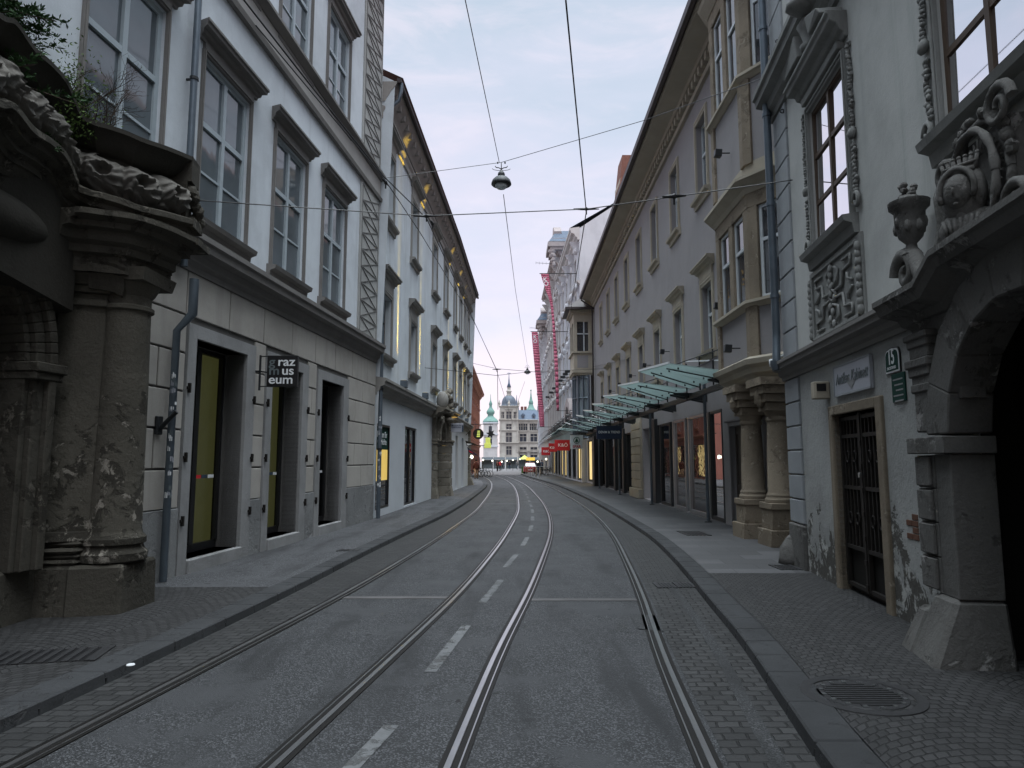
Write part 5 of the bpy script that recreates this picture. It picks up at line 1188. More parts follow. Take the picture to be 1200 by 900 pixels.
# eaves
g=MB(); W2.prof(g,0,L2+.2,[(-.05,E2-.75),(.10,E2-.75),(.14,E2-.66),(-.05,E2-.6)]); W2.prof(g,0,L2+.2,[(-.05,E2-.38),(.26,E2-.38),(.30,E2-.28),(EO2-.05,E2-.16),(EO2,E2-.05),(EO2,E2),(-.05,E2)]); g.build('eave_soffit',M['r2_soffit'],h2)
g=MB(); s=.2
while s<L2: W2.box(g,s,s+.17,-.02,.23,E2-.60,E2-.385); s+=.365
g.build('dentil',M['r2_trim'],h2)
g=MB(); W2.prof(g,0,L2+.25,[(EO2,E2-.08),(EO2+.06,E2-.12),(EO2+.16,E2-.08),(EO2+.18,E2+.08),(EO2,E2+.08)]); g.build('gutter',M['gutter'],h2)
g=MB(); g.poly([W2.P(0,EO2+.15,E2+.08),W2.P(L2+.2,EO2+.15,E2+.08),W2.P(L2+.2,-5.5,E2+5.2),W2.P(0,-5.5,E2+5.2)]); g.build('roof',M['tile'],h2,fixn=False)
g=MB()
for s in (0,L2): g.poly([W2.P(s,0,0),W2.P(s,-10,0),W2.P(s,-10,E2),W2.P(s,-5.5,E2+5.1),W2.P(s,0,E2)])
g.poly([W2.P(0,-10,0),W2.P(L2,-10,0),W2.P(L2,-10,E2),W2.P(0,-10,E2)]); g.build('end_walls',M['pale'],h2,fixn=False)
q=MB(); q.tube([W2.P(L2-.05,EO2+.08,E2-.02),W2.P(L2-.05,EO2+.05,E2-.25),W2.P(L2-.05,.2,E2-.75),W2.P(L2-.05,.14,E2-1.2),W2.P(L2-.05,.14,.1)],.055,10); q.build('drainpipe',M['gutter'],h2,True)
# chimney-like gable with red tiles
g=MB(); g.box(8.2,9.6,36.4,37.9,E2+1.2,E2+5.6); c=g.build('chimney',M['r2_trim'],h2)
g=MB(); g.mesh([(8.0,36.2,E2+4.3),(9.8,36.2,E2+4.3),(9.8,38.1,E2+4.3),(8.0,38.1,E2+4.3),(8.9,36.2,E2+6.6),(8.9,38.1,E2+6.6)],[(0,1,4),(2,3,5),(1,2,5,4),(3,0,4,5),(0,1,2,3)]); 
c2=thing('roof_dormer','small red tiled roof peak showing above the eaves line on the right','roof structure',(9.5,58,18))
g=MB(); yy=58.0; x0=730; a=onp(727,228,yy); b=onp(743,181,yy); g.box(a.x,a.x+3.0,yy,yy+3,a.z-8,b.z-2.2); g.build('dormer_wall',M['r2_trim'],c2)
g=MB(); x0,x1=a.x-.1,a.x+4.2; zt=b.z; zb=b.z-3.2
g.mesh([(x0,yy-.1,zb-.4),(x0,yy+3.1,zb-.4),(x0+.35,yy+2.5,zt),(x0+.35,yy+.1,zt),(x1,yy+2.5,zt),(x1,yy+.1,zt),(x1,yy-.1,zb-.4),(x1,yy+3.1,zb-.4)],[(0,1,2,3),(3,2,4,5),(0,3,5,6),(1,7,4,2),(6,5,4,7)]); g.build('tiled_roof',M['tile'],c2)

# ground floor: grey piers, door, shop bays
sg=lambda u,zp=.0: S2((5.3-(u-600)/F*zp*ST)/((u-600)/F*CT-.01))
bays=[]                                                    # glazed openings
BU=[(833,806),(803,787),(784,774)]
y_of=lambda u: (5.3)/((u-600)/F*CT-.01)
door=(y_of(880),y_of(857))
shop=[(y_of(848),y_of(833)),(y_of(831),y_of(807)),(y_of(804),y_of(789)),(y_of(786),y_of(774))]
print('shop y',door,shop)
y=y_of(753)+2.2
fop=[(S2(door[0]),S2(door[1]),.12,z2(S2(door[1]),500),.18),(S2(shop[0][0]),S2(y_of(754)),.12,3.05,.9),(S2(y_of(742)),S2(46.3),.12,3.05,.6)]
g=MB(); facade(W2,g,0,L2,0,GF-.2,fop,.3); g.build('ground_floor_wall',M['r2'],h2,fixn=False)
o=fop[0]; f=MB(); a,b,c_,d_=o[:4]; W2.box(f,a,b,-.18,-.12,c_,d_)
for (p,q_,r_,s_) in ((a+.12,b-.12,c_+.95,d_-.15),(a+.12,b-.12,c_+.15,c_+.8)):
    for e in ((p,p+.05,r_,s_),(q_-.05,q_,r_,s_),(p,q_,r_,r_+.05),(p,q_,s_-.05,s_)): W2.box(f,e[0],e[1],-.12,-.09,e[2],e[3])
dd_=f.build('door',M['wood'],h2); f=MB(); W2.box(f,a-.1,a,-.05,.04,c_,d_+.1); W2.box(f,b,b+.1,-.05,.04,c_,d_+.1); W2.box(f,a,b,-.05,.04,d_,d_+.1); W2.prof(f,a-.16,b+.16,[(0,d_+.1),(.1,d_+.1),(.12,d_+.15),(0,d_+.15)]); f.build('stone_door_frame',M['r2'],dd_,bevel=.008)
# shop glazing: panes between steel posts, as parts of the house
def pane(s0,s1,o=-.06,m='shop',z1=3.05,z0=.22,par=None):
    f=MB(); f.poly([W2.P(s0,o,z0),W2.P(s1,o,z0),W2.P(s1,o,z1),W2.P(s0,o,z1)]); f.build('pane',M[m],par,fixn=False)
def shopbay(ya,yb,post='steel_d',postw=.1,m='shop',o=-.06):
    a,b=S2(ya),S2(yb); f=MB(); W2.box(f,a,b,o-.04,o+.06,.12,.22); W2.box(f,a,b,o-.04,o+.05,2.98,3.06)
    for x in (a,b-postw): W2.box(f,x,x+postw,o-.05,o+.07,.12,3.05)
    fr=f.build('shop_window',M[post],h2,bevel=.005); pane(a+postw,b-postw,o,m,par=fr); return fr
shopbay(shop[1][0],shop[1][1],'chrome',.14); shopbay(shop[2][0],shop[2][1],'chrome',.13); shopbay(shop[3][0],shop[3][1],'steel_d',.12)
# recessed entrance with display figures behind clear glass
a,b=S2(shop[0][0]),S2(shop[0][1]); fr=shopbay(shop[0][0],shop[0][1],'steel_d',.06,'glass',-.05)
for (ya,yb) in ((shop[0][0],shop[0][1]),(y_of(790),y_of(786))):
    q=MB(); a,b=S2(ya),S2(yb); q.poly([W2.P(a,-.85,.12),W2.P(b+.2,-.85,.12),W2.P(b+.2,-.85,3.05),W2.P(a,-.85,3.05)]); q.build('shop_back_wall',M['room'],h2,fixn=False)
# big dark clad columns
def colm(y,w_,m,o0=-.1,o1=.2,z1=3.3,name='clad_column'):
    q=MB(); W2.box(q,S2(y)-w_/2,S2(y)+w_/2,o0,o1,.1,z1); q.build(name,M[m],h2,bevel=.02)
colm(y_of(768.5),.95,'steel_d',-.1,.12)
# rusticated pier with round arch spring
q=MB(); a,b=S2(y_of(753)),S2(y_of(742))
for k in range(8): W2.box(q,a+.03,b-.03,-.1,.10+.0*(k%2),.55+k*.36,.88+k*.36)
W2.box(q,a,b,-.08,.06,.1,3.6); W2.box(q,a-.05,b+.05,-.1,.2,.1,.5); q.build('rusticated_pier',M['r2_trim'],h2,bevel=.015)
# farther bays
yf=[y_of(741),y_of(732),y_of(722),y_of(711),y_of(702)]
for k in range(4): shopbay(yf[k]+.25,yf[k+1]-.25,'steel_d',.12,'shop',-.12); colm(yf[k+1],.5,'steel_d' if k%2 else 'steel_d',-.12,.1)
colm(44.4,1.1,'black',-.1,.5)
q=MB(); W2.box(q,S2(45.7),S2(46.9),-.1,.12,.12,3.0); q.build('yellow_panel',M['yelp'],h2,bevel=.01)
# warm lit display strips behind the shop panes, seen through clear glass doors
for i,(ya,yb) in enumerate(((shop[3][1]+.3,shop[3][1]+1.2),)):
    pass

# near bay window on two columns
bf=[12.55,13.55,15.75,16.65]; bo=.62
WBay=Wall([(W2.P(S2(bf[0]),0,0).x,bf[0]),(W2.P(S2(bf[1]),bo,0).x,bf[1]),(W2.P(S2(bf[2]),bo,0).x,bf[2]),(W2.P(S2(bf[3]),0,0).x,bf[3])],1)
bc=WBay.c; zy=lambda v: WBay.zv(bc[1]+.02,v)
Z=dict(b0=zy(445),b1=zy(418),p1=zy(358),w1=zy(352),w2=zy(245),c1=zy(235),c2=zy(198),p2=zy(92))
print('bay',Z)
bay=None
def ring_prof(mb,prof,out=0):
    pts=[WBay.p[0],WBay.p[1],WBay.p[2],WBay.p[3]]; P3=[Vector((p.x,p.y,0)) for p in pts]
    # mitred sweep
    n=len(prof); vs=[]
    ds=[(P3[i+1]-P3[i]).normalized() for i in range(3)]; ns=[Vector((-d.y,d.x,0)) for d in ds]
    for i,p in enumerate(P3):
        if i==0: m=ns[0]
        elif i==3: m=ns[2]
        else: m=(ns[i-1]+ns[i]); m=m/(m.length_squared/2)
        for o,z_ in prof: vs.append(p+m*o+Vector((0,0,z_)))
    mb.mesh(vs,[(i*n+k,i*n+(k+1)%n,(i+1)*n+(k+1)%n,(i+1)*n+k) for i in range(3) for k in range(n)])
g=MB()
def solid(z0,z1,o): ring_prof(g,[(-.5,z0),(o,z0),(o,z1),(-.5,z1)])
ring_prof(g,[(-.6,Z['b0']-.02),(-.12,Z['b0']),(-.05,Z['b0']+.10),(.02,Z['b0']+.14),(.04,Z['b0']+.24),(.14,Z['b0']+.30),(.16,Z['b0']+.40),(.06,Z['b0']+.46),(-.6,Z['b0']+.46)])
bay=g.build('stone_bay',M['r2_trim'],h2,fixn=True)
lev=[(Z['b0']+.46,Z['w1']-.12),(Z['c2']+.05,Z['p2']-.1)]
g=MB(); 
for a,b in lev: solid(a,b,-.03)
g.build('parapet_panel',M['r2'],bay)
g=MB()
def post(s,w_,z0,z1,o0=-.1,o1=.03): WBay.box(g,s-w_/2,s+w_/2,o0,o1,z0,z1)
for a,b in lev:
    for s in (bc[0]+.09,bc[1]-.1,bc[1]+.1,bc[2]-.1,bc[2]+.1,bc[3]-.09): post(s,.2,a,b)
zt_=E2-.4
wins=[(Z['w1'],Z['w2']),(Z['p2']+.05,Z['p2']+2.45)]
for (a,b) in wins:
    for s in (bc[0]+.12,bc[1]-.12,bc[1]+.12,bc[2]-.12,bc[2]+.12,bc[3]-.12,(bc[1]+bc[2])/2): post(s,.26,a,b,-.16,.0)
    ring_prof(g,[(-.3,b),(-.0,b),(0,b+.35),(-.3,b+.35)])
g.build('stone_mullions',M['r2_stone'],bay,bevel=.008)
g=MB()
for zz in (Z['w1'],Z['p2']+.05): ring_prof(g,[(-.3,zz-.16),(.0,zz-.16),(.07,zz-.1),(.12,zz-.08),(.12,zz-.02),(-.3,zz+.0)])
ring_prof(g,[(-.3,Z['w2']+.30),(.02,Z['w2']+.30),(.06,Z['w2']+.40),(.18,Z['w2']+.50),(.24,Z['w2']+.54),(.24,Z['w2']+.60),(-.3,Z['w2']+.75)])
ring_prof(g,[(-.3,wins[1][1]+.35),(.02,wins[1][1]+.35),(.2,wins[1][1]+.55),(.24,wins[1][1]+.62),(-.3,wins[1][1]+.8)])
g.build('bay_cornice',M['r2_trim'],bay)
g=MB(); ring_prof(g,[(-.4,Z['w2']+.6),(-.02,Z['w2']+.6),(-.02,Z['c2']+.1),(-.4,Z['c2']+.1)]); g.build('bay_core',M['r2_trim'],bay)
for (a,b) in wins:
    for s0,s1 in ((bc[0]+.26,bc[1]-.26),(bc[1]+.25,(bc[1]+bc[2])/2-.13),((bc[1]+bc[2])/2+.13,bc[2]-.25),(bc[2]+.26,bc[3]-.26)):
        win(WBay,bay if False else h2,s0,s1,a,b,M['frame_w'],M['pane_k'],ti=(.62,),mull=0,rec=.08,fw=.07,name='bay_window')
for (x,y) in ((5.16,14.75),(5.2,13.35)):
    t=MB(); c=Vector((x,y,0)); zb=Z['b0']
    t.lathe(c,[(.30,.9),(.30,.96),(.27,1.0),(.275,1.05),(.24,1.10),(.225,1.9),(.205,zb-.85),(.235,zb-.83),(.235,zb-.78),(.21,zb-.76),(.24,zb-.68),(.28,zb-.64)],28)
    t.box(x-.36,x+.36,y-.36,y+.36,.0,.40); t.box(x-.29,x+.29,y-.29,y+.29,.40,.78); t.box(x-.32,x+.32,y-.32,y+.32,.78,.90); cl=t.build('stone_column',M['r2_stone'],bay,True,autos=35,bevel=.01)
    t=MB(); 
    for k in range(4): e=.28+.06*k; t.box(x-e,x+e+.1,y-e*.9,y+e*.9,zb-.64+k*.16,zb-.49+k*.16)
    t.ell((x-.32,y,zb-.36),(.12,.15,.22),10,None,.2); t.build('corbel',M['r2_stone'],bay,bevel=.03)
# far bay-front (R2 end) handled by its neighbour below

# small wall flood lights
fl=[(872,162,.62,'on the upper parapet of the stone bay'),(844,328,0,'beside the large window left of the bay'),(860,410,.6,'on the lower parapet of the stone bay')]
labs=['nearest','second','third','fourth','fifth','sixth','seventh']
def spotbox(p,W,s,label,grp='small flood lights on the grey house'):
    t=thing('flood_light',label,'wall lamp',p,grp); q=MB(); d,n=W.dn(W.seg(s)); n3=Vector((n.x,n.y,0)); 
    q.tube([p,p+n3*.18],.015,6); q.build('arm',M['steel_d'],t); q=MB(); c=p+n3*.26; q.hexa([c+Vector((a,b,e)) for a,b,e in ((-.09,-.07,-.08),(.06,-.07,-.10),(.06,.07,-.10),(-.09,.07,-.08),(-.07,-.07,.08),(.08,-.07,.07),(.08,.07,.07),(-.07,.07,.08))]); q.build('lamp_head',M['steel_d'],t,bevel=.01)
for k in range(7):
    y=lo[k]+2.0 if k else 17.0; s=S2(y); spotbox(W2.P(s,0,zl[0]+.9-.1*(k>0)),W2,s,labs[k]+' small dark flood light on the grey house front, counted from the stone bay')
spotbox(WBay.P(bc[1]+.9,0,zy(168)+.2),WBay,bc[1]+.9,'dark flood light on the upper grey parapet of the stone bay'); spotbox(WBay.P(bc[1]+.7,0,Z['b0']+.75),WBay,bc[1]+.7,'dark flood light on the lower grey parapet of the stone bay')
t=thing('security_camera','small white dome camera at the corner under the stone bay','camera',(4.85,12.2,3.6)); p=onp(905.5,426,11.6); q=MB(); q.lathe(p,[(.02,-.07),(.055,-.05),(.06,.02),(.055,.07),(.01,.08)],12); q.build('housing',M['whitep'],t,True); q=MB(); q.tube([p+Vector((0,0,.03)),p+Vector((.05,-.65,.12))],.015,6); q.build('arm',M['whitep'],t); t.location=p
for ch in t.children: ch.matrix_parent_inverse=Matrix.Translation(-Vector(p))

# glass canopies
def canopy(k,y0,y1,xo,xi,zo,zi,lab,grp='glass canopies over the right pavement',sheets=4,mul=1):
    t=thing('glass_canopy',lab,'canopy',((xo+xi)/2,y0,zi),grp); dz=.30*mul
    def pt(f,g_,lift=0): return Vector((xo+(xi-xo)*f,y0+(y1-y0)*g_,zo+(zi-zo)*f-dz*(1-g_)*(1-f)+lift))
    q=MB()
    for i in range(sheets):
        a=i/sheets+.008; b=(i+1)/sheets-.008; q.hexa([pt(0,a),pt(1,a),pt(1,b),pt(0,b),pt(0,a,.025),pt(1,a,.025),pt(1,b,.025),pt(0,b,.025)])
    q.build('glass_sheets',M['canopy'],t)
    q=MB()
    for i in range(sheets):
        g_=(i+.5)/(sheets); 
        for f in (.22,.8): p=pt(f,g_); q.tube([p-Vector((0,0,.05)),p+Vector((0,0,.06))],.022,6)
    for g_ in (.25,.75): q.bar(pt(.10,g_,-.03),pt(1.0,g_,-.05),.018,.03)
    q.build('glass_clamps',M['steel_d'],t)
    q=MB()
    for g_ in (.04,.96):
        a=pt(1,g_); q.mesh([a+Vector((.75,-.03,-.12)),a+Vector((.75,-.03,-.45)),a+Vector((-.55,-.03,-.17)),a+Vector((-.55,-.03,-.12)),a+Vector((.75,.03,-.12)),a+Vector((.75,.03,-.45)),a+Vector((-.55,.03,-.17)),a+Vector((-.55,.03,-.12))],[(0,1,2,3),(4,5,6,7),(0,1,5,4),(1,2,6,5),(2,3,7,6),(3,0,4,7)])
    q.bar(pt(.95,0,-.25),pt(.95,1,-.25),.09,.14); q.build('steel_brackets',M['steel_d'],t)
    q=MB()
    for g_ in (.0,.33,.66): p=pt(1,g_); q.tube([p+Vector((-.1,0,-.15)),p+Vector((-.1,0,.75))],.022,6); 
    q.bar(pt(.92,0,.45),pt(.92,1,.45),.03); q.tube([pt(.92,.05,.6),pt(.15,.3,.03)],.014,6); q.build('tie_rods',M['steel_d'],t)
    q=MB(); q.bar(pt(0,0,.03),pt(0,1,.03),.03,.05); q.bar(pt(1.0,.0,.30),pt(.9,1,.75),.03,.03); q.build('pale_edge_rail',M['whitep'],t)
    return t
for k in range(8):
    y0=15.6+3.82*k; canopy(k,y0,y0+3.7,3.62,5.1,4.22,3.72,('nearest','second','third','fourth','fifth','sixth','seventh','eighth')[k]+' green glass canopy over the right pavement, counted from the stone bay')
# canopy posts
for k,(u,y) in enumerate(((828,17.9),(806,21.2),(790,22.6),(762,26.0),(745,29.2),(728,33))):
    pass
q=MB()
# slim posts carrying the canopy
for i,y in enumerate((18.3,25.6,33.2,40.8)):
    t=thing('canopy_post',('nearest','second','third','farthest')[i]+' slim steel post under the glass canopies on the right','post',(5.18,y,PV),'slim posts under the canopies'); q=MB(); q.tube([(5.18,y,PV),(5.18,y,3.75)],.045,12); q.build('shaft',M['steel'],t,True,autos=40); q=MB(); q.lathe((5.18,y,PV),[(.10,0),(.10,.02),(.05,.04)],12); q.build('foot',M['steel_d'],t)
# hanging signs
a=onp(699,514.5,31.5); b=onp(728.5,499,31.5)
t=board(31.5,a.x,b.x,a.z,b.z,'denim_sign','navy hanging sign lettered DENIM & TREND under the canopies','navy'); text('DENIM & TREND','lettering',.155,((a.x+b.x)/2,31.5-.056,(a.z+b.z)/2-.04),(1,0,0),(0,0,1),M['whitep'],t,.002,.002,sx=.86)
q=MB(); 
for x in (a.x+.1,b.x-.1): q.bar((x,31.5,b.z),(x,31.5,3.8),.02)
q.build('hanger',M['steel_d'],t)
a=onp(668.5,526,45.5); b=onp(683,510,45.5)
t=board(45.5,a.x,b.x,a.z,b.z,'grocer_sign','white hanging sign with green fir tree in a ring over red SPAR letters','whitep'); cx_=(a.x+b.x)/2; hz_=b.z-a.z
q=MB(); ax=Matrix(((1,0,0),(0,0,-1),(0,1,0))); q.tube([(cx_+.20*math.cos(k*.2618),45.45,a.z+hz_*.62+.20*math.sin(k*.2618)) for k in range(25)],.020,6); 
zc_=a.z+hz_*.62; q.mesh([(cx_-.13,45.44,zc_-.10),(cx_+.13,45.44,zc_-.10),(cx_,45.44,zc_+.16)],[(0,1,2)]); q.box(cx_-.02,cx_+.02,45.438,45.445,zc_-.16,zc_-.10); q.build('tree_emblem',M['dgreen'],t,fixn=False)
text('SPAR','lettering',.24,(cx_,45.5-.056,a.z+.07),(1,0,0),(0,0,1),M['redm'],t,.002,.006)
for i,(u0,u1,v0,v1,y) in enumerate(((650,667.5,515.5,528,50),(643,652.5,519.5,529.5,54.5),(634.5,645,524,533.5,59))):
    a=onp(u0,v1,y); b=onp(u1,v0,y); t=board(y,a.x,b.x,a.z,b.z,'red_shop_sign',('nearest and largest','middle','farthest')[i]+' red box sign with white letters under the far green canopy','red'); t['group']='red signs under the far canopy'
    text('K&Ö','lettering',.34 if i==0 else .28,((a.x+b.x)/2+.05,y-.056,(a.z+b.z)/2-.1),(1,0,0),(0,0,1),M['whitep'],t,.002,.004)
# ================================================================== FAR HOUSES
def house(name,label,pts,side,H,mat,trim,rows,pitch,ww,roofm,GFz=4.2,hood=False,depth=10,roof_h=4,pil=None,ground='shop',corn=.6,fr='frame_w',s_off=.8,bands=()):
    W=Wall(pts,side); L=W.c[-1]; t=thing(name,label,'building',W.P(L/2,0,0))
    n=max(1,int((L-s_off)/pitch)); ops=[]
    for i in range(n):
        s=s_off+(L-s_off*1.0)/n*i+((L-s_off)/n-ww)/2
        for a,b in rows: ops.append((s,s+ww,a,b))
    gops=[]
    if ground=='shop':
        m=max(1,int(L/3.2))
        for i in range(m): gops.append((L/m*i+.35,L/m*(i+1)-.35,.2,3.2))
    g=MB(); facade(W,g,0,L,0,H,ops+gops,.22); 
    for s in (0,L): g.poly([W.P(s,0,0),W.P(s,-depth,0),W.P(s,-depth,H),W.P(s,-depth/2,H+roof_h),W.P(s,0,H)])
    g.poly([W.P(0,-depth,0),W.P(L,-depth,0),W.P(L,-depth,H),W.P(0,-depth,H)]); g.build('wall',M[mat],t,fixn=False)
    for o in ops: win(W,t,*o,M[fr],M['pane_k'],M[trim],M[trim] if hood else None,M[trim],ti=(.6,),rec=.14,surw=.15,fw=.08)
    for i,o in enumerate(gops):
        f=MB(); 
        for a,b,c,d in ((o[0],o[0]+.1,o[2],o[3]),(o[1]-.1,o[1],o[2],o[3]),(o[0]+.1,o[1]-.1,o[3]-.1,o[3]),(o[0]+.1,o[1]-.1,o[2],o[2]+.15),((o[0]+o[1])/2-.04,(o[0]+o[1])/2+.04,o[2]+.15,o[3]-.1)): W.box(f,a,b,-.2,-.08,c,d)
        d=f.build('shop_window',M['steel_d'],t); f=MB(); f.poly([W.P(o[0],-.15,o[2]),W.P(o[1],-.15,o[2]),W.P(o[1],-.15,o[3]),W.P(o[0],-.15,o[3])]); f.build('pane',M['shop'] if (i%3) else M['warm'],d,fixn=False)
    g=MB(); W.prof(g,-.02,L+.02,cornice_prof(H-.9,H,corn)); 
    for z_ in (GFz,)+tuple(bands): W.prof(g,0,L,cornice_prof(z_,z_+.3,.22))
    g.build('cornice',M[trim],t)
    if pil:
        g=MB(); k=0
        for i in range(n+1):
            s=min(max(s_off+(L-s_off)/n*i-.2,.05),L-.45); W.box(g,s,s+.4,-.01,.14,GFz+.32,H-.92)
            for z_ in [r[1]+.35 for r in rows]: g.ell(W.P(s+.2,.2,z_),(.3,.22,.32),8,W.ax(s),.4)
            g.hexa([W.P(s-.05,0,H-1.7),W.P(s+.45,0,H-1.7),W.P(s+.45,.2,H-1.7),W.P(s-.05,.2,H-1.7),W.P(s-.05,0,H-.9),W.P(s+.45,0,H-.9),W.P(s+.45,corn*.9,H-.9),W.P(s-.05,corn*.9,H-.9)])
        g.build('pilasters',M[pil],t)
    g=MB()
    for a,b in zip(W.c,W.c[1:]): g.poly([W.P(a,corn,H+.02),W.P(b,corn,H+.02),W.P(b,-depth/2,H+roof_h),W.P(a,-depth/2,H+roof_h)]); g.poly([W.P(a,-depth,H+.02),W.P(b,-depth,H+.02),W.P(b,-depth/2,H+roof_h),W.P(a,-depth/2,H+roof_h)])
    g.build('roof',M[roofm],t,fixn=False)
    return t,W
# unseen houses behind the viewer, added to screen the near street from open sky
house('unseen_left_house','unseen plain grey house before the palace, behind the viewer, added to block sky light',[(-6.6,-32),(-5.83,-2.05)],-1,15.5,'a_rust','a_trim',[(5,7.4),(9,11.3)],3,1.4,'tile')
house('unseen_right_house','unseen plain pale house on the right behind the viewer, added to block sky light',[(1.6,-30),(2.76,-3.05)],1,14,'r1','r1_orn',[(5,7.4),(9,11.3)],3,1.4,'tile')
# oriel house just past the grey house
t,W3=house('oriel_house','narrow cream house with projecting upper oriel between the grey house and the ornate white front',[(5.75,47.25),(5.6,51.5)],1,13.0,'pale2','r2_trim',[(8.6,11.4)],4,1.4,'tile',roof_h=3)
g=MB(); x0,x1,y0,y1=4.35,5.72,47.6,50.6; zo0,zo1=7.7,12.6
g.box(x0,x1,y0,y1,zo0+.35,zo0+1.6); g.box(x0,x1,y0,y1,zo1-1.1,zo1-.4)
for x,y in ((x0+.13,y0+.13),(x1-.2,y0+.13),(x0+.13,y1-.13),(x0+.13,(y0+y1)/2)): g.box(x-.13,x+.13,y-.13,y+.13,zo0+1.6,zo1-1.1)
ob=g.build('oriel',M['r2_trim'],t,bevel=.02)
g=MB()
for z_,e,h_ in ((zo0,.0,.15),(zo0+.15,.1,.2),(zo0+1.55,.12,.12),(zo1-.55,.1,.15),(zo1-.4,.25,.15)): g.box(x0-e,x1,y0-e,y1+e,z_,z_+h_)
g.build('mouldings',M['r2_trim'],ob); g=MB(); g.box(x0+.25,x1-.35,y0-.02,y0,zo0+.5,zo0+1.4); g.build('parapet_panel',M['r2'],ob)
g=MB(); g.poly([(x0+.26,y0+.1,zo0+1.65),(x1-.3,y0+.1,zo0+1.65),(x1-.3,y0+.1,zo1-1.1),(x0+.26,y0+.1,zo1-1.1)]); g.poly([(x0+.1,y0+.26,zo0+1.65),(x0+.1,y1-.2,zo0+1.65),(x0+.1,y1-.2,zo1-1.1),(x0+.1,y0+.26,zo1-1.1)]); g.build('pane',M['pane_k'],ob,fixn=False)
g=MB(); xm=(x0+x1-.1)/2+.1; g.box(xm-.04,xm+.04,y0+.02,y0+.09,zo0+1.6,zo1-1.1); g.box(x0+.26,x1-.3,y0+.02,y0+.09,zo0+2.9,zo0+2.98); g.build('window_bars',M['frame_w'],ob)
g=MB(); g.mesh([(x0-.55,y0-.55,zo1-.2),(x1+.2,y0-.55,zo1-.2),(x1+.2,y1+.5,zo1-.2),(x0-.55,y1+.5,zo1-.2),(x0+.7,y0+.9,zo1+.9),(x1+.2,y0+.9,zo1+.9),(x1+.2,y1-.9,zo1+.9),(x0+.7,y1-.9,zo1+.9)],[(0,1,5,4),(1,2,6,5),(2,3,7,6),(3,0,4,7),(0,1,2,3),(4,5,6,7)]); g.box(x0-.62,x1+.2,y0-.62,y0-.5,zo1-.32,zo1-.16); g.build('oriel_roof',M['gutter'],ob)
g=MB(); cx_,cy_=5.55,48.9   # curved glass bay under the oriel
for k in range(9):
    a=math.pi*.55+math.pi*.9*k/8; x=cx_+1.15*math.cos(a); y=cy_+1.35*math.sin(a); g.tube([(x,y,3.3),(x,y,zo0)],.05 if k%2 else .08,6)
for z_ in (3.3,4.7,6.1,7.5): g.tube([(cx_+1.15*math.cos(math.pi*.55+math.pi*.9*k/16),cy_+1.35*math.sin(math.pi*.55+math.pi*.9*k/16),z_) for k in range(17)],.05,6)
g.build('curved_bay_frame',M['steel'],ob); g=MB(); pts=[(cx_+1.1*math.cos(math.pi*.5+math.pi*k/16),cy_+1.3*math.sin(math.pi*.5+math.pi*k/16)) for k in range(17)]
for a,b in zip(pts,pts[1:]): g.poly([(a[0],a[1],3.3),(b[0],b[1],3.3),(b[0],b[1],zo0),(a[0],a[1],zo0)])
g.build('curved_pane',M['pane_l'],ob,fixn=False)
# R3, R4, R5
def at_y(u,v,y): return onp(u,v,y)
H3=at_y(683,268,52).z-.1; H4=at_y(652,296,68).z; H5=at_y(636,385,95).z
print('far heights',H3,H4,H5)
t3,_=house('white_store_house','tall pale store front with big arched window, beyond the oriel house on the right',[(5.25,51.6),(4.95,66)],1,H3,'pale','pale2',[(5.6,7.9),(9.2,11.4),(12.8,14.9),(16.0,17.8)],2.9,1.25,'slate',pil='pale',corn=.75,roof_h=3.4,bands=(8.5,15.3))
g=MB(); arch_ring(Wall([(5.25,51.6),(4.95,66)],1),g,6.5,1.9,2.6,4.4,.0,.45,14); g.build('entrance_arch',M['pink_st'],t3)
t4,W4=house('ornate_white_house','very tall ornate white front with curved corner gable behind the pink banners on the right',[(4.95,66.05),(4.72,88)],1,H4,'pale','pink_st',[(5.6,7.9),(9.4,11.6),(13.2,15.4),(16.8,18.8)],2.7,1.15,'slate',pil='pale2',corn=.85,roof_h=3,bands=(12.2,19.6))
def gable(y,x,zt,k,t,sc_=1):
    g=MB(); pts=[(0,0),(.15,.35),(.05,.8),(.35,1.1),(.75,1.2),(1.1,1.55),(1.6,1.7),(2.1,1.55),(2.45,1.2),(2.85,1.1),(3.15,.8),(3.05,.35),(3.2,0)]; n=len(pts)
    g.mesh([(x-.35,y+a*sc_,zt+b*sc_) for a,b in pts]+[(x+.4,y+a*sc_,zt+b*sc_) for a,b in pts],[tuple(range(n)),tuple(range(n,2*n))]+[(i,(i+1)%n,n+(i+1)%n,n+i) for i in range(n)]); 
    g.box(x-.75,x+1.4,y-.35,y+3.4*sc_,zt-1.2,zt-.9); g.box(x-1.0,x+1.4,y-.5,y+3.5*sc_,zt-.9,zt-.45); g.box(x-.6,x+1.4,y-.25,y+3.3*sc_,zt-.45,zt)
    for i in range(4): g.ell((x-.55+.05*i,y-.1,zt-1.3-.45*i),(.42-.07*i,.3,.32),9,None,.35)
    g.build('curved_gable',M['pink_st'],t,bevel=.03)
    g=MB(); g.mesh([(x-.9,y-.45,zt-.4),(x+1.4,y-.45,zt-.4),(x+1.4,y+3.4,zt-.4),(x-.9,y+3.4,zt-.4),(x-.1,y+.3,zt+.9),(x+1.4,y+.3,zt+.9),(x+1.4,y+2.6,zt+.9),(x-.1,y+2.6,zt+.9)],[(0,1,5,4),(1,2,6,5),(2,3,7,6),(3,0,4,7),(4,5,6,7)]); g.build('turret_roof',M['slate'],t)
gable(66.0,4.55,H4+.8,0,t4); 
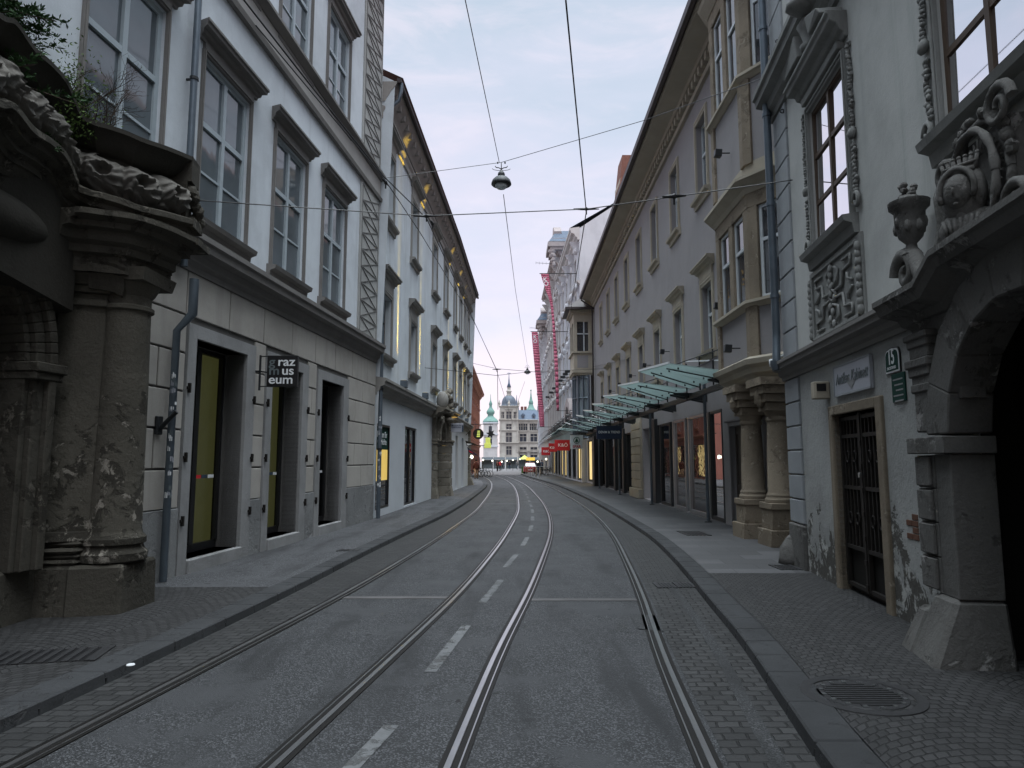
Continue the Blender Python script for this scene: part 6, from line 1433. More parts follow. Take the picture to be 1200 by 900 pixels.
t5,W5=house('farther_white_house','farther pale ornate front on the right, nearest to the square, half behind the pink banners',[(4.65,88.05),(4.7,110),(5.5,140)],1,H5,'pale2','pale',[(5.8,8.0),(9.6,11.6),(13.0,15.0)],3.4,1.3,'slate',pil='pale',corn=.8,roof_h=4,bands=(12.2,))
gable(88.0,4.2,at_y(634,372,88).z,0,t5)
# roof aerials
for i,(u0,u1,v,y) in enumerate(((628,648,308,70),(621,633,384,92))):
    a=onp(u0,v,y); b=onp(u1,v+1,y); t=thing('roof_aerial',('higher','lower')[i]+' thin horizontal aerial against the pink sky over the right hand roofs','aerial',b); q=MB(); q.bar(a,b+Vector((1.2,0,-.1)),.03); 
    for k in range(5): p=a.lerp(b,k/5); q.bar(p-Vector((0,.0,.15)),p+Vector((0,0,.15)),.02)
    q.bar(b+Vector((1.2,0,-.1)),b+Vector((1.2,0,-2.2)),.05); q.build('rods',M['steel_d'],t)
# flood arms on the white fronts
for i,y in enumerate((52.5,54.2,56.2,58.6,61.5,65,69,74)):
    x=5.2-.02*(y-52); z_=at_y(668,436,52.5).z+.0*i; t=thing('arm_floodlight',labs[i]+' arm mounted flood light on the white fronts beyond the oriel' if i<7 else 'eighth arm mounted flood light on the white fronts beyond the oriel','wall lamp',(x,y,z_),'arm mounted flood lights on the white fronts')
    q=MB(); q.tube([(x,y,z_-.5),(x,y,z_),(x-.7,y,z_+.06)],.03,6); q.build('arm',M['steel_d'],t); q=MB(); q.box(x-1.1,x-.7,y-.12,y+.12,z_-.05,z_+.16); q.build('lamp_head',M['steel_d'],t,bevel=.02)
# far canopies
for k in range(9):
    y0=46.6+3.9*k; canopy(k,y0,y0+3.75,2.9 if k>0 else 3.4,4.8,3.65 if k>0 else 4.0,5.0 if k>0 else 3.75,('first','second','third','fourth','fifth','sixth','seventh','eighth','ninth')[k]+' green glass canopy of the far row before the white fronts','glass canopies of the far row',mul=0.2)

# banners
def banner(y,pts,lab,wx):
    t=thing('pink_banner',lab,'banner',onp(pts[0][0],pts[0][2],y),'long pink hanging banners'); q=MB(); P=[]
    for (u0,u1,v) in pts: P.append((onp(u0,v,y),onp(u1,v,y)))
    n=40
    fl=[spline([(i,getattr(p[j],c)) for i,p in enumerate(P)]) for j in (0,1) for c in ('x','z')]
    A=[]; 
    for k in range(n+1):
        f=k*(len(P)-1)/n; ww=.10*math.sin(k*.45); A.append((Vector((fl[0](f),y+ww,fl[1](f))),Vector((fl[2](f),y-ww*.6,fl[3](f)))))
    for a,b in zip(A,A[1:]): q.poly([a[0],a[1],b[1],b[0]])
    cl=q.build('cloth',M['pink'],t,True,fixn=False); md=cl.modifiers.new('s','SOLIDIFY'); md.thickness=.012
    q=MB(); top=A[0]; q.bar((wx,y,top[0].z+.03),top[0]+Vector((-.1,0,.03)),.05); lo_=A[-1]; q.bar((wx,y,lo_[0].z-.03),lo_[0]+Vector((-.05,0,-.03)),.04); q.build('pole',M['steel_d'],t)
    mid=(top[0]+top[1])/2; w_=(top[1]-top[0]).length
    q=MB()
    for k in range(7,n-2,5):
        a,b=A[k]; m=a.lerp(b,.5); r=(b-a)*.28*(.6+.4*math.sin(k*1.9)); 
        q.bar(m-r*.8+Vector((0,-.03,-.05)),m+r*.8*math.cos(k*1.3)+Vector((0,-.03,.05)),.035)
    q.build('printed_script',M['pinkl'],t)
    for i,ch in enumerate('KO'):
        a,b=A[1+2*i]; text(ch,'letters',w_*.8,a.lerp(b,.5)+Vector((0,-.08,-w_*.75)),(1,0,0),(0,0,1),M['whitep'],t,.002,.002)
banner(60,[(623,630.2,389),(625,632.3,415),(628.5,634.6,450),(631,637.2,480),(632.6,638,500)],'left and lower of the two long pink banners hanging over the street',5.0)
banner(54,[(633.6,643,321),(639.5,645.5,340),(645.5,648.3,360),(648,651.3,395),(650,654,430),(652.2,655.2,481)],'right and higher, twisted one of the two long pink banners',5.2)

# LEFT far: red brick house, next low shop fronts, church
tC,WC=house('red_brick_house','brick red corner house with pale trims at the far left end of the street',[(-4.9,60),(-5.0,85),(-5.1,108)],-1,at_y(556,447,90).z,'brick','brick_t',[(4.6,6.3),(7.2,8.8),(9.6,11.0)],3.4,1.1,'gutter',GFz=3.7,corn=.7,roof_h=2.6)
g=MB(); 
for s in (4,9,14,19,24,30,36,42): p=WC.P(s,.1,11.4+.7); g.box(p.x-1.4,p.x-.2,p.y-.6,p.y+.6,p.z,p.z+1.2)
g.build('roof_dormer',M['brick_t'],tC)
t,_=house('pale_corner_block','pale grey block under the green church cupola on the left of the square',[(-9.5,150),(-9.3,185)],-1,13,'pale','pale2',[(5,7),(8.5,10.5)],4,1.6,'slate',roof_h=3)
t=thing('lit_shop_sign','glowing lime yellow shop sign over the far left pavement','sign',onp(571,525,90)); q=MB(); a=onp(567.5,530,90); b=onp(575.5,512,90); q.box(a.x,b.x,89.9,90.1,a.z+.55,a.z+1.2); q.box(a.x+.15,b.x-.1,89.92,90.08,a.z+1.2,b.z-.1); q.build('lit_box',M['lime'],t,bevel=.03); q=MB(); q.bar((-5,90,a.z+.9),(a.x,90,a.z+.9),.08); q.bar((a.x,90,b.z-.05),(b.x,90,b.z-.05),.08); q.build('bracket',M['steel_d'],t)
for i,(u,v,y,r) in enumerate(((552.5,535.5,48.3,.13),)):
    p=onp(u,v,y); t=thing('lit_globe_lamp','bright round lamp on the left wall past the museum building','wall lamp',p); q=MB(); q.ell(p,(r,r,r),12); q.build('globe',M['lampw'],t,True); q=MB(); q.bar((-3.0,46.4,p.z+.25),(p.x,y,p.z+.15),.03); q.build('arm',M['steel_d'],t)
# church tower with green cupola
YC=230; a=onp(575,462,YC); cx_=a.x; t=thing('church_tower','white church tower with green copper onion cupola at the far left','tower',(cx_,YC,0)); zb=onp(575,489,YC).z
q=MB(); q.box(cx_-2.3,cx_+2.3,YC-2.3,YC+2.3,0,zb-2.2); q.build('shaft',M['pale2'],t)
q=MB()
for z_ in (zb-2.2,zb-6.0,zb-10.0): q.box(cx_-2.6,cx_+2.6,YC-2.6,YC+2.6,z_,z_+.45)
q.build('cornices',M['pale'],t)
q=MB(); 
for z_ in (zb-5.1,zb-9.2): q.box(cx_-.55,cx_+.55,YC-2.36,YC-2.28,z_,z_+2.0); q.box(cx_+2.28,cx_+2.36,YC-.55,YC+.55,z_,z_+2.0)
q.build('belfry_windows',M['win_far'],t)
q=MB(); zt=a.z; hh=(zt-zb+1.75)/10; prof=[(2.5,0),(2.65,.35),(2.3,1.0),(1.5,1.7),(1.0,2.2),(.95,2.7),(1.35,3.2),(1.4,3.8),(.95,4.6),(.5,5.3),(.45,6.0),(.62,6.5),(.42,7.1),(.15,7.8),(.06,10)]
q.lathe((cx_,YC,zb-1.75),[(r,z_*hh) for r,z_ in prof],16); q.build('cupola',M['copper'],t,True,autos=50)

# town hall
YR=260; X=lambda u: onp(u,500,YR).x; Zr=lambda v: onp(600,v,YR).z
x0,x1=X(585.5),X(672); zc=Zr(492)
t=thing('town_hall','cream stone town hall with blue grey mansard roof and domed clock tower closing the street','building',((x0+x1)/2,YR,0))
WT=Wall([(X(607.5),YR),(x1,YR)],1); WT.side=1
class Flat(Wall):
    def __init__(w,xa,xb,y): w.p=[Vector((xa,y)),Vector((xb,y))]; w.side=0; w.c=[0,xb-xa]
    def dn(w,i): return Vector((1,0)),Vector((0,-1))
WT=Flat(X(607.3),x1,YR); LT=WT.c[-1]
cols=[X(u)-X(607.3) for u in (613,625.5,638,650.5,663)]
ops=[]; rows=[(Zr(504.5),Zr(496.5)),(Zr(517.5),Zr(508.5)),(Zr(532),Zr(524))]
def twr(W,cx,w_,rows_):
    return [(cx-w_/2,cx+w_/2,a,b) for a,b in rows_]
for c in cols: 
    for e in (-.9,.9): ops+= [(c+e-.72,c+e+.72,a,b) for a,b in rows[:1]]
    ops+=[(c-1.25,c+1.25,a,b) for a,b in rows[1:]]
gops=[(c-1.3,c+1.3,.3,4.2) for c in cols]
g=MB(); facade(WT,g,0,LT,0,zc,ops+gops,.5); g.poly([WT.P(LT,0,0),WT.P(LT,-14,0),WT.P(LT,-14,zc),WT.P(LT,0,zc)]); g.build('front_wall',M['rathaus'],t,fixn=False)
def fw_(W,o,m='win_far',par=None,fr='rath_t'):
    f=MB(); a,b,c,d=o; e=.28
    for p in ((a-e,a,c,d),(b,b+e,c,d),(a-e,b+e,d,d+e),(a-e,b+e,c-e,c)): W.box(f,p[0],p[1],-.05,.16,p[2],p[3])
    W.box(f,(a+b)/2-.08,(a+b)/2+.08,-.3,-.2,c,d); W.box(f,a,b,-.3,-.2,c+(d-c)*.62,c+(d-c)*.68)
    if d-c>2.6: W.prof(f,a-e-.2,b+e+.2,[(0,d+e+.35),(.45,d+e+.5),(.45,d+e+.7),(0,d+e+.9)])
    w_=f.build('window',M[fr],par); f=MB(); f.poly([W.P(a,-.35,c),W.P(b,-.35,c),W.P(b,-.35,d),W.P(a,-.35,d)]); f.build('pane',M[m],w_,fixn=False)
for o in ops+gops: fw_(WT,o,par=t)
g=MB()
for z_,o in ((zc-.7,1.0),(Zr(506.5),.5),(Zr(520),.6),(4.9,.5)): WT.prof(g,0,LT,cornice_prof(z_,z_+.7,o))
for c in cols: 
    for e in (-2.1,): WT.box(g,c+e,c+e+.5,-.01,.3,5.6,zc-.7)
g.build('cornices',M['rath_t'],t)
zr=Zr(480); g=MB(); g.mesh([WT.P(0,.5,zc),WT.P(LT,.5,zc),WT.P(LT,-2.2,zr),WT.P(0,-2.2,zr),WT.P(LT,-12,zr),WT.P(0,-12,zr),WT.P(0,-14,zc),WT.P(LT,-14,zc)],[(0,1,2,3),(3,2,4,5),(5,4,7,6),(1,7,4,2),(0,3,5,6)]); g.build('mansard_roof',M['slate'],t)
for c in cols:
    g=MB(); WT.box(g,c-.5,c+.5,-1.6,.15,zc+.3,zc+1.9); g.mesh([WT.P(c-.7,.2,zc+1.9),WT.P(c+.7,.2,zc+1.9),WT.P(c,.2,zc+2.6),WT.P(c-.7,-1.8,zc+1.9),WT.P(c+.7,-1.8,zc+1.9),WT.P(c,-1.8,zc+2.6)],[(0,1,2),(3,4,5),(0,2,5,3),(1,2,5,4)]); d=g.build('dormer',M['slate'],t); g=MB(); WT.box(g,c-.3,c+.3,.15,.18,zc+.5,zc+1.6); g.build('dormer_pane',M['win_far'],d)
g=MB(); 
for u in (612,616,633): WT.box(g,X(u)-X(607.3)-.5,X(u)-X(607.3)+.5,-5,-4,zr-.2,zr+1.5)
g.build('chimney',M['tile'],t)
TX=(X(585.5)+X(607.3))/2; tw=(X(607.3)-X(585.5)); TWd=Flat(X(585.5),X(607.3),YR-1.2); zt=Zr(476)
ops=[(tw/2-1.0,tw/2+1.0,Zr(491),Zr(482.5)),(.55,1.75,Zr(490.5),Zr(483)),(tw-1.75,tw-.55,Zr(490.5),Zr(483)),(tw/2-1.0,tw/2+1.0,Zr(505),Zr(497)),(tw/2-1.1,tw/2+1.1,Zr(519),Zr(507)),(tw/2-1.0,tw/2+1.0,Zr(533),Zr(523))]
g=MB(); facade(TWd,g,0,tw,0,zt,ops,.5)
for s in (0,tw): g.poly([TWd.P(s,0,0),TWd.P(s,-tw,0),TWd.P(s,-tw,zt),TWd.P(s,0,zt)])
g.poly([TWd.P(0,-tw,0),TWd.P(tw,-tw,0),TWd.P(tw,-tw,zt),TWd.P(0,-tw,zt)]); tt=g.build('clock_tower',M['rathaus'],t,fixn=False)
for o in ops: fw_(TWd,o,par=t)
g=MB()
for z_,o in ((zt-.6,.7),(Zr(493.5),.7),(Zr(506),.4),(Zr(520.5),.8)): TWd.prof(g,-.3,tw+.3,cornice_prof(z_,z_+.6,o))
for s in (0,.01+tw-.7): 
    TWd.box(g,s,s+.7,-.01,.3,5,zt-.6)
for s in (-.1,tw/2,tw+.1): g.lathe(TWd.P(s,.1,zt),[(.45,0),(.3,.5),(.5,.9),(.08,2.2)],8)
g.build('tower_mouldings',M['rath_t'],tt)
cy_=YR-1.2+tw/2; g=MB(); r=tw*.41; zd=Zr(475); z1_=Zr(463.5); hh=z1_-zd
g.lathe((TX,cy_,zd-.3),[(r*1.08,0),(r*1.08,.4),(r,.6)]+[(r*math.cos(a*.157)**.8,.6+hh*math.sin(a*.157)) for a in range(1,9)]+[(r*.34,hh+.3)],20); g.build('dome',M['dome'],tt,True,autos=50)
g=MB(); g.lathe((TX,cy_,z1_-.1),[(r*.36,0),(r*.42,.3),(r*.3,.5),(r*.3,1.7),(r*.42,1.9),(r*.30,2.3),(r*.22,2.6),(r*.22,3.4),(r*.3,3.6)],12); g.build('lantern',M['rath_t'],tt,True,autos=40)
g=MB(); g.lathe((TX,cy_,z1_+3.4),[(r*.30,0),(r*.12,1.6),(.16,3.6),(.05,Zr(435)-z1_-3.4)],10); g.tube([(TX-.7,cy_,Zr(436.5)),(TX+.7,cy_,Zr(436.5))],.12,6); g.build('spire',M['slate'],tt,True)
# side turret with green cupola and a slim spire
tx=X(623); g=MB(); zb=Zr(479); g.lathe((tx,YR+8,zb-3),[(1.7,0),(1.7,3.0),(2.0,3.1),(1.3,3.9),(.75,5.4),(.9,5.7),(.85,6.5),(.6,6.9),(.35,8.2),(.08,Zr(455)-zb+3)],10); g.ell((tx,YR+8,Zr(455)),(.3,.3,.4),8); g.build('green_turret',M['copper'],t,True,autos=40)
tx=X(605.5); g=MB(); g.lathe((tx,YR+4,zr-1),[(.9,0),(.9,1.5),(1.0,1.6),(.3,3.2),(.06,7)],8); g.build('slim_spire',M['slate'],t,True,autos=40)

# ================================================================== OVERHEAD WIRES AND LAMPS
def wire(name,pts,lab,r=.008,sag=0,grp=None,cat='cable',mat='black'):
    P=[]
    for a,b in zip(pts,pts[1:]):
        a=Vector(a); b=Vector(b); n=8
        for k in range(n): f=k/n; P.append(a.lerp(b,f)-Vector((0,0,sag*4*f*(1-f))))
    P.append(Vector(pts[-1])); q=MB(); q.tube(P,r,6); o=q.build(name,M[mat]); tag(o,lab,cat,grp); return o
def pz(u,v,z_): 
    a=(450-v)/F; r=Vector(((u-600)/F,CT-a*ST,ST+a*CT)); return Vector((0,0,EYE))+r*((z_-EYE)/r.z)
def py(u,v,y): return onp(u,v,y)
A2=[SA(AY(233,2.6)),WA.P(SA(AY(233,2.6)),.0,0)]
pL=py(233,235,9.0); pL.x=WA.P(SA(9.6),0,0).x; pL=onray(233,235,x=-4.8); pR=onray(935,210,x=4.42)
m1=onray(500,253,y=11.3); m2=onray(687,245,y=11.6)
wire('span_wire',[pL,m1,m2,pR],'nearest span wire crossing the street from the left wall to the number fifteen house',.009)
l0=py(432,214,20.5); l1=py(480,205,20.8); lampP=py(587.5,191,21.0); r1=onray(760,140,y=20); r2=onray(893,92,y=13.7)
wire('span_wire',[onray(449,209,x=-3.75),lampP+Vector((0,0,.02)),onray(755,141,y=17.5),onray(893,92,x=4.93)],'second span wire crossing the street and carrying the nearer hanging lamp',.009)
wire('contact_wire',[onray(668,0,y=6.3)+ (onray(663,0,y=6.3)-onray(668,0,y=6.3)),m2-Vector((0,0,.05)),onray(663,400,y=33),onray(640,470,y=55)],'right hand tram contact wire above the right track',.009,grp=None)
wire('contact_wire',[onray(200,-110,y=5.2),onray(360,95,y=7.7),onray(449,206,y=10.6),onray(500,256,y=12.4),onray(582,434,y=32),onray(602,500,y=60)],'left hand tram contact wire running from the top left over the left track',.010)
wire('feeder_wire',[onray(300,30,y=6.6),onray(452,212,y=10.8),onray(492,272,y=13.0),onray(556,378,y=21),onray(582,433,y=32)],'thinner feeder wire running just beside the left tram contact wire',.008)
wire('lamp_cable',[onray(541,-20,y=11.5),onray(585,190,y=20.9)],'long cable coming from above the viewer down to the nearer hanging lamp',.010)
wire('lamp_cable',[onray(590,228,y=21.1),onray(604,340,y=38),onray(618,428,y=66)],'long cable linking the nearer hanging lamp to the farther one',.012)
wire('lamp_cable',[onray(615,447,y=66.5),onray(607,470,y=80),onray(604,495,y=110)],'short cable running on from the farther hanging lamp toward the town hall',.014)
wire('span_wire',[onray(498,431,x=-3.5),onray(582,440,y=32),onray(618,436,y=40),onray(709,432,y=40)],'third span wire crossing the street low before the red brick house',.012)
wire('span_wire',[onray(551,425,x=-3.05),onray(582,432,y=44),onray(640,437,y=50)],'fourth thin span wire before the pink banners',.014)
wire('drop_wire',[onray(583,432,y=32),onray(583.5,480,y=32)],'short vertical drop wire below the contact wire junction',.012)
wire('span_wire',[onray(694,430,x=5.7),onray(735,421,x=5.6)],'short slack wire along the grey house front above the canopies',.012)
def clampt(p,lab,d=(1,0,0),L=.45):
    t=thing('wire_insulator',lab,'insulator',p); q=MB(); dv=Vector(d).normalized(); q.tube([p-dv*L/2,p-dv*L*.2,p,p+dv*L*.5],[.012,.022,.024,.009],8); q.build('insulator_rod',M['black'],t,True); q=MB(); q.tube([p,p+Vector((0,0,-.10))],.013,8); q.ell(p,(.03,.03,.035),8); q.build('clamp',M['black'],t)
clampt(m1,'black insulator where the left contact wire hangs from the nearest span wire'); clampt(m2,'black insulator where the right contact wire hangs from the nearest span wire')
clampt(onray(452,214,y=10.75),'black insulator on the left contact wire in front of the white building',(.1,1,.1),.4); clampt(onray(507,262,y=12.7),'small black splice just beyond the left insulator on the contact wire',(.1,1,0),.3)
clampt(onray(582,433,y=32),'small far junction insulator above the red brick house',(1,0,0),.4); clampt(onray(790,230,y=7.7),'slim turnbuckle on the nearest span wire at its right end',(1,.0,.05),.28)
def hlamp(p,k,lab):
    t=thing('hanging_lamp',lab,'street lamp',p); q=MB(); q.lathe(p,[(.03*k,0),(.05*k,-.05*k),(.10*k,-.10*k),(.12*k,-.16*k),(.11*k,-.22*k),(.20*k,-.27*k),(.29*k,-.36*k),(.325*k,-.45*k),(.33*k,-.50*k),(.30*k,-.53*k),(.22*k,-.52*k)],24); q.build('lamp_shade',M['steel_d'],t,True,autos=60)
    q=MB(); q.lathe(p,[(.21*k,-.50*k),(.20*k,-.58*k),(.13*k,-.64*k),(.01,-.66*k)],20); q.build('glass_bowl',M['curtain'],t,True)
    q=MB()
    for e in (-1,1): q.tube([p+Vector((0,0,.02*k)),p+Vector((e*.08*k,0,.07*k)),p+Vector((e*.17*k,0,.08*k)),p+Vector((e*.20*k,0,.13*k))],.016*k,6); q.ell(p+Vector((e*.12*k,0,.24*k)),(.03*k,.03*k,.04*k),7)
    q.tube([p-Vector((0,0,.02)),p+Vector((0,0,.26*k))],.014*k,6); q.tube([p+Vector((-.30*k*math.cos(a*.6),.02,.05*k-.07*k*math.sin(a*.6))) for a in range(6)],.010*k,5); q.build('hanger',M['black'],t,True)
hlamp(py(587.5,199,21.0),.98,'nearer big bell shaped street lamp hanging on wires over the road'); hlamp(py(618,431,66),.98,'farther small bell shaped street lamp hanging over the road')

# ================================================================== PEOPLE, CAR, STREET THINGS
def figure(name,label,x,y,z0,h,yaw,coat,trous,stride=.0,cat='person',hairm='hair',parent=None,arms=.12,skin='skin',group=None):
    t=thing(name,label,cat,(x,y,z0),group); k=h/1.75; c,s=math.cos(yaw),math.sin(yaw)
    def P(a,b,z_): return (x+(a*c-b*s)*k,y+(a*s+b*c)*k,z0+z_*k)     # a: sideways, b: forward
    V=[]; E=[]; Rr=[]
    def add(p,r): V.append(P(*p)); Rr.append(r*k); return len(V)-1
    pel=add((0,0,.95),.13); sp=add((0,-.01,1.15),.125); ch=add((0,0,1.36),.145); nk=add((0,.01,1.50),.058); hd=add((0,.03,1.60),.085); tp=add((0,.03,1.70),.075)
    E+=[(pel,sp),(sp,ch),(ch,nk),(nk,hd),(hd,tp)]
    for e in (-1,1):
        st=stride*e; hp=add((.09*e,0,.90),.095); kn=add((.10*e,st*.5+.03,.50),.062); an=add((.10*e,st-.02,.10),.042); ft=add((.11*e,st+.10,.04),.036); to=add((.12*e,st+.18,.03),.028)
        E+=[(pel,hp),(hp,kn),(kn,an),(an,ft),(ft,to)]
        sh=add((.17*e,0,1.42),.065); el=add((.23*e,-st*.25-.02,1.14),.046); wr=add((.24*e,-st*.45+.06,.90),.033); ha=add((.24*e,-st*.5+.10,.83),.036)
        E+=[(ch,sh),(sh,el),(el,wr),(wr,ha)]
    me=bpy.data.meshes.new('body'); me.from_pydata(V,E,[]); me.materials.append(M[skin]); o=lk('body',me); setp(o,t)
    md=o.modifiers.new('skin','SKIN'); 
    for i,r in enumerate(Rr): me.skin_vertices[0].data[i].radius=(r,r)
    me.skin_vertices[0].data[0].use_root=True; o.modifiers.new('sub','SUBSURF').render_levels=1
    q=MB(); q.lathe(P(0,0,0),[(.001,.92*k),(.205*k,.86*k),(.20*k,1.0*k),(.175*k,1.15*k),(.20*k,1.35*k),(.17*k,1.45*k),(.08*k,1.52*k),(.07*k,1.54*k)],16,1,.72)
    for e in (-1,1): st=stride*e; q.tube([P(.15*e,0,1.44),P(.235*e,-st*.25-.02,1.14),P(.245*e,-st*.43+.05,.93)],[.085*k,.066*k,.05*k],8)
    q.build('coat',M[coat],t,True)
    q=MB()
    for e in (-1,1): st=stride*e; q.tube([P(.09*e,0,.93),P(.10*e,st*.5+.03,.50),P(.10*e,st-.02,.09)],[.115*k,.082*k,.06*k],9)
    q.build('trousers',M[trous],t,True)
    q=MB()
    for e in (-1,1): st=stride*e; q.ell(P(.11*e,st+.06,.04),(.055*k,.13*k,.05*k),10,Matrix.Rotation(yaw,3,'Z'))
    q.build('shoes',M['rubber'],t,True)
    q=MB(); q.ell(P(0,.005,1.68),(.098*k,.105*k,.10*k),12); q.build('hair',M[hairm],t,True)
    q=MB(); q.ell(P(0,.125,1.615),(.014*k,.02*k,.025*k),6); 
    for e in (-1,1): q.ell(P(.035*e,.11,1.64),(.012*k,.008*k,.008*k),6)
    q.build('face_features',M[skin],t,True)
    return t
figure('person','person in a brown jacket and tan trousers walking on the left pavement',-3.22,62,PV,1.72,0.1,'coat','tan',.16)
# display figures in the shop
for i,(y,m,tr,lab) in enumerate((((shop[0][0]+shop[0][1])/2-.15,'jean','jean','dark display figure in a denim jacket behind the first shop pane past the brown door'),((shop[0][0]+shop[0][1])/2+.55,'black','black','black clothed display figure behind the same first shop pane, farther one'))):
    figure('display_figure',lab,5.3+.01*y+.42,y,PV+.12,1.75,1.3,m,tr,.05,'mannequin',skin='greyp')
# bollards by the right kerb
for i in range(6):
    y=84-3.9*i; x=kR(y)+.55; t=thing('bollard',('farthest','second farthest','third farthest','third nearest','second nearest','nearest')[i]+' slim pale bollard in the row by the far right kerb','bollard',(x,y,PV),'bollards by the far right kerb'); q=MB(); q.tube([(x,y,PV),(x,y,PV+.95)],.045,10); q.build('post',M['chrome'],t,True,autos=40); q=MB(); q.lathe((x,y,PV+.95),[(.06,0),(.06,.05),(.02,.08)],10); q.build('cap',M['steel'],t)
# red car seen from behind
def car(x,y,z0,label):
    t=thing('parked_car',label,'car',(x,y,z0)); sec=[(-1.95,.35,.80,.62),(-1.9,.28,.95,.78),(-1.2,.22,1.02,.85),(-.1,.22,1.0,.86),(1.3,.22,.92,.86),(1.95,.28,.75,.8),(2.05,.38,.62,.65)]
    q=MB(); vs=[]; 
    for yy,zb_,zt_,hw in sec:
        yy=-yy*-1
        for a,b in ((-hw,zb_),(-hw*1.02,(zb_+zt_)/2),(-hw*.93,zt_),(hw*.93,zt_),(hw*1.02,(zb_+zt_)/2),(hw,zb_)): vs.append((x+a,y+yy,z0+b))
    fs=[(i*6+k,i*6+(k+1)%6,(i+1)*6+(k+1)%6,(i+1)*6+k) for i in range(6) for k in range(6)]+[tuple(range(6)),tuple(36+k for k in range(6))]; q.mesh(vs,fs); q.build('body',M['carred'],t,bevel=.06)
    q=MB(); q.hexa([(x-.76,y-1.8,z0+.95),(x+.76,y-1.8,z0+.95),(x+.78,y+1.0,z0+.9),(x-.78,y+1.0,z0+.9),(x-.6,y-1.35,z0+1.45),(x+.6,y-1.35,z0+1.45),(x+.6,y+.3,z0+1.45),(x-.6,y+.3,z0+1.45)]); q.build('cabin_glass',M['pane_k'],t,bevel=.05)
    q=MB(); q.box(x-.58,x+.58,y-1.3,y+.28,z0+1.44,z0+1.49); q.build('roof',M['carred'],t,bevel=.02)
    for e in (-1,1):
        for yy in (-1.25,1.3):
            q=MB(); ax=Matrix(((0,0,1),(1,0,0),(0,1,0))); q.lathe((x+e*.74,y+yy,z0+.31),[(.2,-.1),(.31,-.1),(.33,-.05),(.33,.05),(.31,.1),(.2,.1)],18,ax=ax); w_=q.build('wheel',M['rubber'],t,True,autos=40); q=MB(); q.lathe((x+e*.74,y+yy,z0+.31),[(.001,-.06),(.2,-.08),(.2,.08),(.001,.06)],12,ax=ax); q.build('rim',M['chrome'],w_)
        q=MB(); q.box(x+e*.68-.12,x+e*.68+.12,y-1.96,y-1.9,z0+.68,z0+.86); q.build('tail_light',M['red'],t,bevel=.01)
    q=MB(); q.box(x-.26,x+.26,y-1.975,y-1.94,z0+.48,z0+.6); q.build('number_plate',M['whitep'],t)
car(2.35,90,0,'small red car seen from behind at the far end of the right pavement')
# bicycles
def bike(x,y,z0,yaw,label,grp):
    t=thing('bicycle',label,'bicycle',(x,y,z0),grp); d=Vector((math.cos(yaw),math.sin(yaw),0)); n=Vector((-d.y,d.x,0)); O=Vector((x,y,z0))
    ax=Matrix((d,Vector((0,0,1)),n)).transposed()
    for e in (-.52,.52):
        q=MB(); q.tube([O+d*e+ax@Vector((.33*math.cos(a*.3927),.33*math.sin(a*.3927)+.34,0)) for a in range(17)],.022,6); w_=q.build('wheel',M['rubber'],t); q=MB()
        for k in range(6): q.tube([O+d*e+Vector((0,0,.34)),O+d*e+ax@Vector((.32*math.cos(k*1.047),.34+.32*math.sin(k*1.047),0))],.006,4)
        q.build('spokes',M['chrome'],w_)
    L=lambda *p: [O+d*a+Vector((0,0,b)) for a,b in p]
    q=MB(); q.tube(L((-.52,.34),(-.1,.34),(.38,.78),(-.2,.80),(-.1,.34)),.018,6); q.tube(L((-.52,.34),(-.2,.80),(-.23,.90)),.015,6); q.tube(L((.52,.34),(.36,.95)),.018,6); q.build('frame',M['black'],t)
    q=MB(); q.tube([O+d*.34+Vector((0,0,.98))+n*a for a in (-.27,0,.27)],.014,6); q.build('handlebar',M['chrome'],t); q=MB(); q.ell(O-d*.24+Vector((0,0,.92)),(.13,.07,.035),8); q.build('saddle',M['rubber'],t)
nm=('nearest','second','third','fourth','fifth')
for i in range(4): bike(-3.55+.25*i,69+1.1*i,PV if i<2 else .0,.35,nm[i]+' dark bicycle behind the person walking on the left pavement','bicycles parked at the far left')
for i in range(5): bike(2.6+.42*i,76.5+.3*i,PV,1.2,nm[i]+' bicycle from the left in the row before the red car','bicycles parked on the far right pavement')
# market stalls and lamps on the square
for i in range(7):
    x=-8.2+2.7*i; y=150+3*(i%2); t=thing('market_stall','closed dark market stall on the square, '+('leftmost','second from left','third from left','middle one','third from right','second from right','rightmost')[i],'stall',(x,y,0),'market stalls on the square')
    q=MB(); q.mesh([(x-1.25,y-1.2,1.95),(x+1.25,y-1.2,1.95),(x+1.25,y+1.2,1.95),(x-1.25,y+1.2,1.95),(x-1.25,y,2.5),(x+1.25,y,2.5)],[(0,1,5,4),(2,3,4,5),(0,4,3),(1,2,5),(0,1,2,3)]); q.build('canvas_roof',M['canvas'],t)
    q=MB()
    for a in (-1.15,1.15):
        for b in (-1.1,1.1): q.tube([(x+a,y+b,0),(x+a,y+b,1.95)],.05,6)
    q.build('pole',M['steel_d'],t); q=MB(); q.box(x-1.1,x+1.1,y-.4,y+.9,0,.9); q.box(x-1.1,x+1.1,y+.8,y+.9,.9,1.9); q.build('counter',M['greyp'],t)
for i,(u,v,y) in enumerate(((588,541,120),(594,540,121),(601,539,122),(609.5,538,118),(566,539,100),(577,540,112),(630,541,97),(617,537,112),(640,538,92))):
    p=onp(u,v,y); t=thing('square_lamp','lit globe lamp on a thin post near the square, '+('leftmost of the middle four','second of the middle four','third of the middle four','fourth of the middle four','far left by the brick house','left one before the church','right one by the bollards','one above the red car','rightmost one under the canopies')[i],'street lamp',(p.x,y,0),'globe lamps near the square')
    q=MB(); q.tube([(p.x,y,0),(p.x,y,p.z-.15)],.04,8); q.build('post',M['steel_d'],t); q=MB(); q.ell(p,(.13,.13,.13),10); q.build('globe',M['lampw'],t,True)
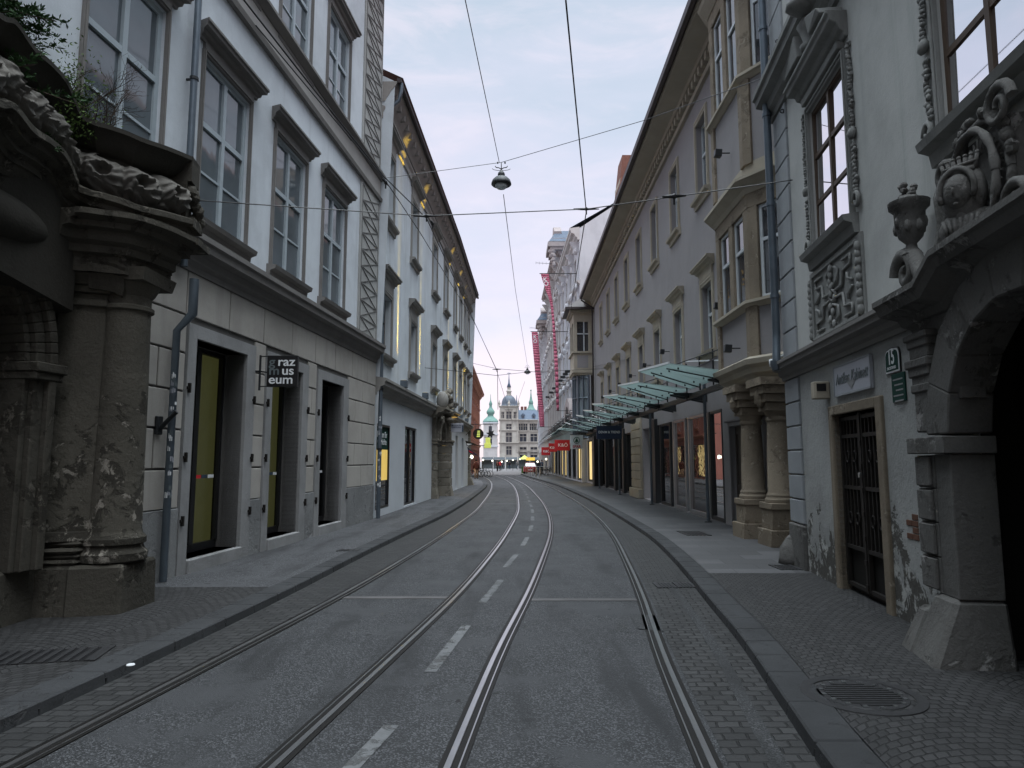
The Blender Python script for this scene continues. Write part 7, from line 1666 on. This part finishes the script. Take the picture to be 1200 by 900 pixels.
# a few distant people
cl=[('coat','black'),('jean','black'),('black','jean'),('rcoat','black'),('greyp','jean')]
for i,(u,y,cc) in enumerate(((586,118,3),(589,140,1),(597,135,2),(606,138,4),(635,84,1),(632,88,2),(583,112,0))):
    p=onp(u,548,y); figure('person',('person in a red jacket standing at the left edge of the square','person in denim standing left of the market stalls','person in black walking in front of the market stalls','person in dark grey in front of the middle stalls','person in denim standing right of the red car','person in black standing right beside the red car','person in a brown coat near the far left pavement end')[i],p.x,y,0 if y>86 else PV,1.74,1.0+i,*cl[cc],.12 if i%2 else .02)
# advertising column and yellow kiosk lights near the car
t=thing('flower_stand','yellow green market umbrella stand left of the red car','stand',(1.75,95,0)); q=MB(); q.tube([(1.75,95,0),(1.75,95,2.5)],.04,6); q.build('pole',M['steel_d'],t); q=MB(); q.mesh([(1.75+.8*math.cos(a*1.047),95+.8*math.sin(a*1.047),1.9) for a in range(6)]+[(1.75,95,2.5)],[(a,(a+1)%6,6) for a in range(6)]); q.build('umbrella',M['lime'],t); q=MB(); q.box(1.3,2.2,94.7,95.3,0,.9); q.build('counter',M['leaf2'],t)
t=thing('yellow_sign_frame','yellow banner board above the red car','sign',(2.5,93,0)); q=MB(); q.box(1.9,3.1,92.95,93.05,1.75,2.15); q.build('board',M['yelp'],t); q=MB(); q.tube([(1.95,93,0),(1.95,93,2.15)],.04,6); q.tube([(3.05,93,0),(3.05,93,2.15)],.04,6); q.build('leg',M['steel_d'],t)

# ================================================================== pieces that are parts of their own
def split_loose(o,cap=100):
    me=o.data; n=len(me.vertices); par=list(range(n))
    def find(i):
        while par[i]!=i: par[i]=par[par[i]]; i=par[i]
        return i
    for e in me.edges:
        a,b=find(e.vertices[0]),find(e.vertices[1])
        if a!=b: par[a]=b
    groups={}
    for p in me.polygons: groups.setdefault(find(p.vertices[0]),[]).append(p)
    if len(groups)<2 or len(groups)>cap: return
    first=True; base_=o.name.split('.')[0]; new=[]
    for g_ in groups.values():
        vs=sorted({v for p in g_ for v in p.vertices}); ix={v:i for i,v in enumerate(vs)}
        m=bpy.data.meshes.new(base_); m.from_pydata([me.vertices[v].co[:] for v in vs],[],[[ix[v] for v in p.vertices] for p in g_])
        for mt in me.materials: m.materials.append(mt)
        m.polygons.foreach_set('material_index',[p.material_index for p in g_]); m.polygons.foreach_set('use_smooth',[p.use_smooth for p in g_]); m.update(); new.append(m)
    o.data=new[0]
    for m in new[1:]:
        c=o.copy(); c.data=m; C.objects.link(c)
SPLIT={'eave_bracket','dentil','stud','quoin','roof_dormer','chimney','pole','leg','corner_strip','parapet_panel','threshold_','shutter_hinge'}
for o in list(bpy.data.objects):
    if o.type=='MESH' and o.name.split('.')[0] in SPLIT: split_loose(o)
